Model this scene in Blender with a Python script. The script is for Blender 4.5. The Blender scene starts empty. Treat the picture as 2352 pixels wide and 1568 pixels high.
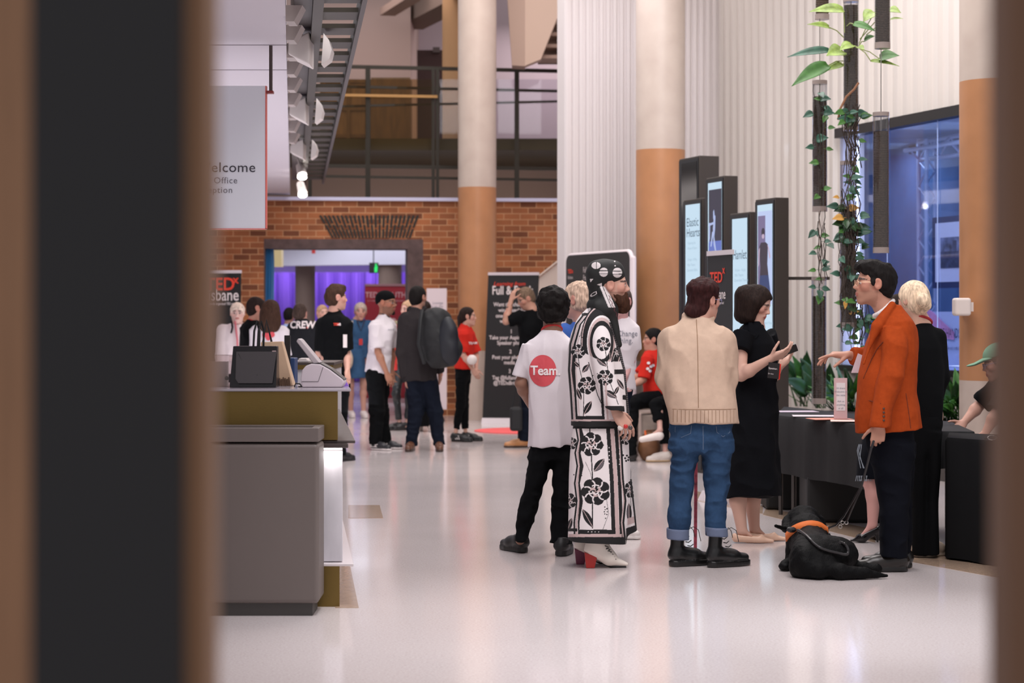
import bpy, bmesh, math, random
import numpy as np
from mathutils import Vector, Matrix

# ---------------------------------------------------------------- camera, world, lights
F, HC, CX, HY = 4573.0, 1.48, 1176.0, 723.0      # focal length and horizon of the 2352x1568 frame, lens height in metres
scene = bpy.context.scene
C = scene.collection
cd = bpy.data.cameras.new('camera'); cam = bpy.data.objects.new('camera', cd); C.objects.link(cam)
cam.location = (0, 0, HC); cam.rotation_euler = (math.pi/2, 0, 0)
cd.sensor_width = 36; cd.lens = F/2352*36; cd.shift_y = -(784-HY)/2352
cd.clip_start = .1; cd.clip_end = 200
cd.dof.use_dof = True; cd.dof.focus_distance = 11.7; cd.dof.aperture_fstop = 3.2
scene.camera = cam
scene.view_settings.view_transform = 'Standard'; scene.view_settings.look = 'None'
scene.view_settings.exposure = 0.12; scene.view_settings.gamma = 1
wd = bpy.data.worlds.new('hall_air'); scene.world = wd; wd.use_nodes = True
wd.node_tree.nodes['Background'].inputs[0].default_value = (.98, .94, .97, 1)
wd.node_tree.nodes['Background'].inputs[1].default_value = .50

def area(name, loc, size, power, col=(1, .9, .84), rot=(0, 0, 0), size_y=None):
    l = bpy.data.lights.new(name, 'AREA'); l.shape = 'RECTANGLE'; l.size = size; l.size_y = size_y or size
    l.energy = power; l.color = col
    o = bpy.data.objects.new(name, l); C.objects.link(o); o.location = loc; o.rotation_euler = rot
    return o
def spot(name, loc, target, power, angle, blend=.6, col=(1, .92, .86), rad=.08):
    l = bpy.data.lights.new(name, 'SPOT'); l.energy = power; l.spot_size = math.radians(angle); l.spot_blend = blend
    l.color = col; l.shadow_soft_size = rad
    o = bpy.data.objects.new(name, l); C.objects.link(o); o.location = loc
    o.rotation_euler = (Vector(target)-Vector(loc)).to_track_quat('-Z', 'Y').to_euler()
    return o
area('hall_ceiling_light', (1.0, 8.0, 7.0), 6.0, 470, (1, .95, .96), (math.radians(18), 0, 0), size_y=4.0)
area('hall_ceiling_light', (1.4, 16.5, 7.0), 4.5, 400, (1, .94, .92), size_y=5.0)
area('hall_ceiling_light', (-.3, 24.5, 7.2), 5.0, 290, (1, .91, .87), size_y=6.0)
area('mezzanine_light', (-1.2, 32.0, 6.9), 5.0, 52, (1, .82, .76), size_y=2.5)
area('mezzanine_light', (1.0, 35.8, 6.9), 2.5, 48, (1, .88, .90), size_y=1.5)
area('under_mezzanine_fill', (-1.2, 31.8, 3.9), 5.5, 34, (1, .84, .76), (math.radians(25), 0, 0), size_y=.8)  # unseen fill added to brighten the low wall below the slab
area('foyer_light', (-3.6, 33.6, 2.8), 5.0, 95, (.90, .90, 1), size_y=3.0)
area('foyer_light', (-3.6, 40.0, 2.8), 5.0, 80, (.92, .88, 1), size_y=3.0)
area('curtain_light', (-3.4, 43.3, 2.78), 7.0, 52, (.70, .48, 1.0), (math.radians(30), 0, 0), size_y=.2)
area('low_ceiling_fill', (-2.7, 18.5, .5), 2.5, 135, (.92, .90, 1), (math.pi, 0, 0), size_y=14.0)  # unseen uplight added near the floor to brighten the low ceiling
area('low_ceiling_fill', (-3.6, 25.5, 3.2), 2.5, 40, (1, .9, .86), size_y=4.0)
spot('floor_fill_spot', (.3, 8.4, 6.5), (.2, 9.4, 0), 700, 36, 1.0, (.92, .95, 1))  # unseen spot added for the bright pool on the front floor
spot('floor_fill_spot', (2.1, 8.4, 6.5), (2.0, 9.4, 0), 620, 24, 1.0, (.92, .95, 1))  # second added spot, for the bright pool at the front right
spot('floor_fill_spot', (-1.2, 19.5, 6.6), (-1.0, 20.0, 0), 620, 50, 1.0, (1, .96, .95))  # unseen spot added to brighten the far floor
spot('floor_fill_spot', (-1.6, 25.0, 6.6), (-1.6, 25.0, 0), 420, 50, 1.0, (1, .95, .93))  # another added spot, lifting the floor still farther back
spot('wall_washer', (.6, 20.4, 6.6), (1.4, 23.4, 3.6), 260, 60, 1.0, (.94, .92, 1))
spot('wall_washer', (2.6, 15.0, 6.6), (3.8, 19.4, 3.4), 320, 70, 1.0, (.97, .97, 1))

# ---------------------------------------------------------------- materials
def lin(c):
    c = [x/255 for x in c]
    return tuple(x/12.92 if x <= .04045 else ((x+.055)/1.055)**2.4 for x in c)
_m = {}
def M(name, rgb=(128, 128, 128), rough=.6, metal=0.0, spec=.5, bump=0, bs=200, var=0, vs=6, vx=(1, 1, 1), attr=False, emit=0, sheen=0, alpha=1, trans=0, coat=0):
    if name in _m: return _m[name]
    m = bpy.data.materials.new(name); m.use_nodes = True; nt = m.node_tree; b = nt.nodes['Principled BSDF']
    c = lin(rgb)+(1,)
    b.inputs['Base Color'].default_value = c; b.inputs['Roughness'].default_value = rough
    b.inputs['Metallic'].default_value = metal; b.inputs['Specular IOR Level'].default_value = spec
    if sheen: b.inputs['Sheen Weight'].default_value = sheen
    if coat: b.inputs['Coat Weight'].default_value = coat; b.inputs['Coat Roughness'].default_value = .08
    if trans: b.inputs['Transmission Weight'].default_value = trans
    if emit: b.inputs['Emission Color'].default_value = c; b.inputs['Emission Strength'].default_value = emit
    if alpha < 1: b.inputs['Alpha'].default_value = alpha
    src = None
    if attr:
        a = nt.nodes.new('ShaderNodeAttribute'); a.attribute_name = 'Col'; src = a.outputs['Color']
        nt.links.new(src, b.inputs['Base Color'])
    if var or bump:
        tc = nt.nodes.new('ShaderNodeTexCoord'); mp = nt.nodes.new('ShaderNodeMapping'); mp.inputs['Scale'].default_value = vx
        nt.links.new(tc.outputs['Object'], mp.inputs[0])
    if var:
        n = nt.nodes.new('ShaderNodeTexNoise'); n.inputs['Scale'].default_value = vs; n.inputs['Detail'].default_value = 5
        nt.links.new(mp.outputs[0], n.inputs['Vector'])
        r = nt.nodes.new('ShaderNodeMapRange'); r.inputs[1].default_value = .3; r.inputs[2].default_value = .7
        r.inputs[3].default_value = 1-var; r.inputs[4].default_value = 1+var
        nt.links.new(n.outputs['Fac'], r.inputs[0])
        x = nt.nodes.new('ShaderNodeMix'); x.data_type = 'RGBA'; x.blend_type = 'MULTIPLY'; x.inputs[0].default_value = 1
        x.inputs[6].default_value = c
        if src: nt.links.new(src, x.inputs[6])
        cb = nt.nodes.new('ShaderNodeCombineColor')
        for i in range(3): nt.links.new(r.outputs[0], cb.inputs[i])
        nt.links.new(cb.outputs[0], x.inputs[7]); nt.links.new(x.outputs[2], b.inputs['Base Color'])
    if bump:
        n2 = nt.nodes.new('ShaderNodeTexNoise'); n2.inputs['Scale'].default_value = bs; n2.inputs['Detail'].default_value = 3
        nt.links.new(mp.outputs[0], n2.inputs['Vector'])
        bp = nt.nodes.new('ShaderNodeBump'); bp.inputs['Strength'].default_value = bump; bp.inputs['Distance'].default_value = .004
        nt.links.new(n2.outputs['Fac'], bp.inputs['Height']); nt.links.new(bp.outputs[0], b.inputs['Normal'])
    _m[name] = m
    return m
def emitter(name, rgb, strength):
    if name in _m: return _m[name]
    m = bpy.data.materials.new(name); m.use_nodes = True; nt = m.node_tree
    b = nt.nodes['Principled BSDF']; b.inputs['Base Color'].default_value = (0.02, .02, .02, 1)
    b.inputs['Emission Color'].default_value = lin(rgb)+(1,); b.inputs['Emission Strength'].default_value = strength
    _m[name] = m; return m
def glassy(name, tint=(255, 255, 255), gloss=.12, rough=.02):
    if name in _m: return _m[name]
    m = bpy.data.materials.new(name); m.use_nodes = True; nt = m.node_tree; nt.nodes.clear()
    o = nt.nodes.new('ShaderNodeOutputMaterial'); t = nt.nodes.new('ShaderNodeBsdfTransparent'); g = nt.nodes.new('ShaderNodeBsdfGlossy')
    t.inputs[0].default_value = lin(tint)+(1,); g.inputs['Roughness'].default_value = rough
    x = nt.nodes.new('ShaderNodeMixShader'); lw = nt.nodes.new('ShaderNodeLayerWeight'); lw.inputs[0].default_value = .3
    mr = nt.nodes.new('ShaderNodeMapRange'); mr.inputs[3].default_value = gloss*.5; mr.inputs[4].default_value = min(1, gloss*4)
    nt.links.new(lw.outputs['Fresnel'], mr.inputs[0]); nt.links.new(mr.outputs[0], x.inputs[0])
    nt.links.new(t.outputs[0], x.inputs[1]); nt.links.new(g.outputs[0], x.inputs[2]); nt.links.new(x.outputs[0], o.inputs[0])
    _m[name] = m; return m

# ---------------------------------------------------------------- mesh helpers
def W(px, py, d): return np.array([(px-CX)*d/F, d, HC-(py-HY)*d/F])
def X(px, d): return (px-CX)*d/F
def Z(py, d): return HC-(py-HY)*d/F
def DF(py): return HC*F/(py-HY)                   # distance of a floor point
def V3(*a): return np.array(a, float)
def unit(v): v = np.asarray(v, float); return v/np.linalg.norm(v)

class MB:
    """collects vertices and faces of one mesh"""
    def __init__(s): s.v = []; s.f = []; s.mi = []; s.cur = 0
    def add(s, vs, fs):
        o = len(s.v); s.v += [tuple(map(float, v)) for v in vs]; s.f += [tuple(o+i for i in f) for f in fs]; s.mi += [s.cur]*len(fs); return s
    def hexa(s, p):                                # p: 4 bottom, 4 top, both counter-clockwise seen from above
        return s.add(p, [(3, 2, 1, 0), (4, 5, 6, 7), (0, 1, 5, 4), (1, 2, 6, 5), (2, 3, 7, 6), (3, 0, 4, 7)])
    def box(s, x0, x1, y0, y1, z0, z1):
        return s.hexa([(x0, y0, z0), (x1, y0, z0), (x1, y1, z0), (x0, y1, z0), (x0, y0, z1), (x1, y0, z1), (x1, y1, z1), (x0, y1, z1)])
    def obox(s, o, ex, ey, x0, x1, y0, y1, z0, z1): # box in a turned frame on the ground plane
        q = lambda x, y, z: (o[0]+ex[0]*x+ey[0]*y, o[1]+ex[1]*x+ey[1]*y, (o[2] if len(o) > 2 else 0)+z)
        return s.hexa([q(x0, y0, z0), q(x1, y0, z0), q(x1, y1, z0), q(x0, y1, z0), q(x0, y0, z1), q(x1, y0, z1), q(x1, y1, z1), q(x0, y1, z1)])
    def prism(s, poly, ex, ey, o, t):              # polygon (a,b) on plane o+a*ex+b*ey, thickness t along ex x ey
        o = np.array(o, float); ex = np.array(ex, float); ey = np.array(ey, float); n = np.cross(ex, ey)*t; k = len(poly)
        a = [o+ex*p[0]+ey*p[1] for p in poly]
        return s.add(a+[q+n for q in a], [tuple(range(k))[::-1], tuple(range(k, 2*k))]+[(i, (i+1) % k, k+(i+1) % k, k+i) for i in range(k)])
    def tube(s, pts, r, n=8, cap=True):
        pts = [np.array(p, float) for p in pts]; m = len(pts); rr = r if hasattr(r, '__len__') else [r]*m
        vs = []; up = None
        for i in range(m):
            t = unit(pts[min(i+1, m-1)]-pts[max(i-1, 0)])
            if up is None: up = V3(0, 0, 1) if abs(t[2]) < .9 else V3(1, 0, 0)
            a = unit(np.cross(t, up)); b = np.cross(a, t); up = b
            for j in range(n):
                th = 2*math.pi*j/n; vs.append(pts[i]+(a*math.cos(th)+b*math.sin(th))*rr[i])
        fs = [(i*n+j, i*n+(j+1) % n, (i+1)*n+(j+1) % n, (i+1)*n+j) for i in range(m-1) for j in range(n)]
        if cap: fs += [tuple(range(n))[::-1], tuple((m-1)*n+j for j in range(n))]
        return s.add(vs, fs)
    def lathe(s, prof, o=(0, 0, 0), n=32):          # prof: (r,z)
        vs = [(o[0]+r*math.cos(2*math.pi*j/n), o[1]+r*math.sin(2*math.pi*j/n), o[2]+z) for r, z in prof for j in range(n)]
        m = len(prof)
        fs = [(i*n+j, i*n+(j+1) % n, (i+1)*n+(j+1) % n, (i+1)*n+j) for i in range(m-1) for j in range(n)]
        fs += [tuple(range(n))[::-1], tuple((m-1)*n+j for j in range(n))]
        return s.add(vs, fs)
    def ball(s, c, r, n=10):
        r = r if hasattr(r, '__len__') else (r, r, r); vs = []; k = n
        for i in range(1, k):
            ph = math.pi*i/k
            for j in range(2*k):
                th = math.pi*j/k; vs.append((c[0]+r[0]*math.sin(ph)*math.cos(th), c[1]+r[1]*math.sin(ph)*math.sin(th), c[2]+r[2]*math.cos(ph)))
        w = 2*k; fs = [(i*w+j, (i+1)*w+j, (i+1)*w+(j+1) % w, i*w+(j+1) % w) for i in range(k-2) for j in range(w)]
        fs += [tuple(range(w)), tuple((k-2)*w+j for j in range(w))[::-1]]
        return s.add(vs, fs)
    def build(s, name, mats, parent=None, smooth=False, bevel=0, org=None, seg=2):
        me = bpy.data.meshes.new(name); v = s.v
        if org is None and parent is None and v:
            a = np.array(v); org = ((a[:, 0].min()+a[:, 0].max())/2, (a[:, 1].min()+a[:, 1].max())/2, a[:, 2].min())
        off = org if org is not None else (tuple(parent.location) if parent is not None else (0, 0, 0))
        if parent is not None and parent.parent is not None and org is None: off = tuple(parent['_o'])
        me.from_pydata([(x-off[0], y-off[1], z-off[2]) for x, y, z in v], [], s.f)
        for m in (mats if isinstance(mats, (list, tuple)) else [mats]): me.materials.append(m)
        if any(s.mi): me.polygons.foreach_set('material_index', s.mi)
        bm = bmesh.new(); bm.from_mesh(me); bmesh.ops.recalc_face_normals(bm, faces=bm.faces); bm.to_mesh(me); bm.free()
        o = bpy.data.objects.new(name, me); C.objects.link(o); o['_o'] = off
        if parent is not None: o.parent = parent
        else: o.location = off
        if smooth:
            me.polygons.foreach_set('use_smooth', [True]*len(me.polygons))
            md = o.modifiers.new('edges', 'EDGE_SPLIT'); md.split_angle = math.radians(40)
        if bevel:
            md = o.modifiers.new('bevel', 'BEVEL'); md.width = bevel; md.segments = seg; md.limit_method = 'ANGLE'
        return o
def part(mb, name, mat, parent, **k):
    """child mesh whose vertices were given in world coordinates"""
    return mb.build(name, mat, parent, **k)
def tag(o, label=None, cat=None, group=None, kind=None):
    if label: o['label'] = label
    if cat: o['category'] = cat
    if group: o['group'] = group
    if kind: o['kind'] = kind
    return o
def thing(name, label, cat, loc, group=None):
    o = bpy.data.objects.new(name, None); o.empty_display_size = .1; C.objects.link(o); o.location = tuple(map(float, loc)); o['_o'] = tuple(map(float, loc))
    return tag(o, label, cat, group)
def struct(mb, name, mat, **k):
    o = mb.build(name, mat, **k); o['kind'] = 'structure'; return o

# text as mesh: returns vertices (2-D) and faces, unit height about the letter size
def glyphs(s, size=1.0, align='LEFT', bold=0.0, shear=0.0, spacing=1.0, sx=1.0):
    cu = bpy.data.curves.new('t', 'FONT'); cu.body = s; cu.size = size; cu.align_x = align; cu.offset = bold*size; cu.shear = shear
    cu.space_character = spacing; cu.resolution_u = 3
    o = bpy.data.objects.new('t', cu); C.objects.link(o); bpy.context.view_layer.update()
    dg = bpy.context.evaluated_depsgraph_get(); me = bpy.data.meshes.new_from_object(o.evaluated_get(dg))
    v = np.zeros(len(me.vertices)*3, np.float32); me.vertices.foreach_get('co', v); v = v.reshape(-1, 3)[:, :2].copy(); v[:, 0] *= sx
    f = [tuple(p.vertices) for p in me.polygons]
    bpy.data.objects.remove(o); bpy.data.curves.remove(cu); bpy.data.meshes.remove(me)
    return v, f
def write(mb, s, size, o, ex, ey, lift=.002, **k):
    """letters laid on the plane through o with text direction ex and up direction ey; lift is towards the reader (ey x ex side)"""
    v, f = glyphs(s, size, **k); ex = unit(ex); ey = unit(ey); n = np.cross(ex, ey)
    mb.add([np.array(o)+ex*a+ey*b+n*lift for a, b in v], f)
# ---------------------------------------------------------------- smooth solid modelling (signed distance fields turned into meshes)
BIG = np.float32(.25)
def _dot(P, n): return P[0]*n[0]+P[1]*n[1]+P[2]*n[2]
def cone(a, b, ra, rb=None, k=.02, op='add', flat=None, cap=False):
    a = np.asarray(a, float); b = np.asarray(b, float); rb = ra if rb is None else rb; ba = b-a; L2 = max(ba@ba, 1e-9); L = math.sqrt(L2); R = max(ra, rb)
    def fn(x, y, z):
        P = (x-a[0], y-a[1], z-a[2]); h = _dot(P, ba)/L2; t = np.clip(h, 0, 1); u = h if cap else t
        q = (P[0]-u*ba[0], P[1]-u*ba[1], P[2]-u*ba[2]); s = q[0]**2+q[1]**2+q[2]**2
        if flat is not None: s = s+(flat[1]**2-1)*_dot(q, flat[0])**2
        d = np.sqrt(s)-(ra+(rb-ra)*t)
        if cap: d = np.maximum(d, np.maximum((h-1)*L, -h*L))
        return d
    return (np.minimum(a, b)-R, np.maximum(a, b)+R, fn, op, k)
def chain(pts, rs, k=.02, **kw): return [cone(pts[i], pts[i+1], rs[i], rs[i+1], k, **kw) for i in range(len(pts)-1)]
def ell(c, r, axes=None, k=.02, op='add'):
    c = np.asarray(c, float); r = np.asarray(r, float) if hasattr(r, '__len__') else np.array([r]*3, float)
    R = r if axes is None else np.sqrt(sum((np.asarray(axes[i])*r[i])**2 for i in range(3)))
    def fn(x, y, z):
        P = (x-c[0], y-c[1], z-c[2]); Q = P if axes is None else tuple(_dot(P, axes[i]) for i in range(3))
        k0 = np.sqrt((Q[0]/r[0])**2+(Q[1]/r[1])**2+(Q[2]/r[2])**2); k1 = np.sqrt((Q[0]/r[0]**2)**2+(Q[1]/r[1]**2)**2+(Q[2]/r[2]**2)**2)
        return k0*(k0-1)/np.maximum(k1, 1e-6)
    return (c-R, c+R, fn, op, k)
def loft(st, k=.02, n=2.4, op='add', yaw=0.0, tilt=(0.0, 0.0)):
    """st: rows z, cx, cy, hx, hy from bottom to top; tilt makes the end cuts slope with x: (bottom, top)"""
    st = np.array(sorted(st), float); zz = st[:, 0]; lo = np.array([(st[:, 1]-st[:, 3]).min()-.02, (st[:, 2]-st[:, 4]).min()-.02, zz[0]]); hi = np.array([(st[:, 1]+st[:, 3]).max()+.02, (st[:, 2]+st[:, 4]).max()+.02, zz[-1]])
    if yaw:
        m = max(st[:, 3].max(), st[:, 4].max()); lo[:2] -= m*.5; hi[:2] += m*.5
    zs = np.linspace(zz[0], zz[-1], 200); ker = np.ones(9)/9
    def sm(c):
        v = np.interp(zs, zz, c); p = np.pad(v, 4, mode='reflect', reflect_type='odd'); return np.convolve(p, ker, 'valid')
    cols = [sm(st[:, i]) for i in range(1, 5)]; cs, sn = math.cos(yaw), math.sin(yaw); x0 = st[:, 1].mean()
    def fn(x, y, z):
        zc = np.clip(z, zz[0], zz[-1]); a = [np.interp(zc.ravel(), zs, c).reshape(zc.shape) for c in cols]
        u = x-a[0]; v = y-a[1]
        if yaw: u, v = u*cs+v*sn, v*cs-u*sn
        g = ((np.abs(u)/a[2])**n+(np.abs(v)/a[3])**n)**(1/n)
        d = (g-1)*np.minimum(a[2], a[3])
        return np.maximum(d, np.maximum(z-zz[-1]-tilt[1]*(x-x0), zz[0]+tilt[0]*(x-x0)-z))
    e = .2*max(abs(tilt[0]), abs(tilt[1])); lo[2] -= e; hi[2] += e
    return (lo, hi, fn, op, k)
def slab(a, b, ra, rb, z0, z1, k=.003, op='add'):
    """flat-sided plate between two heights whose outline is a tapered capsule on the ground plane"""
    a = np.asarray(a, float); b = np.asarray(b, float); ba = (b-a)[:2]; L2 = max(ba@ba, 1e-9); R = max(ra, rb)
    def fn(x, y, z):
        u, v = x-a[0], y-a[1]; t = np.clip((u*ba[0]+v*ba[1])/L2, 0, 1); d = np.sqrt((u-t*ba[0])**2+(v-t*ba[1])**2)-(ra+(rb-ra)*t)
        return np.maximum(d, np.abs(z-(z0+z1)/2)-(z1-z0)/2)
    lo = np.append(np.minimum(a, b)[:2]-R, z0); hi = np.append(np.maximum(a, b)[:2]+R, z1); return (lo, hi, fn, op, k)
def plane(o, n, op='int', k=.0):
    o = np.asarray(o, float); n = unit(n)
    def fn(x, y, z): return _dot((x-o[0], y-o[1], z-o[2]), n)
    return (None, None, fn, op, k)
_rng = np.random.RandomState(5); _lat = _rng.rand(32, 32, 32).astype(np.float32)*2-1
def noise(x, y, z):
    x, y, z = np.broadcast_arrays(x, y, z); i = [np.floor(c).astype(np.int32) for c in (x, y, z)]; f = [(c-j).astype(np.float32) for c, j in zip((x, y, z), i)]
    f = [t*t*(3-2*t) for t in f]; r = 0
    for dx in (0, 1):
        for dy in (0, 1):
            for dz in (0, 1):
                w = (f[0] if dx else 1-f[0])*(f[1] if dy else 1-f[1])*(f[2] if dz else 1-f[2])
                r = r+w*_lat[(i[0]+dx) & 31, (i[1]+dy) & 31, (i[2]+dz) & 31]
    return r
class Field:
    def __init__(s, prims, res, wr=None):
        add = [p for p in prims if p[3] == 'add']; lo = np.min([p[0] for p in add], 0)-4*res; hi = np.max([p[1] for p in add], 0)+4*res
        if wr: lo -= wr[0][0]; hi += wr[0][0]
        n = np.ceil((hi-lo)/res).astype(int)+1; s.lo, s.res, s.n = lo, res, n
        ax = [(lo[i]+res*np.arange(n[i])).astype(np.float32) for i in range(3)]; f = np.full(n, BIG, np.float32)
        for a, b, fn, op, k in prims:
            if a is None: sl = (slice(None),)*3
            else:
                m = k+3*res+.01
                i0 = np.clip(((a-m-lo)/res).astype(int), 0, n-1); i1 = np.clip(((b+m-lo)/res).astype(int)+2, 1, n); sl = tuple(slice(i0[j], i1[j]) for j in range(3))
            d = fn(ax[0][sl[0]][:, None, None], ax[1][sl[1]][None, :, None], ax[2][sl[2]][None, None, :]).astype(np.float32)
            c = f[sl]
            if op == 'add':
                f[sl] = np.minimum(c, d) if k <= 0 else np.minimum(c, d)-np.maximum(k-np.abs(c-d), 0)**2/(4*k)
            else:
                if op == 'sub': d = -d
                f[sl] = np.maximum(c, d) if k <= 0 else np.maximum(c, d)+np.maximum(k-np.abs(c-d), 0)**2/(4*k)
        for w in (wr or []):
            am, fx, fy, fz = w[:4]; m = np.abs(f) < am+3*res; I = np.nonzero(m)
            q = noise(ax[0][I[0]]*fx+3.3, ax[1][I[1]]*fy+7.1, ax[2][I[2]]*fz+1.7+.6*fx*.25*ax[0][I[0]])
            f[m] += am*(q if len(w) < 5 else np.abs(q)*2.2-.6)
        s.f, s.ax = f, ax
    def front(s, x, z, away=False):
        """depth of the first surface met looking along +y at (x,z)"""
        i = np.clip(np.rint((x-s.lo[0])/s.res).astype(int), 0, s.n[0]-1); k = np.clip(np.rint((z-s.lo[2])/s.res).astype(int), 0, s.n[2]-1)
        col = s.f[i, :, k] < 0; j = np.argmax(col, 1); hit = col.any(1); j = np.where(hit, j, s.n[1]//2)
        a = s.f[i, np.maximum(j-1, 0), k]; b = s.f[i, j, k]; t = np.where(hit, a/np.maximum(a-b, 1e-6), 0)
        return s.lo[1]+s.res*(j-1+t)
    def mesh(s):
        f = s.f; g = f < 0; n = s.n
        c = np.zeros(n-1, np.int8)
        for d in np.ndindex(2, 2, 2): c += g[d[0]:n[0]-1+d[0], d[1]:n[1]-1+d[1], d[2]:n[2]-1+d[2]]
        act = (c > 0) & (c < 8); I = np.array(np.nonzero(act)); N = I.shape[1]
        idx = np.full(n-1, -1, np.int32); idx[act] = np.arange(N)
        val = {d: f[I[0]+d[0], I[1]+d[1], I[2]+d[2]] for d in np.ndindex(2, 2, 2)}
        acc = np.zeros((3, N)); cnt = np.zeros(N)
        for d in np.ndindex(2, 2, 2):
            for k in range(3):
                if d[k]: continue
                e = list(d); e[k] = 1; a = val[d]; b = val[tuple(e)]; m = (a < 0) != (b < 0); t = np.where(m, a/np.where(m, a-b, 1), 0)
                for q in range(3): acc[q] += np.where(m, (t if q == k else d[q]), 0)
                cnt += m
        co = (I+acc/cnt).T*s.res+s.lo
        Q = []
        for k in range(3):
            sa = [slice(None)]*3; sb = [slice(None)]*3; sa[k] = slice(0, n[k]-1); sb[k] = slice(1, n[k]); a = g[tuple(sa)]; b = g[tuple(sb)]; m = a != b
            o1, o2 = [q for q in range(3) if q != k]
            J = np.nonzero(m); ok = (J[o1] > 0) & (J[o2] > 0) & (J[o1] < n[o1]-1) & (J[o2] < n[o2]-1); J = [j[ok] for j in J]
            def at(u, v):
                q = list(J); q[o1] = q[o1]-u; q[o2] = q[o2]-v; return idx[q[0], q[1], q[2]]
            quad = np.stack([at(1, 1), at(0, 1), at(0, 0), at(1, 0)], 1); flip = a[J[0], J[1], J[2]] ^ (k == 1)
            quad[~flip] = quad[~flip][:, ::-1]; Q.append(quad)
        return co.astype(np.float32), np.concatenate(Q)
def mesh_obj(name, co, quads, mat, parent, col=None, org=None):
    me = bpy.data.meshes.new(name); off = np.array(parent.location if parent.parent is None else parent['_o']) if parent is not None else np.array(org if org is not None else (0, 0, 0))
    v = (co-off).astype(np.float32); nq = len(quads)
    me.vertices.add(len(v)); me.vertices.foreach_set('co', v.ravel()); me.loops.add(nq*4); me.loops.foreach_set('vertex_index', quads.astype(np.int32).ravel())
    me.polygons.add(nq); me.polygons.foreach_set('loop_start', np.arange(0, nq*4, 4, dtype=np.int32)); me.polygons.foreach_set('use_smooth', np.ones(nq, bool))
    me.update(calc_edges=True); me.validate()
    for m in (mat if isinstance(mat, (list, tuple)) else [mat]): me.materials.append(m)
    if col is not None:
        a = me.color_attributes.new('Col', 'FLOAT_COLOR', 'POINT'); c = np.ones((len(v), 4), np.float32); c[:, :3] = col; a.data.foreach_set('color', c.ravel())
    o = bpy.data.objects.new(name, me); C.objects.link(o); o['_o'] = tuple(map(float, off))
    if parent is not None: o.parent = parent
    else: o.location = tuple(off)
    return o
def solid(name, prims, res, mat, parent, wr=None, col=None, org=None, relax=1):
    fl = Field(prims, res, wr); co, q = fl.mesh()
    for _ in range(relax):                            # one gentle smoothing pass takes the grid out of the surface
        s = np.zeros_like(co); n = np.zeros(len(co), np.float32)
        for i in range(4):
            a = q[:, i]; b = q[:, (i+1) % 4]
            for ch in range(3): s[:, ch] += np.bincount(a, co[b, ch], len(co))+np.bincount(b, co[a, ch], len(co))
            n += np.bincount(a, minlength=len(co))+np.bincount(b, minlength=len(co))
        co = co*.5+.5*s/np.maximum(n, 1)[:, None]
    c = col(co) if callable(col) else col
    o = mesh_obj(name, co, q, mat, parent, c, org)
    return o, fl
# ---------------------------------------------------------------- the building
EYH = unit(V3(-.302, .953, 0)); EXH = V3(EYH[1], -EYH[0], 0)       # along the hall, across the hall
m = M('floor_terrazzo', (206, 193, 188), .13, spec=.5)
nt = m.node_tree; b = nt.nodes['Principled BSDF']; tc = nt.nodes.new('ShaderNodeTexCoord')
def tex(kind, **k):
    n = nt.nodes.new(kind); nt.links.new(tc.outputs['Object'], n.inputs['Vector'])
    for a, v in k.items(): n.inputs[a].default_value = v
    return n
vo = tex('ShaderNodeTexVoronoi', Scale=170.0); n1 = tex('ShaderNodeTexNoise', Scale=90.0, Detail=4.0); n2 = tex('ShaderNodeTexNoise', Scale=1.3, Detail=2.0)
def ramp(src, p0, c0, p1, c1):
    r = nt.nodes.new('ShaderNodeValToRGB'); e = r.color_ramp.elements; e[0].position, e[1].position = p0, p1; e[0].color = lin(c0)+(1,); e[1].color = lin(c1)+(1,); nt.links.new(src, r.inputs[0]); return r
def mul(a, b_):
    x = nt.nodes.new('ShaderNodeMix'); x.data_type = 'RGBA'; x.blend_type = 'MULTIPLY'; x.inputs[0].default_value = 1; nt.links.new(a, x.inputs[6]); nt.links.new(b_, x.inputs[7]); return x.outputs[2]
base = ramp(n1.outputs['Fac'], .30, (196, 185, 183), .70, (214, 205, 205)); spk = ramp(vo.outputs['Color'], 0.0, (222, 214, 208), .16, (255, 255, 255))
nt.links.new(mul(base.outputs[0], spk.outputs[0]), b.inputs['Base Color'])
mr = nt.nodes.new('ShaderNodeMapRange'); mr.inputs[3].default_value = .09; mr.inputs[4].default_value = .17; nt.links.new(n2.outputs['Fac'], mr.inputs[0]); nt.links.new(mr.outputs[0], b.inputs['Roughness'])
mb = MB(); mb.box(-14, 14, -2, 50, -.1, 0); struct(mb, 'floor', m)
# darker terrazzo bands let into the floor
tan = M('floor_tan_terrazzo', (170, 146, 126), .13, var=.12, vs=40)
def band(n, pts):
    mb = MB(); p = [(X(a, DF(c)), DF(c)) for a, c in pts]; mb.prism(p, V3(1, 0, 0), V3(0, 1, 0), V3(0, 0, -.006), .008); struct(mb, n, tan)
band('trim_1', [(2010, 1275), (2120, 1258), (2420, 1312), (2420, 1350)])
band('trim_2', [(1752, 1182), (1760, 1166), (2010, 1216), (2010, 1246)])
band('trim_3', [(1600, 1150), (1600, 1128), (1752, 1162), (1752, 1180)])
band('trim_4', [(770, 1396), (824, 1396), (792, 1240), (770, 1240)])
band('trim_5', [(800, 1190), (880, 1190), (872, 1160), (800, 1160)])
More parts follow.
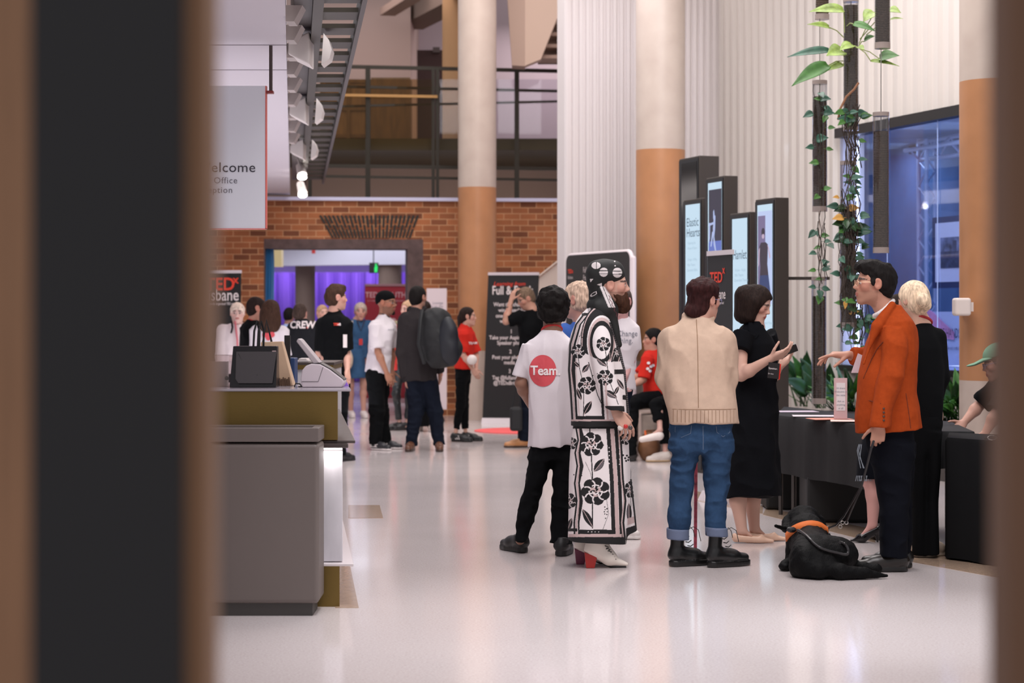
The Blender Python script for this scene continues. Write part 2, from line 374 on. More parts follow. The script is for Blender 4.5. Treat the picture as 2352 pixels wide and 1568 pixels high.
# brick wall at the far end, with its opening
EB = unit(V3(1, .10, 0)); NB = V3(-EB[1], EB[0], 0); OB = V3(0, 29.4, 0)       # along the wall, into the wall, origin on its face
def onB(px, dd=0.0):                                                        # wall coordinate of a pixel column
    t = (px-CX)/F; o = OB+NB*dd; return (t*o[1]-o[0])/(EB[0]-t*EB[1])
def zB(py, px, dd=0.0): a = onB(px, dd); p = OB+EB*a+NB*dd; return Z(py, p[1])
bk = bpy.data.materials.new('brick'); bk.use_nodes = True; nt = bk.node_tree; b = nt.nodes['Principled BSDF']; b.inputs['Roughness'].default_value = .85
tc = nt.nodes.new('ShaderNodeTexCoord'); mp = nt.nodes.new('ShaderNodeMapping'); mp.inputs['Rotation'].default_value = (math.pi/2, 0, 0); nt.links.new(tc.outputs['Object'], mp.inputs[0])
br = nt.nodes.new('ShaderNodeTexBrick'); nt.links.new(mp.outputs[0], br.inputs[0])
for k, v in dict(Scale=1.0, **{'Mortar Size': .006, 'Brick Width': .24, 'Row Height': .0875, 'Bias': -.1, 'Mortar Smooth': .1}).items(): br.inputs[k].default_value = v
br.inputs['Color1'].default_value = lin((172, 106, 66))+(1,); br.inputs['Color2'].default_value = lin((108, 62, 40))+(1,); br.inputs['Mortar'].default_value = lin((198, 150, 110))+(1,)
nz = nt.nodes.new('ShaderNodeTexNoise'); nz.inputs['Scale'].default_value = 2.5; nt.links.new(tc.outputs['Object'], nz.inputs[0])
x = nt.nodes.new('ShaderNodeMix'); x.data_type = 'RGBA'; x.blend_type = 'OVERLAY'; x.inputs[0].default_value = .35; nt.links.new(br.outputs['Color'], x.inputs[6]); nt.links.new(nz.outputs['Fac'], x.inputs[7]); nt.links.new(x.outputs[2], b.inputs['Base Color'])
bp = nt.nodes.new('ShaderNodeBump'); bp.inputs['Strength'].default_value = .5; bp.inputs['Distance'].default_value = .01; bp.invert = True; nt.links.new(br.outputs['Fac'], bp.inputs['Height']); nt.links.new(bp.outputs[0], b.inputs['Normal'])
ZT = Z(463, 29.4); xl, x0, x1, xr = onB(380), onB(606), onB(972), onB(1330); zo = zB(549, 780)
def wallB(mb, a, c, z0, z1, d0=0.0, d1=.35):
    q = lambda s, t, z: OB+EB*s+NB*t+V3(0, 0, z); return mb.hexa([q(a, d0, z0), q(c, d0, z0), q(c, d1, z0), q(a, d1, z0), q(a, d0, z1), q(c, d0, z1), q(c, d1, z1), q(a, d1, z1)])
mb = MB(); wallB(mb, xl, x0, 0, ZT); wallB(mb, x1, xr, 0, ZT); wallB(mb, x0, x1, zo, ZT)
o = struct(mb, 'wall_back', bk, org=tuple(OB)); 
# keep the brick courses along the wall: turn the object's own axes onto the wall
ang = math.atan2(EB[1], EB[0])
for v in o.data.vertices: v.co = Matrix.Rotation(-ang, 3, 'Z') @ v.co
o.rotation_euler = (0, 0, ang)
mb = MB(); wallB(mb, xl, xr, ZT, ZT+.05, -.06, .5); struct(mb, 'trim_6', M('ledge_pale', (206, 206, 232), .5))
jm = M('purple_brown_brick', (92, 74, 72), .8, var=.25, vs=9, bump=.4, bs=30)
xi0, xi1, zi = onB(628), onB(936), zB(571, 780)
mb = MB(); wallB(mb, x0, x1, zi, zo, .0, .7); wallB(mb, xi1, x1, 0, zi, .0, .7); wallB(mb, x0, x0+.02, 0, zi, 0, .7)
d = struct(mb, 'door_1', jm, org=tuple(OB))
dk = M('dark_vent_brick', (40, 38, 33), .7)
mb = MB()
nb = 24
for i in range(nb):                                                         # fanned dark bricks above the opening
    for (t0, t1) in ((.03, .40), (.46, .97)) if i % 2 else ((.03, .58), (.64, .97)):
        def q(t, s):
            top = 730+(965-730)*((i+.5)/nb)+s*2.9; bot = 762+(944-762)*((i+.5)/nb)+s*2.3; px = bot+(top-bot)*t; return onB(px), zB(548-55*t, px)
        (a, e), (b_, f_), (c, g), (h, k) = q(t0, -1), q(t0, 1), q(t1, 1), q(t1, -1); mb.prism([(a, e), (b_, f_), (c, g), (h, k)], EB, V3(0, 0, 1), OB+NB*.02, .035)
struct(mb, 'trim_7', dk)
# room beyond the opening
q = lambda px, py, d: W(px, py, d)
mb = MB(); mb.box(-8.5, 1.0, 44.5, 44.6, 0, 3.6); struct(mb, 'wall_far', M('far_wall', (120, 116, 150), .8))
mb = MB(); mb.box(-9.5, -8.5, 30.2, 44.5, 0, 3.6); struct(mb, 'wall_foyer_left', M('foyer_white', (204, 204, 216), .7))
mb = MB(); mb.box(1.0, 1.1, 30.2, 44.5, 0, 3.6); struct(mb, 'wall_foyer_right', M('foyer_white'))
mb = MB(); mb.box(-8.5, 1.0, 30.3, 44.5, 2.85, 2.95); struct(mb, 'ceiling_foyer', M('foyer_white'))
mb = MB(); ph = np.linspace(-.2, 1.3, 24); pl = [(-6.5+7.0*t, 37.2-2.6*math.sin(max(0, t)*1.8)) for t in ph]; pts = [(a, b_) for a, b_ in pl]+[(a, b_+.25) for a, b_ in pl[::-1]]
mb.prism(pts, V3(1, 0, 0), V3(0, 1, 0), V3(0, 0, 2.36), .5); struct(mb, 'ceiling_bulkhead', M('foyer_white'))
mb = MB(); n = 170
for i in range(n):
    xa = -8.3+9.2*i/n; xb = -8.3+9.2*(i+1)/n; ya = 43.9+.07*math.sin(i*1.1)+.04*math.sin(i*.37); yb = 43.9+.07*math.sin(i*1.1+1.1)+.04*math.sin(i*.37+.37); mb.add([(xa, ya, .02), (xb, yb, .02), (xb, yb, 2.42), (xa, ya, 2.42)], [(0, 1, 2, 3)])
cu = mb.build('curtain', M('purple_curtain', (122, 92, 186), .8), smooth=True); md = cu.modifiers.new('s', 'SOLIDIFY'); md.thickness = .02; tag(cu, 'long purple pleated curtain across the far room beyond the doorway', 'curtain')
mb = MB(); t = np.linspace(0, 1, 26); v = []
for k, z in enumerate((zB(640, 615)-1.6, zB(640, 615), zB(600, 617), zB(572, 619), zB(556, 622))):
    w = (.16, .16, .15, .12, .03)[k]; c = onB(616+k, .25); v.append([tuple(OB+EB*(c-.07*(k < 4)*0+(-w/2+w*s)*1.0)+NB*(.25+.03*math.sin(s*22))+V3(0, 0, max(.02, z-(0 if k else .9)))) for s in t])
mb.add([p for r in v for p in r], [(k*26+i, k*26+i+1, (k+1)*26+i+1, (k+1)*26+i) for k in range(4) for i in range(25)])
cu = mb.build('curtain', M('blue_velvet', (36, 122, 184), .7, sheen=.5), smooth=True); md = cu.modifiers.new('s', 'SOLIDIFY'); md.thickness = .015; tag(cu, 'blue velvet curtain gathered at the left jamb of the doorway', 'curtain')
for px, w, d, lab in ((701, 23, 36.5, 'left of the two round foyer columns'), (896, 27, 35.2, 'right of the two round foyer columns, behind the red banner')):
    mb = MB(); mb.lathe([(w*d/F, 0), (w*d/F, 2.84)], (X(px, d), d, 0)); tag(mb.build('foyer_column', M('taupe_plaster', (128, 110, 98), .7), smooth=True), 'taupe column beyond the doorway, '+lab, 'column', 'foyer columns')
ex = thing('exit_sign', 'black and green exit sign hanging in the far room', 'sign', W(858, 628, 34.6)); mb = MB(); a, c = W(848, 627, 34.6), W(869, 603, 34.6); mb.box(a[0], c[0], 34.6, 34.65, a[2], c[2]); mb.build('case', M('sign_black', (14, 22, 18), .5), ex)
mb = MB(); mb.tube([W(858, 603, 34.62), V3(X(858, 34.62), 34.62, 2.86)], .01, 6); mb.build('rod', M('sign_black'), ex)
gm = emitter('exit_green', (30, 190, 90), 1.5); mb = MB(); r = lambda px, py: W(px, py, 34.59)
mb.prism([(0, 0), (.05, 0), (.055, .10), (.02, .12), (0, .08)], V3(1, 0, 0), V3(0, 0, 1), r(860, 625), .006); mb.ball(r(863.5, 607.5), (.018, .006, .018), 6); mb.prism([(0, 0), (.03, 0), (.06, .05), (.04, .06)], V3(1, 0, 0), V3(0, 0, 1), r(859.5, 618), .006); mb.build('running_figure', gm, ex)
mb = MB(); a, c = W(716, 582, 33), W(724, 568, 33); mb.box(a[0], c[0], 33, 33.05, a[2], 2.84); tag(mb.build('hanging_marker', c_red if 'c_red' in globals() else M('marker_red', (180, 50, 46), .6)), 'small red marker hanging from the foyer ceiling', 'sign')
mb = MB(); a, c = W(627, 612, 31.6), W(646, 571, 31.6); mb.box(a[0], c[0], 31.6, 31.9, a[2], c[2]+.4); tag(mb.build('wall_lantern', emitter('lantern_glow', (206, 184, 140), .7)), 'glowing beige lantern high beside the blue curtain', 'lamp')
for i, (px, py) in enumerate(((657, 631), (675, 628), (775, 620), (791, 628), (832, 615), (927, 618))):
    d = (2.84-HC)*F/(HY-py) if False else 40-.6*i; d = min(43, d); mb = MB(); c = W(px, py, 39.5+(i % 3)*.7); z = 2.85; dd = (z-HC)*F/(HY-py); c = V3(X(px, dd), min(dd, 43.6), z)
    mb.lathe([(.07, -.012), (.09, -.012), (.09, 0)], c, 16); tag(mb.build('ceiling_downlight', emitter('downlight_glow', (255, 250, 245), 9)), 'small round downlight in the far room ceiling', 'light', 'foyer downlights')
# mezzanine above the brick wall
wm = M('mezz_plaster', (196, 172, 164), .85); dkm = M('bronze_steel', (44, 38, 28), .45, .4); olive = M('olive_metal', (66, 56, 32), .5, .3)
def fbox(mb, px0, px1, py0, py1, d0, d1):                                     # frontal box from pixel edges on its near face
    return mb.box(X(px0, d0), X(px1, d0), d0, d1, Z(py1, d0), Z(py0, d0))
mb = MB(); mb.box(-5.2, X(943, 34.2), 34.2, 34.4, 3.1, 8); struct(mb, 'wall_mezzanine', wm)
mb = MB(); mb.box(X(943, 34.2)-.2, X(943, 34.2), 34.4, 37.2, 3.1, 8); struct(mb, 'wall_mezzanine_return', wm)
mb = MB(); mb.box(X(900, 37), 4.5, 37.2, 37.4, 3.1, 8); struct(mb, 'wall_mezzanine_far', M('mezz_lavender', (206, 190, 196), .85))
mb = MB(); mb.box(3.0, 3.2, 24.5, 37.2, 3.1, 8); struct(mb, 'wall_mezzanine_right', M('mezz_lavender'))
mb = MB(); mb.box(-5.2, 3.0, 30.3, 37.2, Z(345, 30.3), Z(318, 30.3)); struct(mb, 'floor_mezzanine', olive)
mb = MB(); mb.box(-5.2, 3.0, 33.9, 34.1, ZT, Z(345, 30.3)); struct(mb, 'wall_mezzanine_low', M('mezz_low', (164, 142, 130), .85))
rl = thing('mezzanine_railing', 'dark bronze steel railing along the mezzanine above the brick wall', 'railing', (X(1000, 30.0), 30.0, ZT+.05))
slope = .10
def R(px0, py0, px1, py1, h, d=30.0):
    a, c = W(px0, py0, d+X(px0, d)*slope), W(px1, py1, d+X(px1, d)*slope); mb = MB(); t = h*d/F/2; mb.hexa([a+V3(0, -t, -t), c+V3(0, -t, -t), c+V3(0, t, -t), a+V3(0, t, -t), a+V3(0, -t, t), c+V3(0, -t, t), c+V3(0, t, t), a+V3(0, t, t)]); return mb
for n, a in (('top_rail', (700, 151, 1320, 164, 8)), ('rail', (700, 197, 1320, 210, 6)), ('rail', (700, 246, 1320, 232, 5)), ('lower_beam', (700, 380, 1320, 388, 8)), ('lower_rail', (700, 404, 1320, 414, 6))): R(*a).build(n, dkm, rl)
R(700, 217, 1005, 222, 6, 29.9).build('handrail', M('brass_rail', (150, 112, 66), .35, .6), rl).__setitem__('label', 'brass coloured handrail')
for px, w in ((845, 11), (995, 7), (1005, 7), (1187, 11), (712, 8)):
    mb = MB(); d = 30.0+X(px, 30)*slope; mb.box(X(px-w/2, d), X(px+w/2, d), d-.03, d+.03, ZT+.05, Z(152+(px-845)*.02, d)); mb.build('post', dkm, rl)
gp = glassy('amber_glass', (232, 218, 192), .03)
for a, b_ in ((735, 840), (850, 991), (1010, 1182), (1192, 1310)):
    mb = MB(); d = 30.02; fbox(mb, a, b_, 182, 318, d+X(a, d)*slope, d+X(a, d)*slope+.015); mb.build('glass_panel', gp if a < 1000 else glassy('clear_glass', (240, 240, 244), .02), rl)
wd_ = M('amber_timber', (138, 108, 74), .6, var=.25, vs=3, vx=(6, 6, 1)); 
cb = thing('timber_screen', 'amber timber cabinet doors behind the mezzanine railing', 'cabinet', (X(840, 33.6), 33.6, Z(318, 30.3)))
mb = MB(); fbox(mb, 735, 852, 182, 358.0, 33.6, 33.9); mb.v = [(a_, b2, max(c_, Z(318, 30.3))) for a_, b2, c_ in mb.v]; mb.build('carcass', wd_, cb); mb = MB(); fbox(mb, 852, 942, 178, 358, 33.3, 33.9); mb.v = [(a_, b2, max(c_, Z(318, 30.3))) for a_, b2, c_ in mb.v]; mb.build('door', M('umber_timber', (112, 86, 54), .6, var=.2, vs=3, vx=(6, 6, 1)), cb)
mb = MB()
for px in (744, 800, 848): fbox(mb, px-4, px+4, 182, 318, 33.56, 33.62)
for py in (186, 250, 312): fbox(mb, 735, 852, py-4, py+4, 33.57, 33.61)
mb.build('door_frame', M('umber_timber'), cb)
mb = MB(); fbox(mb, 955, 1024, 115, 318, 36.6, 37.1); dr2 = struct(mb, 'door_2', M('dark_door', (64, 40, 38), .5))
mb = MB(); fbox(mb, 994, 1010, 108, 120, 36.5, 36.58); tag(mb.build('door_sign', M('grey_box', (96, 86, 84), .5)), 'small grey box sign above the dark mezzanine door', 'sign')
mb = MB(); mb.lathe([(.015, 0), (.015, .22)], W(1014, 218, 36.5)); mb.box(X(1012, 36.5), X(1018, 36.5), 36.48, 36.6, Z(205, 36.5), Z(200, 36.5)); part(mb, 'door_handle', M('steel', (170, 165, 160), .25, 1), dr2)
mb = MB(); mb.lathe([(.17, 0), (.17, 4.3)], (X(1040, 32.2), 32.2, Z(318, 30.3)), 32); tag(mb.build('column', M('tan_plaster', (186, 146, 104), .7), smooth=True), 'tan round column standing on the mezzanine behind the hall column', 'column')
# beams and stair soffit at the top of the picture
def beam(n, a, c, w, h, m):
    a, c = np.array(a), np.array(c); t = unit(c-a); s = unit(np.cross(t, V3(0, 0, 1))); u = np.cross(s, t); mb = MB()
    p = [a-s*w-u*h, a+s*w-u*h, c+s*w-u*h, c-s*w-u*h, a-s*w+u*h, a+s*w+u*h, c+s*w+u*h, c-s*w+u*h]; mb.hexa(p); return struct(mb, n, m)
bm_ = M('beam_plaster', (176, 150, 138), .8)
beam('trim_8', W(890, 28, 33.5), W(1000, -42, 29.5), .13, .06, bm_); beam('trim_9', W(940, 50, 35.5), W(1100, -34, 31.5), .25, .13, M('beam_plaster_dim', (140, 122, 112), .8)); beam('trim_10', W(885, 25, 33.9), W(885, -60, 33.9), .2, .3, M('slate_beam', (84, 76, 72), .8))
st = thing('stair_flight', 'pale stair flight seen from below at the top beside the ribbed wall', 'stairs', W(1230, 150, 29))
mb = MB(); d = 28.5; pts = [(X(a, d), Z(b_, d)) for a, b_ in ((1160, -30), (1172, 150), (1206, 152), (1240, 137), (1300, -10), (1300, -60))]; mb.prism(pts, V3(1, 0, 0), V3(0, 0, 1), V3(0, d+.0, 0), .001)
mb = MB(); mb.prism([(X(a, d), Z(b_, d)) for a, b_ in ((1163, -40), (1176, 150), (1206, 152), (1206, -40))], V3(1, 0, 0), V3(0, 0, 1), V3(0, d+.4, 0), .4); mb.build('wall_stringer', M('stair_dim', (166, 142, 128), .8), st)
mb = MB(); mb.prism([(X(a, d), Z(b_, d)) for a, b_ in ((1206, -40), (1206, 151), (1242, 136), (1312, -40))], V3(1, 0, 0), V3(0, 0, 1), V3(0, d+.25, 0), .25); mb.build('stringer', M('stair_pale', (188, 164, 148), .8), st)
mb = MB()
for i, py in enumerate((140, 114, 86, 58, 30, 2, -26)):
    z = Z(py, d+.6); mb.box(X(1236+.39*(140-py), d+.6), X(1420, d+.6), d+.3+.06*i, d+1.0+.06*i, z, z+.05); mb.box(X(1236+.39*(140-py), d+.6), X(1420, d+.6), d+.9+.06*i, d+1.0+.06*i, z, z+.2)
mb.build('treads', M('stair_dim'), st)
pp = thing('balustrade', 'white sloping stair balustrade wall behind the black pull-up banner', 'wall', (X(1200, 27.8), 27.8, 0)); mb = MB(); d = 27.8
mb.prism([(X(a, d), Z(b_, d)) for a, b_ in ((1310, 582), (1144, 713), (1144, 960), (1310, 960))], V3(1, 0, 0), V3(0, 0, 1), V3(0, d+.10, 0), .10); mb.build('panel', M('white_plaster', (214, 198, 186), .8), pp)
mb = MB(); mb.tube([W(1310, 577, d-.03), W(1144, 709, d-.03)], .012, 8); mb.build('edge_strip', M('white_plaster'), pp)
# round columns in three paint bands
cm = bpy.data.materials.new('column_paint'); cm.use_nodes = True; nt = cm.node_tree; b = nt.nodes['Principled BSDF']; b.inputs['Roughness'].default_value = .38
tc = nt.nodes.new('ShaderNodeTexCoord'); sp = nt.nodes.new('ShaderNodeSeparateXYZ'); nt.links.new(tc.outputs['Object'], sp.inputs[0]); mr = nt.nodes.new('ShaderNodeMapRange'); mr.inputs[2].default_value = 10; nt.links.new(sp.outputs[2], mr.inputs[0])
rp = nt.nodes.new('ShaderNodeValToRGB'); rp.color_ramp.interpolation = 'CONSTANT'; e = rp.color_ramp.elements; e[0].color = lin((196, 178, 166))+(1,); e[1].position = .0975; e[1].color = lin((182, 128, 88))+(1,); k = e.new(.3265); k.color = lin((196, 180, 168))+(1,); nt.links.new(mr.outputs[0], rp.inputs[0])
nz = nt.nodes.new('ShaderNodeTexNoise'); nz.inputs['Scale'].default_value = 4; nz.inputs['Detail'].default_value = 6; nt.links.new(tc.outputs['Object'], nz.inputs[0]); x = nt.nodes.new('ShaderNodeMix'); x.data_type = 'RGBA'; x.blend_type = 'OVERLAY'; x.inputs[0].default_value = .18
nt.links.new(rp.outputs[0], x.inputs[6]); nt.links.new(nz.outputs['Fac'], x.inputs[7]); nt.links.new(x.outputs[2], b.inputs['Base Color'])
for px, d, w, lab in ((1096, 28.2, 88, 'beside the black pull-up banner, in front of the brick wall'), (1517, 21.8, 113, 'behind the person in the cream jacket'), (2287, 15.4, 164, 'at the right edge, carrying a white box')):
    mb = MB(); mb.lathe([(w/2*d/F, 0), (w/2*d/F, 9)], (X(px, d), d, 0), 48); o = mb.build('column', cm, smooth=True); tag(o, 'round column painted cream over orange, '+lab, 'column', 'painted hall columns')
bx = thing('wall_speaker', 'white rounded box mounted on the column at the right edge', 'device', W(2208, 725, 15.1)); mb = MB(); mb.box(X(2191, 15.0), X(2228, 15.0), 14.95, 15.08, Z(725, 15), Z(684, 15)); mb.build('case', M('white_plastic', (226, 212, 204), .4), bx, bevel=.02, seg=4); mb = MB(); mb.box(X(2222, 15.0), X(2236, 15.0), 15.0, 15.35, Z(715, 15), Z(694, 15)); mb.build('bracket', M('white_plastic'), bx)
# white ribbed wall: frontal fin behind the middle column, long side wall to the right
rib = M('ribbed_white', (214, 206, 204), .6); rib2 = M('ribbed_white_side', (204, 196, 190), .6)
def ribbed(mb, p0, p1, z0, z1, prof, thick=.25):
    """prof: one period as (along, out) pairs; out points to the left of p0->p1 turned towards the hall"""
    p0, p1 = np.array(p0), np.array(p1); L = np.linalg.norm(p1-p0); e = (p1-p0)/L; n = V3(e[1], -e[0], 0) if True else None; per = prof[-1][0]; pts = []; s = 0
    while s < L:
        for a, o_ in prof[:-1]:
            if s+a <= L: pts.append((s+a, o_))
        s += per
    pts.append((L, 0)); k = len(pts); v = []
    for z in (z0, z1):
        for a, o_ in pts: v.append(p0+e*a+n*o_+V3(0, 0, z))
        for a in (L, 0): v.append(p0+e*a-n*thick+V3(0, 0, z))
    m = k+2; fs = [(i, (i+1) % m, m+(i+1) % m, m+i) for i in range(m)]; v = [tuple(q) for q in v]
    fs += [tuple(range(m))[::-1], tuple(range(m, 2*m))]; mb.add(v, fs); return mb
PF = [(0, 0), (.012, .035), (.045, .035), (.057, 0), (.085, 0)]; PS = [(0, 0), (.015, .05), (.065, .05), (.08, 0), (.20, 0)]
a0, a1 = W(1296, 723, 23.3), W(1652, 723, 23.9); a0[2] = a1[2] = 0
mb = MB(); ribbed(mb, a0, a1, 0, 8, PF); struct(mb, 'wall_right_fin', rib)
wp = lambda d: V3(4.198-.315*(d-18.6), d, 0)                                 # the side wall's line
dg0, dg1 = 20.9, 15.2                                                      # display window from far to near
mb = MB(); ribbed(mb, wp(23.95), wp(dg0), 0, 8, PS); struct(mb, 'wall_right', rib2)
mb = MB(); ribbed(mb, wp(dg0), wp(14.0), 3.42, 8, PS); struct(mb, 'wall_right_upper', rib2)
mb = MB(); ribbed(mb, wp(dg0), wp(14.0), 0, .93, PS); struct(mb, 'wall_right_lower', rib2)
# display window
ew = unit(wp(15)-wp(20)); nw = V3(ew[1], -ew[0], 0)                          # along the wall towards the lens, out into the hall
def wb(mb, d0, d1, z0, z1, o0, o1): p, q_ = wp(d0), wp(d1); return mb.hexa([p+nw*o0+V3(0, 0, z0), p+nw*o1+V3(0, 0, z0), q_+nw*o1+V3(0, 0, z0), q_+nw*o0+V3(0, 0, z0), p+nw*o0+V3(0, 0, z1), p+nw*o1+V3(0, 0, z1), q_+nw*o1+V3(0, 0, z1), q_+nw*o0+V3(0, 0, z1)])
bf = M('window_black', (18, 17, 19), .35)
mb = MB(); wb(mb, dg0, dg1, 3.33, 3.43, -.02, .10); wb(mb, dg0, dg1, .90, .96, -.02, .08); f1 = struct(mb, 'window_1', bf)
mb = MB(); wb(mb, dg0-.02, dg1, .96, 3.33, .03, .042); o = struct(mb, 'window_pane', glassy('display_glass', (232, 238, 255), .05))
mb = MB()
for d in (19.9, 18.95, 18.0, 17.0): wb(mb, d, d-.008, .96, 3.33, .042, .047)
struct(mb, 'window_joint', M('pale_joint', (170, 190, 235), .3))
vb = M('vitrine_blue', (112, 140, 178), .7, var=.15, vs=2)
mb = MB(); wb(mb, dg0+4, dg1, .93, 3.43, -1.75, -1.6); struct(mb, 'wall_display', vb)
mb = MB(); wb(mb, dg0+4, dg1, .90, .95, -1.6, -.26); struct(mb, 'floor_display', M('vitrine_pale', (176, 184, 220), .5))
mb = MB(); wb(mb, dg0+4, dg1, 3.42, 3.47, -1.6, -.05); struct(mb, 'ceiling_display', vb)
mb = MB(); wb(mb, dg0+3.9, dg0+3.8, .93, 3.43, -1.7, -.27); struct(mb, 'wall_display_end', vb)
c = wp(20.78)-nw*.10; mb = MB(); mb.tube([c+V3(0, 0, 1.0), c+V3(0, 0, 3.3)], .022, 10); tag(mb.build('light_tube', emitter('tube_white', (225, 232, 255), 7)), 'upright white light tube at the left end of the display window', 'light')
for d in (22.2, 19.8, 18.2): area('display_light', tuple(wp(d)-nw*.7+V3(0, 0, 3.38)), 1.3, 17, (.58, .76, 1.0), size_y=.8)
area('display_sill_light', tuple(wp(18.6)-nw*.35+V3(0, 0, 1.0)), 2.2, 9, (.74, .84, 1.0), (math.pi, 0, 0), size_y=.25)
# low ceiling on the left with its steel lighting bridge
EL = unit(V3(-.110, 1, 0)); XL = lambda d: -1.276-.110*(d-11.2)              # right edge of the low ceiling
ZC = 3.25; mb = MB(); mb.add([(-9, 6, ZC), (XL(6), 6, ZC), (XL(29.35), 29.35, ZC), (-9, 29.35, ZC), (-9, 6, ZC+.3), (XL(6), 6, ZC+.3), (XL(29.35), 29.35, ZC+.3), (-9, 29.35, ZC+.3)], [(3, 2, 1, 0), (4, 5, 6, 7), (0, 1, 5, 4), (1, 2, 6, 5), (2, 3, 7, 6), (3, 0, 4, 7)]); struct(mb, 'ceiling', M('ceiling_white', (214, 208, 216), .7))
mb = MB()
for py in (103, 160): d = (ZC-HC)*F/(HY-py); mb.box(-6, XL(d), d-.012, d+.012, ZC-.004, ZC); 
struct(mb, 'trim_11', M('ceiling_joint', (170, 164, 172), .8))
br_ = thing('lighting_bridge', 'dark steel lighting bridge running along the edge of the low white ceiling', 'gantry', (XL(18)+.3, 18, 3.35))
stl = M('taupe_steel', (50, 43, 34), .5, .3); stl2 = M('slate_steel', (80, 74, 74), .5, .3)
def lb(mb, x0, x1, d0, d1, z0, z1): return mb.hexa([(XL(d0)+x0, d0, z0), (XL(d0)+x1, d0, z0), (XL(d1)+x1, d1, z0), (XL(d1)+x0, d1, z0), (XL(d0)+x0, d0, z1), (XL(d0)+x1, d0, z1), (XL(d1)+x1, d1, z1), (XL(d1)+x0, d1, z1)])
mb = MB(); lb(mb, .03, .17, 8, 28.6, 3.42, 3.5); mb.build('edge_plate', stl2, br_)  # slate steel plate beside the ceiling edge
mb = MB(); lb(mb, .165, .23, 8, 28.6, 3.34, 3.44); mb.build('inner_beam', stl, br_)
mb = MB(); lb(mb, .46, .49, 8, 28.6, 3.36, 3.50); mb.build('outer_beam', stl2, br_)
for i in range(26):
    d = 10.6+.7*i; mb = MB(); lb(mb, .22, .47, d, d+.34, 3.41, 3.44); mb.build('slat', stl, br_)
ht = thing('lamp', '', 'lamp', (0, 0, 0)); bpy.data.objects.remove(ht)
for i, (py, py2) in enumerate(((72, 148), (222, 282), (318, 365))):
    d = (3.28-HC)*F/(HY-(py+py2)/2); x = XL(d); h = (py2-py)*d/F; mb = MB(); t = thing('flood_light', 'white cone-shaped flood light hanging from the lighting bridge, %s' % ('nearest and largest', 'middle of three', 'farthest and smallest')[i], 'lamp', (x+.12, d, 3.1), 'flood lights on the bridge')
    zc = Z((py+py2)/2, d); mb.hexa([(x+.01, d, zc-h*.18), (x+.155, d, zc-h*.5), (x+.155, d+.3, zc-h*.5), (x+.01, d+.3, zc-h*.18), (x+.01, d, zc+h*.18), (x+.155, d, zc+h*.5), (x+.155, d+.3, zc+h*.5), (x+.01, d+.3, zc+h*.18)]); mb.build('housing', M('lamp_white', (236, 228, 224), .5), t, bevel=.01)
    mb = MB(); mb.box(x+.06, x+.09, d+.1, d+.2, zc, 3.43); mb.build('yoke', M('lamp_white'), t)
    mb = MB(); mb.prism([(0, 0), (.055, h*.18), (.07, h*.45), (.05, h*.75), (.015, h*.95)], V3(1, 0, 0), V3(0, 0, 1), (x+.235, d, zc-h*.5), -.2); mb.build('reflector', M('lamp_white'), t)
for i in range(9):
    py = 18+46*i-1.2*i*i; d = (3.3-HC)*F/(HY-py); x = XL(d); h = .16; mb = MB(); z = Z(py, d); mb.hexa([(x+.0, d, z-h*.5), (x+.05, d, z-h*.5), (x+.05, d+.2, z-h*.5), (x+.0, d+.2, z-h*.5), (x+.0, d, z+h*.1), (x+.10, d, z+h*.1), (x+.10, d+.2, z+h*.1), (x+.0, d+.2, z+h*.1)]); mb.tube([(x+.03, d+.1, z), (x+.03, d+.1, 3.43)], .012, 6)
    tag(mb.build('fixing_bracket', M('lamp_grey', (176, 164, 160), .5)), 'small pale bracket along the ceiling edge', 'bracket', 'ceiling edge brackets')
for i, (px, py) in enumerate(((694, 406), (695, 447))):
    d = 24.5+i; t = thing('track_spotlight', ('upper' if i == 0 else 'lower')+' of two lit white spotlights at the far end of the lighting bridge', 'lamp', W(px, py, d)); mb = MB(); c = W(px-2, py-12, d); mb.tube([c+V3(-.03, .12, .08), W(px, py, d)+V3(0, 0, .02)], [.05, .06], 14); mb.build('housing', M('lamp_white'), t)
    mb = MB(); mb.ball(W(px, py+1, d-.02), (.058, .05, .035), 8); mb.build('lens', emitter('spot_glow', (255, 246, 236), 14), t, smooth=True); mb = MB(); mb.tube([c, V3(c[0]-.06, c[1]+.1, 3.43)], .014, 6); mb.build('stem', M('lamp_white'), t)
sg = thing('hanging_sign', 'grey-white hanging welcome sign with red edges under the low ceiling', 'sign', (X(540, 13.05), 13.05, 2.04)); d = 13.05
mb = MB(); fbox(mb, 300, 611, 197, 525, d, d+.04); mb.build('panel', M('sign_grey', (232, 234, 242), .35), sg)
mb = MB(); fbox(mb, 609.5, 612, 197, 526, d-.004, d+.044); fbox(mb, 300, 612, 524.5, 526.5, d-.004, d+.044); mb.build('red_edge', M('edge_red', (226, 110, 100), .4), sg)
mb = MB(); fbox(mb, 618, 625, 103, 208, d, d+.03); mb.build('rod', M('rod_brown', (72, 58, 56), .4), sg); mb = MB(); fbox(mb, 611, 627, 208, 214, d-.01, d+.05); mb.build('clamp', M('rod_red', (136, 46, 44), .5), sg)
mb = MB(); o_ = lambda px, py: W(px, py, d)
write(mb, 'Welcome', .092, o_(449, 395), V3(1, 0, 0), V3(0, 0, 1), .003, sx=1.04, spacing=1.05); mb.build('lettering', M('sign_ink', (58, 56, 66), .6), sg)
mb = MB(); write(mb, 'Box Office', .058, o_(448, 421), V3(1, 0, 0), V3(0, 0, 1), .003, spacing=1.1); write(mb, 'Reception', .058, o_(443, 443), V3(1, 0, 0), V3(0, 0, 1), .003, spacing=1.1); mb.build('lettering', M('sign_ink_grey', (118, 116, 126), .6), sg)
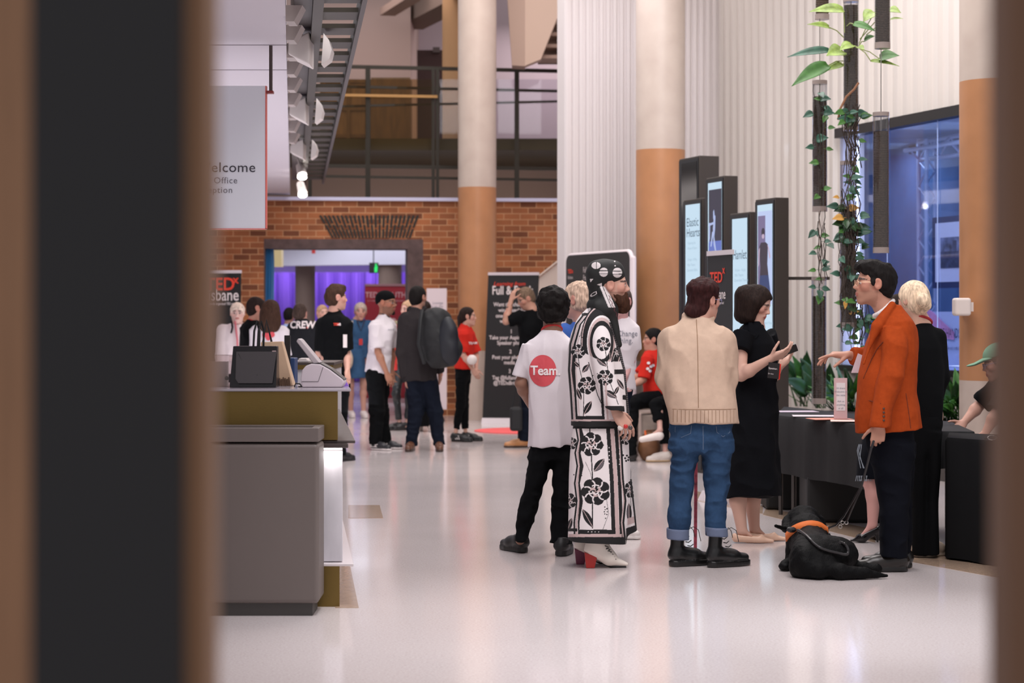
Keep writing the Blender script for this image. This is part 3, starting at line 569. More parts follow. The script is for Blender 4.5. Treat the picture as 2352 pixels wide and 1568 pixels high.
mb = MB(); mb.tube([W(px, 4+18*(1-((1410-px)/620)**1.6), 18+.0*px) for px in np.linspace(740, 1412, 16)], .006, 6); tag(mb.build('cable', M('cable_white', (220, 208, 204), .5)), 'thin white cable sagging across the hall near the top', 'cable')
# timber batten screen the picture is taken through
tm = M('tan_timber', (150, 112, 82), .6, var=.1, vs=4, vx=(8, 8, .6)); bl_ = M('screen_black', (26, 27, 30), .6)
for d0, parts_, lab in ((1.6, ((70, 413, 0.0, bl_, 'post'), (413, 478, .03, tm, 'batten')), 'wide dark post with a tan timber batten close to the lens at the left'), (3.4, ((-60, 101, 0, tm, 'batten'),), 'tan timber batten at the far left edge close to the lens'), (1.6, ((2312, 2440, 0, M('tan_timber_dim', (112, 80, 58), .6, var=.1, vs=4, vx=(8, 8, .6)), 'batten'),), 'brown timber batten at the far right edge close to the lens')):
    t = thing('screen_post', lab, 'post', (X(parts_[0][0], d0), d0, 0))
    for a, c, dd, m_, n in parts_:
        mb = MB(); mb.box(X(a, d0+dd), X(c, d0+dd), d0+dd, d0+dd+.06, 0, 3.2); mb.build(n, m_, t)
# ---------------------------------------------------------------- figures
def finer(v, f, step):
    """cut flat lettering along a grid so that it can follow a curved cloth"""
    bm = bmesh.new(); vs = [bm.verts.new((a, b, 0)) for a, b in v]
    for q in f:
        try: bm.faces.new([vs[i] for i in q])
        except ValueError: pass
    for k in (0, 1):
        c = [w.co[k] for w in bm.verts]; t = min(c)+step
        while t < max(c):
            co = [0, 0, 0]; co[k] = t; n = [0, 0, 0]; n[k] = 1; bmesh.ops.bisect_plane(bm, geom=bm.verts[:]+bm.edges[:]+bm.faces[:], dist=1e-6, plane_co=co, plane_no=n); t += step
    bm.verts.index_update(); o = np.array([w.co[:2] for w in bm.verts]); g = [tuple(w.index for w in q.verts) for q in bm.faces]; bm.free(); return o, g
def S(*rgb): return np.array(lin(rgb))
SKIN = M('skin', (200, 150, 125), .5, attr=True, spec=.35)
def hmat(name, rgb): return M('hair_'+name, rgb, .72, bump=1.0, bs=120, vx=(1, 1, .22), spec=.15, var=.4, vs=80)
HEYE = dict(white=(200, 190, 185))
class Head:
    def __init__(s, c, yaw, pitch=0, roll=0, h=.23):
        y, p, q = (math.radians(a) for a in (yaw, pitch, roll)); s.c = np.asarray(c, float); s.h = h
        f = V3(math.sin(y), math.cos(y), 0); r = V3(math.cos(y), -math.sin(y), 0); u = V3(0, 0, 1)
        f, u = f*math.cos(p)+u*math.sin(p), u*math.cos(p)-f*math.sin(p)
        r, u = r*math.cos(q)+u*math.sin(q), u*math.cos(q)-r*math.sin(q); s.r, s.f, s.u = r, f, u; s.A = (r, f, u)
    def p(s, r, f, u): return s.c+s.h*(s.r*r+s.f*f+s.u*u)
    def E(s, c, rad, **k): return ell(s.p(*c), [a*s.h for a in rad], s.A, **k)
    def K(s, a, b, ra, rb=None, **k): return cone(s.p(*a), s.p(*b), ra*s.h, None if rb is None else rb*s.h, **k)
    def prims(s, neck, nr=.055, jaw=1.0):
        h = s.h; g = .03
        P = [s.E((0, -.03, .12), (.325, .405, .375), k=g), s.E((0, .10, -.15), (.245*jaw, .28, .33), k=g), s.K((.17, -.02, -.24), (.06, .27, -.41), .085, .075, k=.025), s.K((-.17, -.02, -.24), (-.06, .27, -.41), .085, .075, k=.025),
             s.E((0, .31, -.42), (.09, .085, .075), k=.015), s.K((-.17, .32, .075), (.17, .32, .075), .06, k=.015), s.E((.185, .235, -.07), (.10, .11, .10), k=.02), s.E((-.185, .235, -.07), (.10, .11, .10), k=.02),
             s.E((0, .33, -.25), (.14, .075, .12), k=.02)]
        for q in (-1, 1): P += [s.E((q*.14, .44, .0), (.075, .085, .05), k=.014, op='sub'), s.E((q*.135, .315, .0), (.072, .065, .055), k=.003)]
        P += [s.K((0, .365, .06), (0, .462, -.105), .032, .040, k=.012), s.E((.05, .405, -.125), (.040, .05, .032), k=.01), s.E((-.05, .405, -.125), (.040, .05, .032), k=.01),
              s.E((0, .395, -.235), (.105, .045, .026), k=.006), s.E((0, .388, -.285), (.09, .05, .03), k=.006), s.K((-.11, .41, -.26), (.11, .41, -.26), .007, op='sub', k=.004)]
        for q in (-1, 1): P += [s.E((q*.345, -.03, .0), (.04, .10, .145), k=.006), s.E((q*.385, -.01, .01), (.035, .05, .085), k=.005, op='sub')]
        P += [cone(s.p(0, -.06, -.22), neck, nr, nr*1.12, k=.03)]
        return P
    def color(s, co, base, lip=(165, 85, 80), brow=(40, 28, 22), blush=.06, stubble=None, lids=False):
        q = (co-s.c)/s.h; r, f, u = q@s.r, q@s.f, q@s.u; c = np.tile(np.asarray(base), (len(co), 1)); near = (np.abs(u) < .75) & (f > .15)
        def put(m, w, rgb):
            w = np.where(m, w, 0)[:, None]; c[:] = c*(1-w)+np.asarray(lin(rgb))*w
        ear = (np.abs(np.abs(r)-.36) < .09) & (np.abs(f+.03) < .12) & (np.abs(u) < .16)
        put(ear | (near & (np.hypot(np.abs(r)-.19, u+.08) < .13)), blush*3, (190, 80, 65))
        if stubble: put((u < -.17) & (f > -.05) & (u > -.55) & (np.abs(r) < .4), .5, stubble)
        put(near & (((r/.11)**2+((u+.26)/.058)**2) < 1) & (f > .33), .8, lip)
        a = np.abs(r)
        if lids: put(near & (((a-.135)/.085)**2+((u+.028)/.012)**2 < 1), .8, (50, 34, 28))
        else:
         put(near & (((a-.135)/.075)**2+((u+.0)/.03)**2 < 1), .9, (205, 195, 190)); put(near & (np.hypot(a-.135, u) < .032), 1, (25, 18, 15)); put(near & (((a-.135)/.085)**2+((u-.032)/.014)**2 < 1), .75, (40, 28, 24))
        put(near & (((a-.15)/.115)**2+((u-.105+.012*(a-.15)/.1)/.03)**2 < 1), .9, brow)
        return c
    # hair shapes
    def cap(s, t=.03, nape=True, low=-.30, face=None):
        P = [s.E((0, -.035, .125), (.325+t, .40+t*1.1, .375+t*1.2), k=.02)]
        if nape: P.append(s.E((0, -.17, -.10+0*low), (.275+t*.6, .25+t, -low+.0), k=.03))
        P.append(s.E(*(face or ((0, .44, -.14), (.46, .36, .44))), op='sub', k=.012))
        for q in (-1, 1): P.append(s.E((q*.40, .0, -.04), (.13, .13, .17), op='sub', k=.015))
        return P
def glasses(P, H, rgb=(160, 130, 100), metal=.8):
    mb = MB(); m = M('glasses_frame_%d' % rgb[0], rgb, .3, metal)
    for q in (-1, 1):
        mb.tube([H.p(q*.145+.085*math.cos(a), .435-.02*math.cos(a)*q, -.005+.072*math.sin(a)) for a in np.linspace(0, 2*math.pi, 17)], .0018, 6, False)
        mb.tube([H.p(q*.23, .425, .02), H.p(q*.335, .20, .03), H.p(q*.345, -.02, .03)], .0016, 6)
    mb.tube([H.p(-.06, .44, .01), H.p(0, .46, .02), H.p(.06, .44, .01)], .0018, 6)
    return mb.build('glasses', m, P.root)
def hand(w, a, n, t, s=1.0, curl=((15, 20, 12),)*4, thumb=(35, 20), spread=4, tdir=(.62, .72, .28)):
    w = np.asarray(w, float); a = unit(a); n = unit(np.asarray(n)-a*np.dot(a, n)); tt = np.cross(a, n); t = tt if np.dot(tt, t) > 0 else -tt; P = []
    off = (.029, .010, -.010, -.028); ml = (.090, .094, .088, .080); ph = ((.043, .026, .021), (.047, .030, .022), (.043, .028, .021), (.034, .021, .018)); rr = (.0088, .0092, .0086, .0076)
    for i in range(4):
        k0 = w+a*ml[i]*s+t*off[i]*s; P.append(cone(w+a*.012*s+t*off[i]*.55*s, k0, .0145*s, .0115*s, k=.012))
        an = 0; p = k0; d0 = unit(a+t*math.radians(spread)*(1.5-i))
        for j in range(3):
            an += math.radians(curl[i][j]); d = d0*math.cos(an)+n*math.sin(an); q = p+d*ph[i][j]*s; r0 = rr[i]*s*(1-.08*j); P.append(cone(p, q, r0, r0*.92, k=.003)); p = q
    P.append(ell(w+a*.05*s+n*.006*s, (.036*s, .046*s, .014*s), (t, a, n), k=.012))
    b = w+a*.022*s+t*.026*s+n*.006*s; d = unit(a*tdir[0]+t*tdir[1]+n*tdir[2]); p = b
    for j, (L, r) in enumerate(((.040, .0115), (.031, .0096), (.026, .0085))):
        q = p+d*L*s; P.append(cone(p, q, r*s, r*s*.9, k=.006 if j == 0 else .003)); p = q
        if j < 2: d = unit(d*math.cos(math.radians(thumb[j]))+(a*.8+n*.6)*math.sin(math.radians(thumb[j])))
    return P
class Person:
    def __init__(s, label, D, cx, top, yaw, res=.006, build=1.0, skin=(205, 155, 132), foot=None, group=None, H=None):
        s.D, s.res, s.b, s.skin = D, res, build, (lambda c: (c*.86+c.mean()*.14)*.90)(S(*skin)); s.H = H or Z(top, D); H = s.H
        s.root = thing('person', label, 'person', (X(cx, D), D, 0), group); s.o = V3(X(cx, D), D, 0)
        y = math.radians(yaw); s.f = V3(math.sin(y), math.cos(y), 0); s.r = V3(math.cos(y), -math.sin(y), 0); s.A = (s.r, s.f, V3(0, 0, 1)); s.yaw = yaw
        J = s.J = {}; o = s.o; u = V3(0, 0, 1)
        J['hip'] = o+u*.53*H; J['neck'] = o+u*.835*H-s.f*.015; J['head'] = o+u*.93*H+s.f*.02
        for q, n in ((1, 'R'), (-1, 'L')):
            J['sh'+n] = J['neck']-u*.03*H+s.r*q*.105*H*build; J['el'+n] = J['sh'+n]-u*.18*H+s.r*q*.03; J['wr'+n] = J['el'+n]-u*.15*H+s.f*.05
            J['hi'+n] = o+u*.50*H+s.r*q*.052*H; J['kn'+n] = o+u*.28*H+s.r*q*.055*H; J['an'+n] = o+u*.05*H+s.r*q*.055*H-s.f*.02; J['to'+n] = J['an'+n]+s.f*.07-u*(.05*H-.040)
        s.hands = {}; s.extra = []; s.face = {}; s.h = H*.132
    def w(s, px, py, dd=0.0): return W(px, py, s.D+dd)
    def set(s, **k):
        for n, v in k.items(): s.J[n] = s.w(*v) if not isinstance(v, np.ndarray) else v
        for n in 'LR':
            if 'an'+n in k and 'to'+n not in k: s.J['to'+n] = s.J['an'+n]+s.f*.06; s.J['to'+n][2] = min(.045, s.J['an'+n][2])
        return s
    def sh(s, n, dz): s.J[n] = s.J[n]+np.asarray(dz, float)
    def head(s, c=None, yaw=None, pitch=0, roll=0, h=None, jaw=1.0, nr=.055, **face):
        if c is not None: s.J['head'] = s.w(*c)
        s.hd = Head(s.J['head'], s.yaw if yaw is None else yaw, pitch, roll, h or s.h); s.jaw, s.nr, s.face = jaw, nr, face; return s.hd
    def lo(s, rows, n=2.4, k=.02, **kw):            # rows: py, x left, x right, half depth, depth offset  (silhouette edges read off the photograph)
        st = []
        for r in rows:
            dd = r[4] if len(r) > 4 else 0.0; d = s.D+dd; st.append((Z(r[0], d), X((r[1]+r[2])/2, d), d, (r[2]-r[1])/2*d/F, r[3]))
        return loft(st, k, n, **kw)
    def body(s, legs=.6, upper=.78, fore=1.0, torso=.86, extra=()):
        """legs, upper (arm), fore (arm), torso: how far the figure fills out; kept slim where cloth covers it"""
        J, b = s.J, s.b; u = V3(0, 0, 1); ax = unit(J['neck']-J['hip']); f = unit(s.f-ax*np.dot(s.f, ax)); A = (np.cross(f, ax), f, ax)
        T = lambda t: J['hip']+(J['neck']-J['hip'])*t; sc = s.H/1.72*b; q = sc*torso
        P = [ell(T(-.02), (.140*q, .095*q, .12), A, k=.04), ell(T(.4), (.122*q, .088*q, .19), A, k=.05), ell(T(.68), (.140*q, .095*q, .14), A, k=.04), cone(J['shL']-u*.015, J['shR']-u*.015, .040*q, k=.04), cone(T(.85), J['neck'], .06*q, .048, k=.04)]
        P += s.hd.prims(J['neck'], s.nr, s.jaw)
        for n in 'LR':
            P += chain([J['sh'+n]-u*.012, J['el'+n]], [.043*sc*upper, .037*sc*max(upper, fore*.9)], k=.03); e, w = J['el'+n], J['wr'+n]; m = e+(w-e)*.28
            P += chain([e, m, w], [.036*sc*fore, .040*sc*fore, .025*sc], k=.02)
            if n in s.hands: P += hand(w, **s.hands[n])
            else:
                a = unit(w-e); P += hand(w, a, unit(s.r*(-1 if n == 'R' else 1)+s.f*.1), s.f, s.H/1.75, ((22, 25, 15),)*4)
            g = legs if not isinstance(legs, tuple) else legs[0]; c = legs if not isinstance(legs, tuple) else legs[1]   # thigh, calf
            P += chain([J['hi'+n], J['kn'+n]], [.078*sc*g, .052*sc*max(g, c)], k=.04); kk, a = J['kn'+n], J['an'+n]; m = kk+(a-kk)*.3-s.f*.018*c
            P += chain([kk, m, a], [.050*sc*c, .052*sc*c, .034*sc*max(c, .8)], k=.03); P.append(cone(a, J['to'+n], .024, .010, k=.02))
        P += list(extra); fc = dict(s.face)
        o, s.bf = solid('body', P, s.res, SKIN, s.root, col=lambda co: s.hd.color(co, s.skin, **fc)); return o
    def cloth(s, name, prims, mat, wr=((.006, 9, 9, 5), (.003, 22, 22, 12)), res=None, col=None, label=None):
        o, fl = solid(name, prims, res or s.res, mat, s.root, wr, col)
        if label: o['label'] = label
        s.last = fl; s.lastobj = o; return o
    def hair(s, prims, mat, wr=((.004, 40, 40, 14),), name='hair', res=None): return s.cloth(name, prims, mat, wr, res)
    def tee(s, mat, sleeve=.6, t=.022, hem=-.08, neck=.075, name='shirt', long=False, flare=.012, wr=((.010, 8, 8, 5), (.006, 15, 15, 9, 'r')), low=.06, open_=0):
        J, b = s.J, s.b; sc = s.H/1.72*b; ax = unit(J['neck']-J['hip']); f = unit(s.f-ax*np.dot(s.f, ax)); A = (np.cross(f, ax), f, ax); T = lambda q: J['hip']+(J['neck']-J['hip'])*q
        P = [ell(T(.4), (.140*sc+t, .098*sc+t, .21), A, k=.05), ell(T(.68), (.155*sc+t, .105*sc+t, .16), A, k=.05), cone(J['shL'], J['shR'], .045*sc+t*.7, k=.06), cone(T(.85), T(1.0), .08*sc+t, .052+t*.5, k=.05)]
        P += [cone(T(hem), T(.25), .142*sc+t+flare, .138*sc+t, k=.03, flat=(f, 1.38), cap=True)]
        for n in 'LR':
            e = J['el'+n] if long else J['sh'+n]+(J['el'+n]-J['sh'+n])*sleeve
            P.append(cone(J['sh'+n], e, .050*sc+t*.8, .046*sc+t*(1.0 if not long else .75), k=.03, cap=not long))
            if long: P.append(cone(e, J['el'+n]+(J['wr'+n]-J['el'+n])*.97, .046*sc+t*.75, .036*sc+t*.5, k=.02, cap=True)); P.append(ell(e, .046*sc+t*.75, k=.02))
        P.append(ell(J['neck']+ax*.05+f*.02, (neck, neck, .06), A, op='sub', k=.01))
        return s.cloth(name, P, mat, wr)
    def trousers(s, mat, r=(.100, .070, .058), hem=.02, name='trousers', t=.0, wr=((.009, 9, 9, 8), (.006, 14, 14, 20, 'r')), top=.06, crop=None):
        J, b = s.J, s.b; sc = s.H/1.72*b; ax = unit(J['neck']-J['hip']); T = lambda q: J['hip']+(J['neck']-J['hip'])*q; P = [ell(T(0)-ax*.02, (.152*sc, .104*sc, .14), s.A, k=.04), plane(T(top), ax, k=.01)]
        Q = []
        for n in 'LR':
            a = J['an'+n]; kk = J['kn'+n]; e = a+unit(a-kk)*(.02 if crop is None else -crop); e[2] = max(e[2], .02)
            Q += [cone(J['hi'+n], kk, r[0]*sc, r[1]*sc, k=.04), cone(kk, e, r[1]*sc, r[2]*sc, k=.03, cap=True), ell(kk, r[1]*sc*1.0, k=.02)]
        return s.cloth(name, P[:1]+Q+P[1:], mat, wr)
    def shoe(s, n, rgb, sole=(30, 28, 27), kind='shoe', high=.0, th=.022, L=.275, d=None, heel=0, toe=.0, rough=.45, up=None, W_=.0425):
        a = s.J['an'+n]; d = unit(V3(*(d if d is not None else s.f))); t = V3(d[1], -d[0], 0); z = lambda p, h: V3(p[0], p[1], h); hb = a-d*.055*L/.275; te = hb+d*L
        P = [cone(z(hb+d*.035, th+.03), z(hb+d*L*.55, th+.022), .040, .042, k=.02, flat=(t, .95)), cone(z(hb+d*L*.55, th+.020), z(te-d*.045, th+.012), .043, .034, k=.02, flat=(V3(0, 0, 1), 1.25)),
             cone(z(hb+d*.045, th+.03), z(a, max(a[2], .09)+high), .040, .042 if high else .038, k=.03, cap=True), cone(z(hb+d*.05, th+.05), z(hb+d*L*.62, th+.03), .036, .03, k=.02)]
        P += [plane((0, 0, 0.003), (0, 0, -1))]
        if th > .01:
            P.append(slab(hb+d*.040, hb+d*L*.66, W_*.88, W_*1.04, .003, th, .002)); P.append(slab(hb+d*L*.66, te-d*.042, W_*1.04, W_*.84, .003, th, .002)); P.append(P.pop(-3))
        c0, c1 = S(*rgb), S(*sole)
        def col(co): return np.where((co[:, 2] < th)[:, None], c1, c0)
        m = M('shoe_%s_%d' % (kind, int(rough*100)), rgb, rough, attr=True)
        return s.cloth('boot' if high > .03 else 'shoe', P, m, None, res=min(s.res, .005), col=col)
    def lanyard(s, rgb=(190, 40, 40), drop=.0):
        mb = MB(); J = s.J; n = J['neck']; ax = V3(0, 0, 1); R = .060
        mb.tube([n+s.r*R*math.cos(a)+s.f*(R*.95*math.sin(a)+.008)+ax*(.012-.03*math.sin(a)) for a in np.linspace(0, 2*math.pi, 25)], .009, 8, False)
        return mb.build('lanyard', M('lanyard_%d' % rgb[0], rgb, .6), s.root)
    def print_text(s, fl, lines, mat, name='print', lift=.004):
        """lettering printed on cloth: (text, size in metres, px, py) laid on the side that faces the hall"""
        mb = MB()
        for t, size, px, py, kw in lines:
            v, f = finer(*glyphs(t, size, **kw), .014 if size > .03 else .03); c = s.w(px, py); x = c[0]+v[:, 0]; z = c[2]+v[:, 1]; y = fl.front(x, z)-lift
            mb.add(np.stack([x, y, z], 1), f)
        return mb.build(name, mat, s.lastobj)
# ---------------------------------------------------------------- the people standing in front
FAB = dict(rough=.92, spec=.12)
c_white = M('white_cotton', (216, 208, 212), bump=.15, bs=120, **FAB); c_black = M('black_cotton', (11, 12, 14), bump=.2, bs=160, **FAB)
c_navy = M('navy_wool', (11, 13, 21), bump=.2, bs=160, **FAB); c_red = M('red_cotton', (196, 44, 34), bump=.15, bs=120, **FAB)
c_denim = M('blue_denim', (44, 68, 98), bump=.3, bs=300, var=.10, vs=60, **FAB); c_cuff = M('denim_turn_up', (104, 114, 138), bump=.4, bs=350, **FAB)
c_cream = M('cream_canvas', (196, 170, 150), bump=.2, bs=220, var=.05, vs=30, **FAB); c_rust = M('rust_wool', (158, 64, 24), bump=.3, bs=240, var=.08, vs=40, **FAB)
c_grey = M('charcoal_cotton', (46, 42, 43), bump=.2, bs=160, **FAB); c_dnavy = M('dark_denim', (21, 26, 38), bump=.3, bs=200, **FAB)
h_black = hmat('black', (20, 16, 15)); h_dark = hmat('dark_brown', (38, 26, 22)); h_brown = hmat('brown', (62, 42, 32)); h_plum = hmat('dark_plum', (50, 24, 24)); h_blond = hmat('pale_blond', (224, 200, 172)); h_grey = hmat('silver', (186, 170, 160)); h_fair = hmat('fair', (172, 140, 112)); h_salt = hmat('ash', (112, 92, 76))

# 1 - round printed tee, seen from behind
P = Person('person seen from behind in a white t-shirt with a round red print and black trousers', 12.37, 1262, 655, -8, .0055, skin=(150, 104, 82))
P.set(neck=(1268, 762, 0), shL=(1222, 795, .02), shR=(1312, 795, .0), elL=(1196, 880, .0), wrL=(1222, 935, .17), elR=(1322, 880, .0), wrR=(1300, 930, .17), hip=(1265, 1000, 0), hiL=(1242, 1030, 0), hiR=(1292, 1030, 0), knL=(1226, 1130, 0), knR=(1288, 1130, 0), anL=(1195, 1240, 0.0), anR=(1288, 1245, -.12))
P.head((1268, 702, .02), yaw=-12, h=.235, nr=.052); P.body()
H = P.hd
P.hair([ell(P.w(1271, 692, .0), (.103, .118, .100), k=.03), ell(P.w(1268, 722, -.02), (.088, .095, .062), k=.04), H.E((0, .45, -.2), (.42, .34, .42), op='sub', k=.012)], h_black, wr=((.010, 26, 26, 26), (.006, 60, 60, 60)))
P.lanyard((195, 45, 42))
sh = [P.lo([(1024, 1212, 1320, .135), (1012, 1212, 1320, .138), (960, 1213, 1318, .13), (910, 1210, 1316, .128), (868, 1207, 1316, .125), (830, 1204, 1318, .12), (800, 1202, 1326, .11), (785, 1208, 1322, .095), (770, 1232, 1304, .075), (757, 1246, 1290, .06)], n=2.3, tilt=(.06, 0))]
sh += [cone(P.w(1222, 797, 0), P.w(1193, 868, -.005), .066, .052, k=.03, cap=True), cone(P.w(1312, 797, 0), P.w(1326, 866, 0), .066, .052, k=.03, cap=True), ell(P.w(1268, 742, .03), (.062, .062, .045), op='sub', k=.008)]
P.cloth('shirt', sh, c_white, wr=((.011, 7, 7, 4), (.009, 11, 11, 4, 'r'), (.003, 26, 26, 12))); FL = P.last
mb = MB(); n = 26; vs = [(0, 0)]; R = 36*P.D/F
for i in range(1, 13):
    for j in range(48): vs.append((R*.86*i/12*math.cos(2*math.pi*j/48), R*i/12*math.sin(2*math.pi*j/48)))
vs = np.array(vs); fs = [(0, 1+j, 1+(j+1) % 48) for j in range(48)]+[(1+48*i+j, 1+48*(i+1)+j, 1+48*(i+1)+(j+1) % 48, 1+48*i+(j+1) % 48) for i in range(11) for j in range(48)]
c = P.w(1246, 850); x = c[0]+vs[:, 0]; z = c[2]+vs[:, 1]; mb.add(np.stack([x, FL.front(x, z)-.003, z], 1), fs)
o = mb.build('round_print', M('print_red', (205, 78, 86), .8), P.lastobj, smooth=True); o['label'] = 'round red print on the back'
P.print_text(FL, [('Team.', .079, 1218, 859, dict(bold=.026, sx=.94))], M('print_white', (232, 222, 222), .8), 'print_lettering', .007)
tr = [P.lo([(1055, 1211, 1318, .108), (1030, 1217, 1314, .105), (1005, 1222, 1310, .10)], n=2.2), P.lo([(1243, 1179, 1214, .075, .0), (1215, 1184, 1218, .072), (1180, 1190, 1230, .075), (1150, 1195, 1240, .08), (1120, 1201, 1250, .085), (1090, 1207, 1260, .09), (1050, 1212, 1268, .098), (1035, 1217, 1268, .095)], n=2.1),
      P.lo([(1246, 1264, 1314, .08, -.10), (1200, 1264, 1311, .075, -.06), (1150, 1266, 1313, .08, -.02), (1100, 1267, 1316, .085), (1050, 1268, 1316, .098), (1035, 1268, 1312, .095)], n=2.1)]
P.cloth('trousers', tr, c_black, wr=((.009, 8, 8, 10), (.008, 10, 10, 18, 'r'), (.003, 30, 30, 30)))
P.J['anL'] = P.w(1196, 1243, .05); P.J['anR'] = P.w(1290, 1245, -.13)
P.shoe('L', (22, 22, 23), (14, 14, 14), high=.02, d=(-.55, .83, 0), th=.03); P.shoe('R', (22, 22, 23), (14, 14, 14), high=.02, d=(.25, .97, 0), th=.03)

# 2 - black and white printed coat, in profile
P = Person('bearded person in profile in a black and white rose-print coat and skirt', 11.75, 1385, 600, 90, .005, skin=(208, 156, 134), H=1.74)
P.set(neck=(1382, 725, .01), shR=(1374, 765, -.11), shL=(1378, 765, .11), elR=(1383, 862, -.20), wrR=(1414, 945, -.19), elL=(1375, 855, .2), wrL=(1398, 910, .18), hip=(1375, 960, 0), hiR=(1372, 990, -.08), hiL=(1372, 990, .08), knR=(1378, 1120, -.08), knL=(1365, 1120, .1), anR=(1372, 1250, -.09), anL=(1340, 1248, .09))
P.hands['R'] = dict(a=V3(.60, -.05, -.80), n=V3(-.4, .75, -.35), t=V3(.75, .2, .5), s=1.12, curl=((25, 22, 10), (32, 28, 12), (38, 30, 15), (42, 30, 15)), spread=5)
P.head((1402, 655, 0), yaw=88, pitch=0, h=.235, nr=.055, brow=(30, 20, 16), stubble=(90, 55, 40)); P.body(.6, .7, .7); H = P.hd
P.hair([H.E((0, .27, -.44), (.20, .22, .22), k=.03), H.K((.2, .06, -.22), (.11, .24, -.40), .085, .12, k=.03), H.K((-.2, .06, -.22), (-.11, .24, -.40), .085, .12, k=.03), H.E((0, .30, -.58), (.14, .16, .13), k=.03), H.K((-.1, .40, -.205), (.1, .40, -.205), .03, k=.01), H.K((.12, .37, -.21), (.14, .32, -.36), .035, k=.015), H.K((-.12, .37, -.21), (-.14, .32, -.36), .035, k=.015)], hmat('auburn_beard', (62, 38, 26)), wr=((.005, 45, 45, 25), (.003, 90, 90, 60)), name='beard')
wrapc, wrapw = S(17, 18, 18), S(205, 196, 196)
def wrapcol(co):
    u = CX+F*co[:, 0]/co[:, 1]; v = HY+(HC-co[:, 2])*F/co[:, 1]; c = np.tile(wrapc, (len(co), 1))
    for cx, cy, rx, ry, lines in ((1386.5, 625, 10, 10.5, 3), (1418, 626, 11, 11.5, 3), (1369, 609.5, 10.5, 8, 1)):
        m = ((u-cx)/rx)**2+((v-cy)/ry)**2 < 1; teeth = (np.abs(v-cy+3.6) < .9) | (np.abs(v-cy-3.6) < .9) if lines == 3 else (np.abs(u-cx-1) < .7); c[m & ~teeth] = wrapw
    m = (v > 640+.0*u) & (np.abs(u-1359+ (v-640)*.35) < (648-v)*.55) & (v < 648); c[m] = wrapw
    m = (np.abs(u-1377) < 5.5) & (np.abs(v-653.5) < (u-1371)*.35) ; c[m] = wrapw
    m = (((u-1364)*.85+(675-v)*.5)/9.5)**2+(((u-1364)*.5-(675-v)*.85)/3.6)**2; c[(m < 1) & (m > .45)] = wrapw
    for a, b in ((1412, 600), (1413, 610)): c[np.hypot(u-a, v-b) < 1.6] = wrapw
    return c
Wp = [ell(P.w(1392, 628, 0), (.112, .108, .080), k=.03), ell(P.w(1390, 613, 0), (.092, .092, .040), k=.03), ell(P.w(1369, 640, 0), (.055, .088, .085), k=.03), cone(P.w(1372, 655, 0), P.w(1373, 688, 0), .050, .054, k=.03, flat=(V3(0, 1, 0), .75)), H.E((0, .42, -.30), (.5, .55, .42), op='sub', k=.006)]
P.cloth('head_wrap', Wp, M('wrap_print', (20, 20, 20), .75, attr=True), ((.004, 20, 20, 30),), .0028, wrapcol)
def scarfcol(co):
    u = CX+F*co[:, 0]/co[:, 1]; v = HY+(HC-co[:, 2])*F/co[:, 1]; c = np.tile(wrapc, (len(co), 1)); l = (u-1381)-(v-664)*.42
    c[(l > -1) & (l < 15) & (v > 650) & (v < 706)] = wrapw; c[(np.abs(l-6) < .8)] = wrapc; c[(np.abs(l-11-np.sin(v*.5)*1.5) < .8) & (v > 678)] = S(90, 40, 50); return c
P.cloth('scarf', [cone(P.w(1381, 668, -.055), P.w(1398, 702, -.06), .034, .036, k=.02), cone(P.w(1381, 668, .055), P.w(1398, 702, .06), .034, .036, k=.02), ell(P.w(1388, 712, 0), (.085, .11, .075), k=.04), ell(P.w(1374, 702, 0), (.066, .10, .055), k=.03), cone(P.w(1402, 715, -.05), P.w(1420, 790, -.04), .035, .022, k=.02)], M('scarf_print', (20, 20, 20), .7, attr=True), ((.006, 24, 24, 14),), .0032, scarfcol)
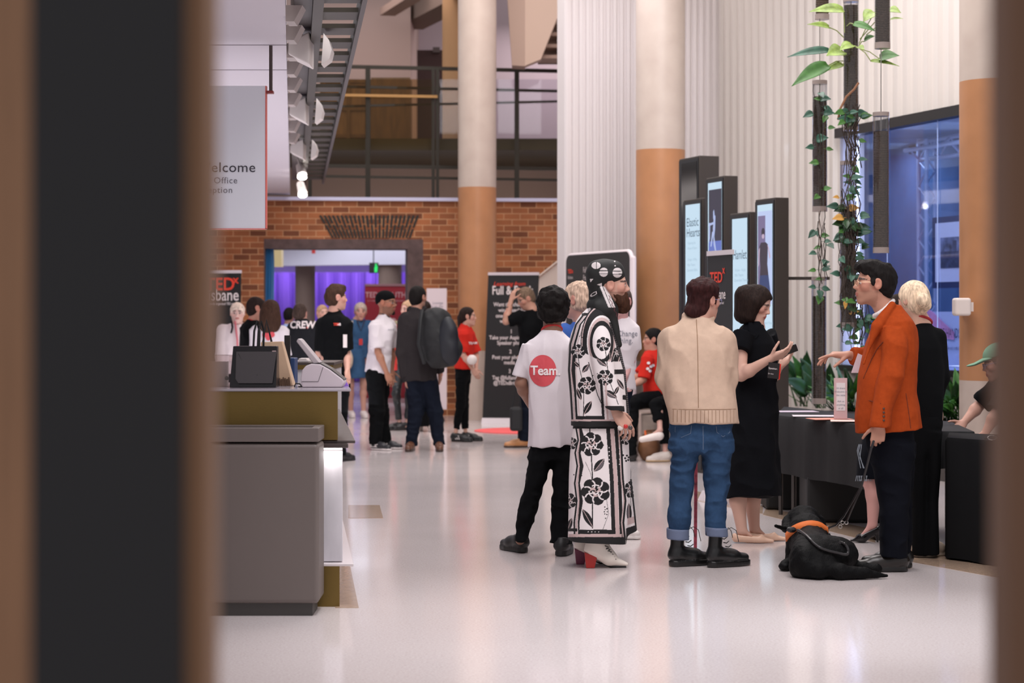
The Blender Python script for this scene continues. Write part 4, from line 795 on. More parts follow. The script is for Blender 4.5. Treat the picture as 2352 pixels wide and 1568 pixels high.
# the printed cloth: motifs drawn as flat shapes in the cloth's own pattern plane
INK, PAPER, MAUVE, GREY = S(19, 18, 20), S(224, 216, 216), S(192, 168, 166), S(96, 88, 92)
class Print:
    def __init__(s, co):
        s.u = CX+F*co[:, 0]/co[:, 1]; s.v = HY+(HC-co[:, 2])*F/co[:, 1]; s.c = np.tile(PAPER, (len(co), 1))
    def put(s, m, col): s.c[m] = col
    def line(s, pts, w, col=INK):
        for (a, b), (c, d) in zip(pts[:-1], pts[1:]):
            L = math.hypot(c-a, d-b)**2+1e-9; t = np.clip(((s.u-a)*(c-a)+(s.v-b)*(d-b))/L, 0, 1); s.put(np.hypot(s.u-a-t*(c-a), s.v-b-t*(d-b)) < w/2, col)
    def curve(s, pts, off, w, col):                  # vertical band: x as a function of y
        p = np.array(sorted((b, a) for a, b in pts)); x = np.interp(s.v, p[:, 0], p[:, 1]); w_ = np.interp(s.v, p[:, 0], w) if hasattr(w, '__len__') else w
        s.put((np.abs(s.u-x-off) < w_/2) & (s.v > p[0, 0]) & (s.v < p[-1, 0]), col)
    def rose(s, cx, cy, R, a0=.3, sx=1.0):
        u = (s.u-cx)/R/sx; v = (s.v-cy)/R; P = [(.62*math.cos(a0+k*math.pi*2/7), .62*math.sin(a0+k*math.pi*2/7)) for k in range(7)]; D = [np.hypot(u-a, v-b) for a, b in P]
        m = np.hypot(u, v) < .62
        for d in D: m |= d < .42
        s.put(m, INK)
        for i, d in enumerate(D):
            n1 = D[(i+1) % 7] < .42; s.put(m & (np.abs(d-.36) < .05) & n1, PAPER)
        r = np.hypot(u, v); th = np.arctan2(v, u); s.put((r < .40) & (np.sin(th*3+r*9) > .25), MAUVE); s.put((np.abs(r-.46) < .045) & (np.sin(th*3) > -.2), PAPER); s.put((np.abs(r-.2) < .05) & (th > 0), PAPER)
    def leaf(s, cx, cy, L, w, ang, col=INK):
        c, n = math.cos(ang), math.sin(ang); a = (s.u-cx)*c+(s.v-cy)*n; b = -(s.u-cx)*n+(s.v-cy)*c; t = np.clip(a/L, -1, 1); h = w*(1-t*t); m = np.abs(b) < h
        s.put(m, INK); s.put((np.abs(b) < h-1.3) & (b > .5), col); s.put((np.abs(b) < .6) & m, MAUVE)
    def dots(s, pts, r, col=INK):
        for a, b in pts: s.put(np.hypot(s.u-a, s.v-b) < r, col)
def skirtcol(co):
    p = Print(co); u, v = p.u, p.v
    p.rose(1312, 1018, 14, .2); p.rose(1306, 1150, 18, .7); p.leaf(1308, 1205, 17, 6, 1.9)
    st = [(1327, 976), (1333, 1010), (1326, 1040), (1331, 1070), (1325, 1110), (1330, 1150), (1324, 1200), (1325, 1236)]
    p.curve(st, -5, 4, INK); p.curve(st, 0, 4, MAUVE); p.curve(st, 5, [5, 11, 5, 9, 4, 8, 4, 4], INK)
    for o, w, c in ((0, 9, INK), (9, 9, MAUVE), (18, 8, INK)): p.curve([(1396, 975), (1405, 1100), (1410, 1240)], o, w, c)
    st = [(1421, 985), (1424, 1040), (1427, 1100), (1433, 1150), (1428, 1200), (1432, 1240)]; p.curve(st, 3, 6, INK); p.curve(st, 0, 3, MAUVE)
    p.dots([(1399+i*.1, 1028+9*i) for i in range(5)], 1.3, PAPER); p.dots([(1423, 1030+12*i) for i in range(4)], 1.2, PAPER)
    p.line([(1354, 975), (1356, 1010)], 2.4); p.line([(1358, 1040), (1361, 1100), (1361, 1212)], 2.6)
    p.rose(1358, 1020, 27, .1); p.leaf(1376, 1068, 19, 9, -.9, GREY); p.rose(1368, 1128, 31, .4, 1.05); p.leaf(1350, 1190, 25, 8, 1.05, INK)
    p.line([(1344, 1060), (1356, 1085), (1360, 1105)], .9); p.line([(1393, 1145), (1398, 1180), (1385, 1215)], .9); p.dots([(1336, 1092), (1318, 1090), (1386, 1022), (1391, 1190), (1389, 1164), (1390, 1170), (1394, 1168), (1388, 1175), (1395, 1175), (1389, 1180), (1394, 1181)], 1.5)
    p.rose(1437, 1008, 13, .5); p.dots([(1431, 1045), (1436, 1052), (1440, 1046), (1443, 1056), (1438, 1058), (1444, 1050)], 2.4); p.rose(1448, 1124, 19, .2, .7); p.leaf(1445, 1178, 24, 6, 1.55, GREY); p.line([(1449, 1060), (1449, 1200)], 1.2)
    p.put((v > 1216) & (v < 1226) & (u > 1329) & (u < 1412), INK); p.put((v > 1226) & (v < 1234) & (u > 1306) & (u < 1428), MAUVE); p.put((v > 1233) & (u < 1437), INK); p.put((v > 1213) & (v < 1220) & (u < 1326), INK)
    p.put((u > 1438) & (v > 1205-(u-1438)*.35+8), INK); p.put((u > 1441) & (v > 1190-(u-1441)*.3) & (v < 1199-(u-1438)*.35+8), MAUVE); p.curve([(1449, 1100), (1462, 1222)], 0, 4, INK); p.dots([(1351+8*i, 1221) for i in range(4)], 1.2, PAPER)
    p.put(v < 984, INK); return p.c
P.cloth('skirt', [P.lo([(1241, 1304, 1438, .20), (1200, 1305, 1446, .195), (1150, 1306, 1447, .185), (1100, 1308, 1446, .175), (1050, 1311, 1445, .165), (1000, 1314, 1444, .155), (965, 1318, 1440, .14)], n=2.7, tilt=(-.05, 0)), P.lo([(1226, 1400, 1464, .10, .02), (1150, 1400, 1457, .10, .02), (1060, 1400, 1446, .09, .02)], n=2.0, tilt=(.25, 0))], M('rose_print_cloth', (220, 214, 214), .85, attr=True, bump=.1, bs=150), ((.006, 9, 9, 3),), .0023, skirtcol)
def coatcol(co):
    p = Print(co); u, v = p.u, p.v; arm = co[:, 1] < P.D-.182
    bk = [(1343, 718), (1322, 745), (1309, 790), (1306, 850), (1310, 900), (1314, 968)]
    p.curve(bk, 1, 5, INK); p.curve(bk, 6, 3, MAUVE); p.curve(bk, 11, [4, 4, 5, 9, 5, 5], INK); p.curve(bk, 17, 1.5, MAUVE)
    m = (v < 770-(u-1336)*.55) & (u > 1328+(v-720)*.0) & (u > np.interp(v, [718, 745, 790], [1350, 1340, 1326])); p.put(m & (np.sin(u*2.2)*np.sin(v*2.2) > -.2), GREY*1.6)
    p.put((np.abs(v-(722-(u-1340)*.05)) < 3) & (u > 1336) & (u < 1362), INK); p.curve([(1358, 705), (1364, 722), (1372, 745)], 0, 6, INK)
    r = np.hypot((u-1382)/34., (v-786)/62.); a = v < 830
    for r0, r1, c in ((.62, .80, INK), (.80, .92, MAUVE), (.92, 1.0, PAPER), (1.0, 1.30, INK), (1.30, 1.36, MAUVE), (1.36, 1.42, INK)): p.put((r > r0) & (r < r1) & a & (v < 800+(u-1382)*.5+30), c)
    p.line([(1352, 832), (1362, 870), (1372, 905), (1385, 935)], 2); p.line([(1413, 800), (1405, 830)], 3)
    p.rose(1328, 807, 16, .3); p.line([(1328, 820), (1332, 850), (1337, 870)], 1.5); p.leaf(1345, 846, 12, 6, -.9, GREY); p.leaf(1325, 837, 9, 4, .8)
    p.rose(1348, 885, 20, .5); p.line([(1341, 900), (1340, 960)], 1.6); p.leaf(1330, 905, 15, 5, 1.2); p.leaf(1350, 936, 18, 7, -1.05)
    p.rose(1386, 790, 16, .1); p.line([(1391, 806), (1396, 850)], 1.6); p.leaf(1382, 832, 15, 6, .65, GREY); p.rose(1390, 867, 18, .6); p.line([(1402, 880), (1414, 912), (1420, 928)], 1.6); p.leaf(1403, 905, 17, 7, .55, GREY); p.leaf(1425, 882, 15, 5, 1.0, GREY); p.leaf(1416, 897, 12, 4, -1.1)
    p.rose(1417, 810, 11, .2, .8); p.leaf(1401, 818, 9, 3.5, 1.5)
    p.put((v > 848) & (v < 859) & (u > 1411), INK); p.put((v > 907) & (v < 918) & (u > 1430), INK)
    if True:
        na = ~arm; p.put(na & (v > 955) & (v < 963) & (u > 1322) & (u < 1385), INK); p.curve([(1381, 880), (1386, 963)], 0, 6, INK); p.curve([(1391, 880), (1396, 965)], 0, 4, MAUVE); p.put((v > 963) & (v < 968), MAUVE); p.put(v > 967, INK)
    ed = [(1404, 740), (1420, 790), (1437, 850), (1442, 900), (1446, 975)]; p.curve(ed, -2, 7, INK); p.dots([(1331, 772), (1337, 775), (1345, 778), (1362, 862), (1372, 858)], 1.2)
    q = np.interp(v, [740, 790, 850, 900, 975], [1404, 1420, 1437, 1442, 1446]); p.put((u > q-4) & (np.sin(v*1.3) > .3), GREY)
    p.put((v > 928+(u-1400)*-.25+2) & arm & (v > 932), INK); return p.c
ct = [P.lo([(976, 1312, 1447, .17), (950, 1311, 1446, .172), (900, 1307, 1442, .172), (850, 1303, 1437, .175), (800, 1305, 1424, .18), (765, 1312, 1412, .18), (740, 1322, 1404, .165), (722, 1334, 1398, .13), (706, 1350, 1392, .09)], n=2.3)]
for q in (-1, 1):
    sl = [P.lo([(938, 1391, 1433, .055, q*.205), (900, 1374, 1426, .062, q*.20), (860, 1362, 1417, .068, q*.195), (820, 1355, 1411, .072, q*.18), (780, 1352, 1407, .072, q*.16), (750, 1356, 1400, .06, q*.14)], n=2.1, k=.012, tilt=(-.12, 0))]; ct += sl
ct.append(ell(P.w(1384, 708, 0), (.07, .07, .05), op='sub', k=.01))
P.cloth('coat', ct, M('rose_print_cloth'), ((.006, 9, 9, 5), (.003, 24, 24, 12)), .0023, coatcol)
for n, rgb, dx, dd, dy in (('L', (110, 42, 70), 1337, .09, 1295), ('R', (168, 40, 34), 1360, -.09, 1303)):
    D_ = P.D+dd; z0 = 0; cx = X(dx, D_); g = V3(cx, D_, 0); q = lambda a, z, b=0: g+V3(a, b, z)
    pr = [cone(q(.005, .10), q(.02, .20), .045, .052, k=.03, cap=True), cone(q(.0, .105), q(.10, .055), .040, .038, k=.03), cone(q(.10, .050), q(.20, .022), .037, .012, k=.02, flat=(V3(0, 0, 1), 1.1)), cone(q(.10, .07), q(.03, .17), .035, .045, k=.03), plane((0, 0, .006), (0, 0, -1))]
    P.cloth('boot', pr, M('white_leather', (226, 216, 206), .35), None, .0035)
    mb = MB(); a = [q(-.045, .092, -.032), q(.03, .075, -.030), q(.03, .075, .030), q(-.045, .092, .032)]; b = [q(-.036, 0, -.027), q(.014, 0, -.025), q(.014, 0, .025), q(-.036, 0, .027)]
    mb.hexa(b+a); o = mb.build('boot_heel', M('heel_'+n, rgb, .4), P.root, bevel=.004); o['label'] = 'tall coloured boot heel'
    mb = MB(); mb.tube([q(.03, .07), q(.075, .018), q(.11, .004), q(.20, .006)], .006, 6); mb.build('boot_sole', M('black_rubber', (18, 17, 18), .5), P.root)
    if n == 'R':
        mb = MB()
        for i in range(6):
            t = i/6; c0 = q(.085+.05*t, .125-.085*t, -.036+.012*t); mb.tube([c0+V3(-.012, -.004, .008), c0+V3(.012, -.004, .0), c0+V3(-.006, -.003, -.012)], .0028, 5)
        mb.build('boot_lacing', M('black_rubber'), P.lastobj)
wR = P.J['wrR']
for i, (px, py, rgb, r) in enumerate(((1425, 982, (214, 204, 198), .017), (1437, 979, (190, 40, 40), .013), (1448, 982, (70, 62, 60), .013), (1410, 943, (170, 40, 48), .012))):
    mb = MB(); c = P.w(px, py, -.215 if i < 3 else -.20); mb.ball(c, (r, r*.6, r)); mb.build('ring' if i < 3 else 'bracelet', M('jewel_%d' % i, rgb, .3), P.root, smooth=True)

# 3 - cream jacket, from behind
P = Person('person seen from behind in a cream canvas jacket, rolled blue jeans and black lace-up boots', 11.73, 1606, 642, 18, .0055, skin=(214, 160, 138))
P.set(neck=(1604, 738, 0), shL=(1545, 775, 0), shR=(1662, 778, 0), elL=(1532, 865, 0), wrL=(1570, 905, .2), elR=(1678, 870, .02), wrR=(1650, 905, .22), hip=(1612, 950, 0), hiL=(1576, 985, 0), hiR=(1645, 985, 0), knL=(1566, 1110, 0), knR=(1646, 1110, 0), anL=(1556, 1240, .0), anR=(1646, 1240, -.04))
P.head((1618, 690, .02), yaw=52, pitch=-3, h=.222, nr=.05, lip=(160, 90, 85)); P.body(.6, .7, .75); H = P.hd
P.hair(H.cap(.055, True, -.40, ((.02, .46, -.14), (.44, .36, .40)))+[ell(P.w(1592, 712, -.02), (.055, .06, .045), k=.03), ell(P.w(1612, 662, .0), (.10, .10, .06), k=.03), H.K((.33, .10, .02), (.30, .14, -.13), .035, .02, k=.01)], h_plum, wr=((.008, 24, 24, 20), (.005, 60, 60, 40)))
glasses(P, H, (150, 150, 190), .3)
jk = [P.lo([(971, 1537, 1697, .165), (940, 1533, 1694, .17), (900, 1524, 1687, .165), (850, 1520, 1680, .16), (800, 1521, 1680, .145), (775, 1524, 1676, .12), (758, 1536, 1664, .10), (743, 1558, 1646, .08), (728, 1573, 1634, .06)], n=2.35)]
jk += chain([P.w(1543, 780, 0), P.w(1532, 868, .02), P.w(1562, 912, .17)], [.075, .070, .05], k=.03)+chain([P.w(1664, 782, 0), P.w(1671, 868, .02), P.w(1655, 905, .17)], [.072, .066, .05], k=.03)
jk += [cone(P.w(1578, 727, .03), P.w(1634, 730, .05), .02, .02, k=.02), cone(P.w(1578, 727, .03), P.w(1600, 735, -.055), .02, .016, k=.02), cone(P.w(1600, 735, -.055), P.w(1634, 730, .02), .016, .02, k=.02)]
P.cloth('jacket', jk, c_cream, wr=((.012, 6, 6, 4), (.009, 9, 9, 6, 'r'), (.003, 28, 28, 14))); FL = P.last
mb = MB(); zz = np.linspace(Z(733, P.D), Z(933, P.D), 40); xx = np.interp(zz, [Z(933, P.D), Z(733, P.D)], [X(1598, P.D), X(1597, P.D)]); yy = FL.front(xx, zz); mb.tube(np.stack([xx, yy-.0005, zz], 1), .0024, 5)
mb.tube([(x, FL.front(np.array([x]), np.array([Z(937+3*math.sin(x*8), P.D)]))[0]-.0005, Z(937, P.D)) for x in np.linspace(X(1538, P.D), X(1686, P.D), 30)], .0022, 5)
for i in range(17):
    px = 1543+8.6*i; z = np.linspace(Z(939, P.D), Z(967, P.D), 6); x = np.full(6, X(px, P.D)); mb.tube(np.stack([x, FL.front(x, z)-.0005, z], 1), .0016, 4)
mb.build('jacket_seam', M('seam_thread', (150, 122, 98), .9), P.lastobj)
tr = [P.lo([(1035, 1538, 1685, .125), (1000, 1537, 1688, .135), (960, 1541, 1686, .13)], n=2.3), P.lo([(1225, 1534, 1582, .078, .0), (1150, 1536, 1589, .082), (1100, 1538, 1595, .088), (1060, 1540, 1602, .10), (1030, 1540, 1609, .12), (1010, 1541, 1612, .125)], n=2.1),
      P.lo([(1220, 1622, 1668, .078, -.04), (1150, 1619, 1669, .082, -.02), (1100, 1616, 1676, .088), (1060, 1613, 1681, .10), (1030, 1609, 1685, .12), (1010, 1606, 1686, .125)], n=2.1)]
P.cloth('jeans', tr, c_denim, wr=((.009, 8, 8, 10), (.008, 10, 10, 18, 'r'), (.003, 30, 30, 30)))
FLj = P.last; mb = MB()
def onj(pts, r=.0022): x = np.array([X(a, P.D) for a, _ in pts]); z = np.array([Z(b_, P.D) for _, b_ in pts]); mb.tube(np.stack([x, FLj.front(x, z)-.0008, z], 1), r, 5)
onj([(1610, y) for y in range(975, 1030, 9)]); onj([(1549, 978), (1549, 990), (1562, 1002), (1582, 992), (1584, 974)]); onj([(1640, 976), (1642, 990), (1656, 1000), (1672, 990), (1674, 976)])
mb.build('jean_seam', M('denim_thread', (92, 108, 132), .9), P.lastobj)
for rows in ([(1238, 1531, 1583, .083, .0), (1213, 1531, 1583, .083)], [(1230, 1621, 1672, .083, -.04), (1210, 1620, 1671, .083, -.04)]): P.cloth('jean_cuff', [P.lo(rows, n=2.1, tilt=(-.05, -.05))], c_cuff, ((.003, 20, 20, 10),))
bl = []
for n, cx, dd in (('L', 1558, .0), ('R', 1645, -.04)):
    P.J['an'+n] = P.w(cx, 1265, dd); P.J['an'+n][2] = .10; P.shoe(n, (22, 23, 24), (15, 15, 15), 'boot', high=.125, th=.036, L=.29, d=(.90, .43, 0), rough=.3, W_=.047)
    d = unit(V3(.90, .43, 0)); a = P.J['an'+n]; mb = MB()
    for i in range(6):
        c0 = V3(a[0], a[1], 0)+d*(.112-.014*i)+V3(0, 0, .066+.024*i); mb.tube([c0+V3(-.02, -.028, .006), c0+V3(.0, -.005, .0), c0+V3(.018, .03, .008)], .003, 5)
    c0 = V3(a[0], a[1], 0)+d*.05+V3(0, -.02, .21)
    for k in (1, 1.7): mb.tube([c0, c0+d*.03*k+V3(0, 0, .02), c0+d*.05*k+V3(0, 0, .0), c0+d*.06*k+V3(0, 0, -.04*k)], .0022, 5)
    mb.tube([V3(a[0], a[1], .21)-d*.045, V3(a[0], a[1], .235)-d*.062, V3(a[0], a[1], .19)-d*.066], .004, 5)
    mb.build('boot_lacing', M('black_rubber'), P.lastobj)
mb = MB(); p0, p1 = W(1597, 1283, 12.08), W(1599, 985, 12.03); p0[2] = .03; mb.tube([p0, p1], .0105, 10)
cn = thing('walking_cane', 'pink patterned walking cane standing between the rolled jeans', 'cane', (p0[0], p0[1], .0)); mb.build('shaft', M('pink_pattern', (176, 74, 92), .4, var=.6, vs=18, vx=(1, 1, 1.6)), cn)
mb = MB(); mb.tube([V3(p0[0], p0[1], .0), p0+V3(0, 0, .015)], .014, 10); mb.build('ferrule', M('pink_rubber', (190, 80, 95), .6), cn)
mb = MB(); mb.tube([p1+V3(.05*math.cos(a)-.05, 0, .05*math.sin(a)) for a in np.linspace(0, math.pi*.9, 10)], .012, 8); mb.build('handle', M('black_rubber'), cn)

# 4 - black shirt dress, looking at a phone
P = Person('person with a dark bob in a black dress and beige flats looking at a phone', 13.0, 1728, 647, 100, .0055, skin=(222, 172, 150))
P.set(neck=(1737, 752, 0), shR=(1704, 778, -.11), shL=(1758, 776, .12), elR=(1702, 862, -.16), wrR=(1768, 824, -.28), elL=(1772, 868, .12), wrL=(1788, 846, -.12), hip=(1730, 950, 0), hiR=(1712, 985, -.07), hiL=(1748, 985, .07), knR=(1700, 1120, -.05), knL=(1734, 1120, .08), anR=(1704, 1218, -.06), anL=(1733, 1215, .06))
P.hands['R'] = dict(a=V3(.86, -.10, .32), n=V3(.1, .55, .8), t=V3(0, -.6, .8), s=1.0, curl=((15, 25, 15), (18, 25, 15), (20, 25, 15), (22, 25, 15)), spread=3)
P.hands['L'] = dict(a=V3(.62, -.20, .62), n=V3(-.5, -.25, .7), t=V3(-.3, .1, .9), s=1.0, curl=((10, 15, 8), (12, 15, 8), (15, 15, 8), (18, 15, 8)), spread=5)
P.head((1737, 697, -.02), yaw=112, pitch=-24, h=.222, nr=.047, jaw=.92, lids=True, brow=(60, 40, 32), lip=(170, 80, 78), blush=.09); P.body((.7, 1.0), 1.0); H = P.hd
P.hair(H.cap(.05, True, -.3, ((0, .46, -.13), (.40, .40, .43)))[:3]+[cone(P.w(1713, 680, -.02), P.w(1708, 722, -.01), .075, .062, k=.03), cone(H.p(.28, .02, .05), H.p(.27, .06, -.40), .045, .035, k=.03), cone(H.p(-.28, .02, .05), H.p(-.27, .06, -.40), .045, .035, k=.03), cone(H.p(.2, -.22, .0), H.p(.19, -.16, -.40), .05, .05, k=.03), cone(H.p(-.2, -.22, .0), H.p(-.19, -.16, -.40), .05, .05, k=.03), H.E((0, .50, -.16), (.255, .42, .40), op='sub', k=.01)], hmat('dark_bob', (36, 25, 21)), wr=((.003, 60, 60, 12),))
dr = [P.lo([(874, 1688, 1783, .125), (850, 1687, 1781, .125), (820, 1688, 1781, .128), (790, 1690, 1777, .125), (770, 1692, 1768, .11), (752, 1702, 1758, .09), (738, 1716, 1752, .065)], n=2.2),
      cone(P.w(1706, 768, -.10), P.w(1699, 806, -.15), .075, .066, k=.04, cap=True), cone(P.w(1758, 768, .10), P.w(1770, 806, .14), .075, .064, k=.03, cap=True), H.E((0, .25, -.62), (.20, .34, .26), op='sub', k=.01)]
dr += [P.lo([(1139, 1666, 1796, .21), (1100, 1667, 1794, .20), (1050, 1670, 1791, .185), (1000, 1675, 1788, .165), (950, 1680, 1785, .15), (905, 1685, 1783, .135), (870, 1688, 1782, .125)], n=2.3, k=.01)]
P.cloth('dress', dr, M('black_linen', (13, 14, 18), bump=.3, bs=260, **FAB), wr=((.014, 12, 12, 1.2), (.008, 12, 12, 8, 'r')))
mb = MB(); mb.tube([P.w(px, 872, -.135+.0*px) for px in (1700, 1730, 1760)], .003, 5)
co = [P.w(1722, 742, -.085), P.w(1737, 763, -.10), P.w(1752, 790, -.125)]; 
mb = MB(); mb.add([P.w(1719, 738, -.075), P.w(1726, 738, -.08), P.w(1743, 768, -.118), P.w(1736, 778, -.125), P.w(1719, 758, -.10)], [(0, 1, 2, 3, 4)]); mb.add([P.w(1747, 740, -.04), P.w(1755, 748, -.05), P.w(1757, 775, -.10), P.w(1749, 772, -.10)], [(0, 1, 2, 3)])
o = mb.build('collar', M('black_linen'), P.root); md = o.modifiers.new('s', 'SOLIDIFY'); md.thickness = .006
for n, px, dd in (('R', 1704, -.06), ('L', 1733, .06)):
    P.J['an'+n] = P.w(px, 1215, dd); P.J['an'+n][2] = .085; a = P.J['an'+n]; d = unit(V3(.93, -.1, 0)); g = V3(a[0], a[1], 0); q = lambda t, z: g+d*t+V3(0, 0, z)
    pr = [cone(q(-.03, .035), q(.11, .026), .036, .038, k=.02), cone(q(.10, .022), q(.19, .014), .036, .018, k=.02, flat=(V3(0, 0, 1), 1.4)), cone(q(-.01, .09), q(.09, .062), .045, .034, op='sub', k=.01), plane((0, 0, .004), (0, 0, -1))]
    P.cloth('shoe', pr, M('beige_leather', (222, 184, 160), .4), None, .004)
    mb = MB()
    for k in (-1, 1): mb.ball(q(.125, .042)+V3(d[1], -d[0], 0)*.010*k, (.011, .011, .005), 6)
    mb.build('shoe_bow', M('beige_leather'), P.lastobj, smooth=True)
ph = thing('phone', 'dark phone held up in the hand of the person with the dark bob', 'phone', W(1818, 803, 12.79)); c = W(1818, 802, 12.77); e1 = unit(V3(.9, -.1, .35)); e2 = unit(np.cross(V3(.25, .55, .8), e1)); e3 = np.cross(e1, e2)
mb = MB(); mb.prism([(-.038, -.036), (.038, -.036), (.038, .036), (-.038, .036)], e1, e2, c-e3*.004, .009); mb.build('case', M('phone_black', (20, 20, 23), .25), ph, bevel=.004)
mb = MB(); mb.prism([(-.034, -.032), (.034, -.032), (.034, .032), (-.034, .032)], e1, e2, c+e3*.0045, .002); mb.build('screen', M('phone_glass', (14, 15, 19), .06), ph)
bd = thing('name_badge', 'black name badge with white lettering hanging at the black dress', 'badge', W(1777, 850, 12.72)); mb = MB(); e1 = unit(V3(.9, -.25, -.10)); e2 = unit(V3(.08, 0, 1)); c = W(1777, 851, 12.70)
mb.prism([(-.036, -.05), (.036, -.05), (.036, .05), (-.036, .05)], e1, e2, c, .003); mb.build('card', M('badge_black', (24, 22, 24), .4), bd)
mb = MB(); mb.prism([(.0365, -.055), (.044, -.05), (.044, .05), (.0365, .045)], e1, e2, c, .003); mb.build('card_edge', c_red, bd)
mb = MB(); write(mb, 'Speaker.', .017, c-e1*.033+e2*.008, e1, e2, .005); write(mb, 'Dr Aria', .011, c-e1*.033-e2*.025, e1, e2, .005); mb.build('lettering', M('print_white'), bd)

# 5 - rust blazer, in profile facing left
P = Person('person with glasses in a rust-orange blazer and navy trousers facing left', 11.55, 2050, 595, -90, .0055, skin=(196, 138, 112))
P.set(neck=(2040, 725, 0), shL=(2052, 765, -.15), shR=(2045, 762, .15), elL=(2058, 870, -.20), wrL=(2020, 974, -.20), elR=(1990, 830, .26), wrR=(1950, 815, .20), hip=(2042, 960, 0), hiL=(2042, 1000, -.07), hiR=(2045, 1000, .07), knL=(2052, 1130, -.08), knR=(2062, 1130, .08), anL=(2055, 1265, -.08), anR=(2070, 1262, .10))
P.hands['L'] = dict(a=V3(-.12, 0, -1), n=V3(.25, .9, 0), t=V3(-1, 0, 0), s=1.05, curl=((40, 35, 20), (62, 50, 25), (72, 55, 30), (78, 55, 30)), spread=1, thumb=(20, 20))
P.hands['R'] = dict(a=V3(-.98, -.12, .05), n=V3(-.05, .15, -1), t=V3(0, -1, -.1), s=1.1, curl=((8, 10, 6), (25, 20, 10), (32, 25, 12), (38, 28, 15)), spread=7, thumb=(10, 10), tdir=(.75, .5, .5))
P.head((2008, 652, .0), yaw=-90, pitch=3, h=.245, nr=.056, brow=(22, 16, 14), lip=(165, 95, 85), stubble=(150, 108, 88)); P.body(.55, .7, .75, .8); H = P.hd
P.hair([H.E((0, -.06, .16), (.36, .46, .40), k=.02), H.E((0, .22, .40), (.27, .26, .16), k=.04), H.E((0, -.26, -.05), (.30, .24, .32), k=.04), H.E((0, .44, -.12), (.46, .38, .43), op='sub', k=.01), H.E((.40, .03, -.08), (.13, .12, .17), op='sub', k=.012), H.E((-.40, .03, -.08), (.13, .12, .17), op='sub', k=.012), H.E((0, -.05, -.62), (.5, .35, .28), op='sub', k=.02), H.K((.33, .10, .08), (.335, .09, -.03), .045, .03, k=.015), H.K((-.33, .10, .08), (-.335, .09, -.03), .045, .03, k=.015)], h_black, wr=((.007, 30, 30, 30), (.004, 70, 70, 50)))
glasses(P, H, (196, 160, 130), .6)
P.cloth('shirt', [P.lo([(800, 1995, 2060, .10), (750, 2008, 2070, .10), (735, 2013, 2066, .075)], n=2.2)]+chain([P.w(2030-21*math.cos(a), 708+17*math.cos(a)+4*math.sin(a)**2, -.068*math.sin(a)) for a in np.linspace(0, 2*math.pi, 19)], [.013]*19, k=.008), M('white_shirt', (222, 214, 212), **FAB), None)
bz = [P.lo([(985, 1970, 2115, .165, .0), (950, 1968, 2111, .17), (900, 1970, 2104, .165), (860, 1973, 2104, .165), (820, 1984, 2107, .17), (780, 1996, 2106, .18), (755, 2008, 2102, .175), (735, 2018, 2094, .15), (715, 2030, 2081, .11), (698, 2044, 2068, .08)], n=2.35, tilt=(.09, 0))]
for q in (-1, 1):
    if q < 0: bz += [P.lo([(981, 1999, 2048, .055, -.205), (940, 2004, 2052, .06, -.205), (900, 2012, 2066, .066, -.20), (860, 2019, 2078, .07, -.195), (820, 2023, 2085, .075, -.18), (780, 2022, 2084, .078, -.155), (752, 2030, 2076, .06, -.13)], n=2.1, k=.010, tilt=(-.08, 0))]
    else: bz += [cone(P.w(2045, 770, .15), P.w(1998, 826, .24), .075, .066, k=.02), cone(P.w(1998, 826, .24), P.w(1956, 818, .205), .064, .052, k=.02, cap=True)]
bz += [ell(P.w(2022, 690, 0), (.075, .075, .075), op='sub', k=.01), cone(P.w(2030, 715, 0), P.w(2008, 765, .0), .05, .035, op='sub', k=.01, flat=(V3(0, 1, 0), .8))]
for q in (-1, 1): bz += [cone(P.w(2050, 700, q*.075), P.w(2014, 750, q*.13), .026, .028, k=.012), cone(P.w(2014, 750, q*.13), P.w(1984, 835, q*.135), .028, .012, k=.012)]
P.cloth('blazer', bz, c_rust, wr=((.010, 7, 7, 4), (.008, 9, 9, 6, 'r'), (.002, 30, 30, 14))); FL = P.last
mb = MB()
for i in range(4): mb.ball(P.w(2030, 938+9*i, -.268), (.007, .004, .007), 5)
mb.build('cuff_buttons', M('button_brown', (70, 40, 26), .4), P.lastobj)
mb = MB(); z = np.linspace(Z(900, P.D), Z(980, P.D), 14); x = np.interp(z, [Z(980, P.D), Z(900, P.D)], [X(2079, P.D), X(2068, P.D)]); mb.tube(np.stack([x, FL.front(x, z)-.0005, z], 1), .0025, 5)
x, z = [np.array(v, float) for v in zip(*[(X(a, P.D), Z(b_, P.D)) for a, b_ in ((2014, 784), (2006, 800), (1994, 825), (1984, 850), (1977, 868))])]; mb.tube(np.stack([x, FL.front(x, z)-.001, z], 1), .003, 5)
x, z = [np.array(v, float) for v in zip(*[(X(a, P.D), Z(b_, P.D)) for a, b_ in ((1972, 915), (1990, 918), (2004, 922))])]; mb.tube(np.stack([x, FL.front(x, z)-.001, z], 1), .003, 5)
mb.build('vent_seam', M('seam_rust', (110, 42, 14), .9), P.lastobj)
tr = [P.lo([(1050, 1999, 2098, .135), (1010, 1990, 2100, .15), (965, 1985, 2098, .145)], n=2.2), P.lo([(1278, 2020, 2082, .085, -.06), (1200, 2020, 2086, .09, -.05), (1150, 2018, 2092, .095, -.04), (1100, 2012, 2096, .105, -.04), (1050, 2001, 2098, .12, -.03), (1020, 1996, 2099, .13, -.02)], n=2.15), P.lo([(1272, 2032, 2090, .085, .10), (1150, 2030, 2096, .09, .09), (1050, 2010, 2098, .12, .06), (1020, 2002, 2099, .12, .04)], n=2.15)]
P.cloth('trousers', tr, c_navy, wr=((.009, 8, 8, 8), (.007, 10, 10, 14, 'r')))
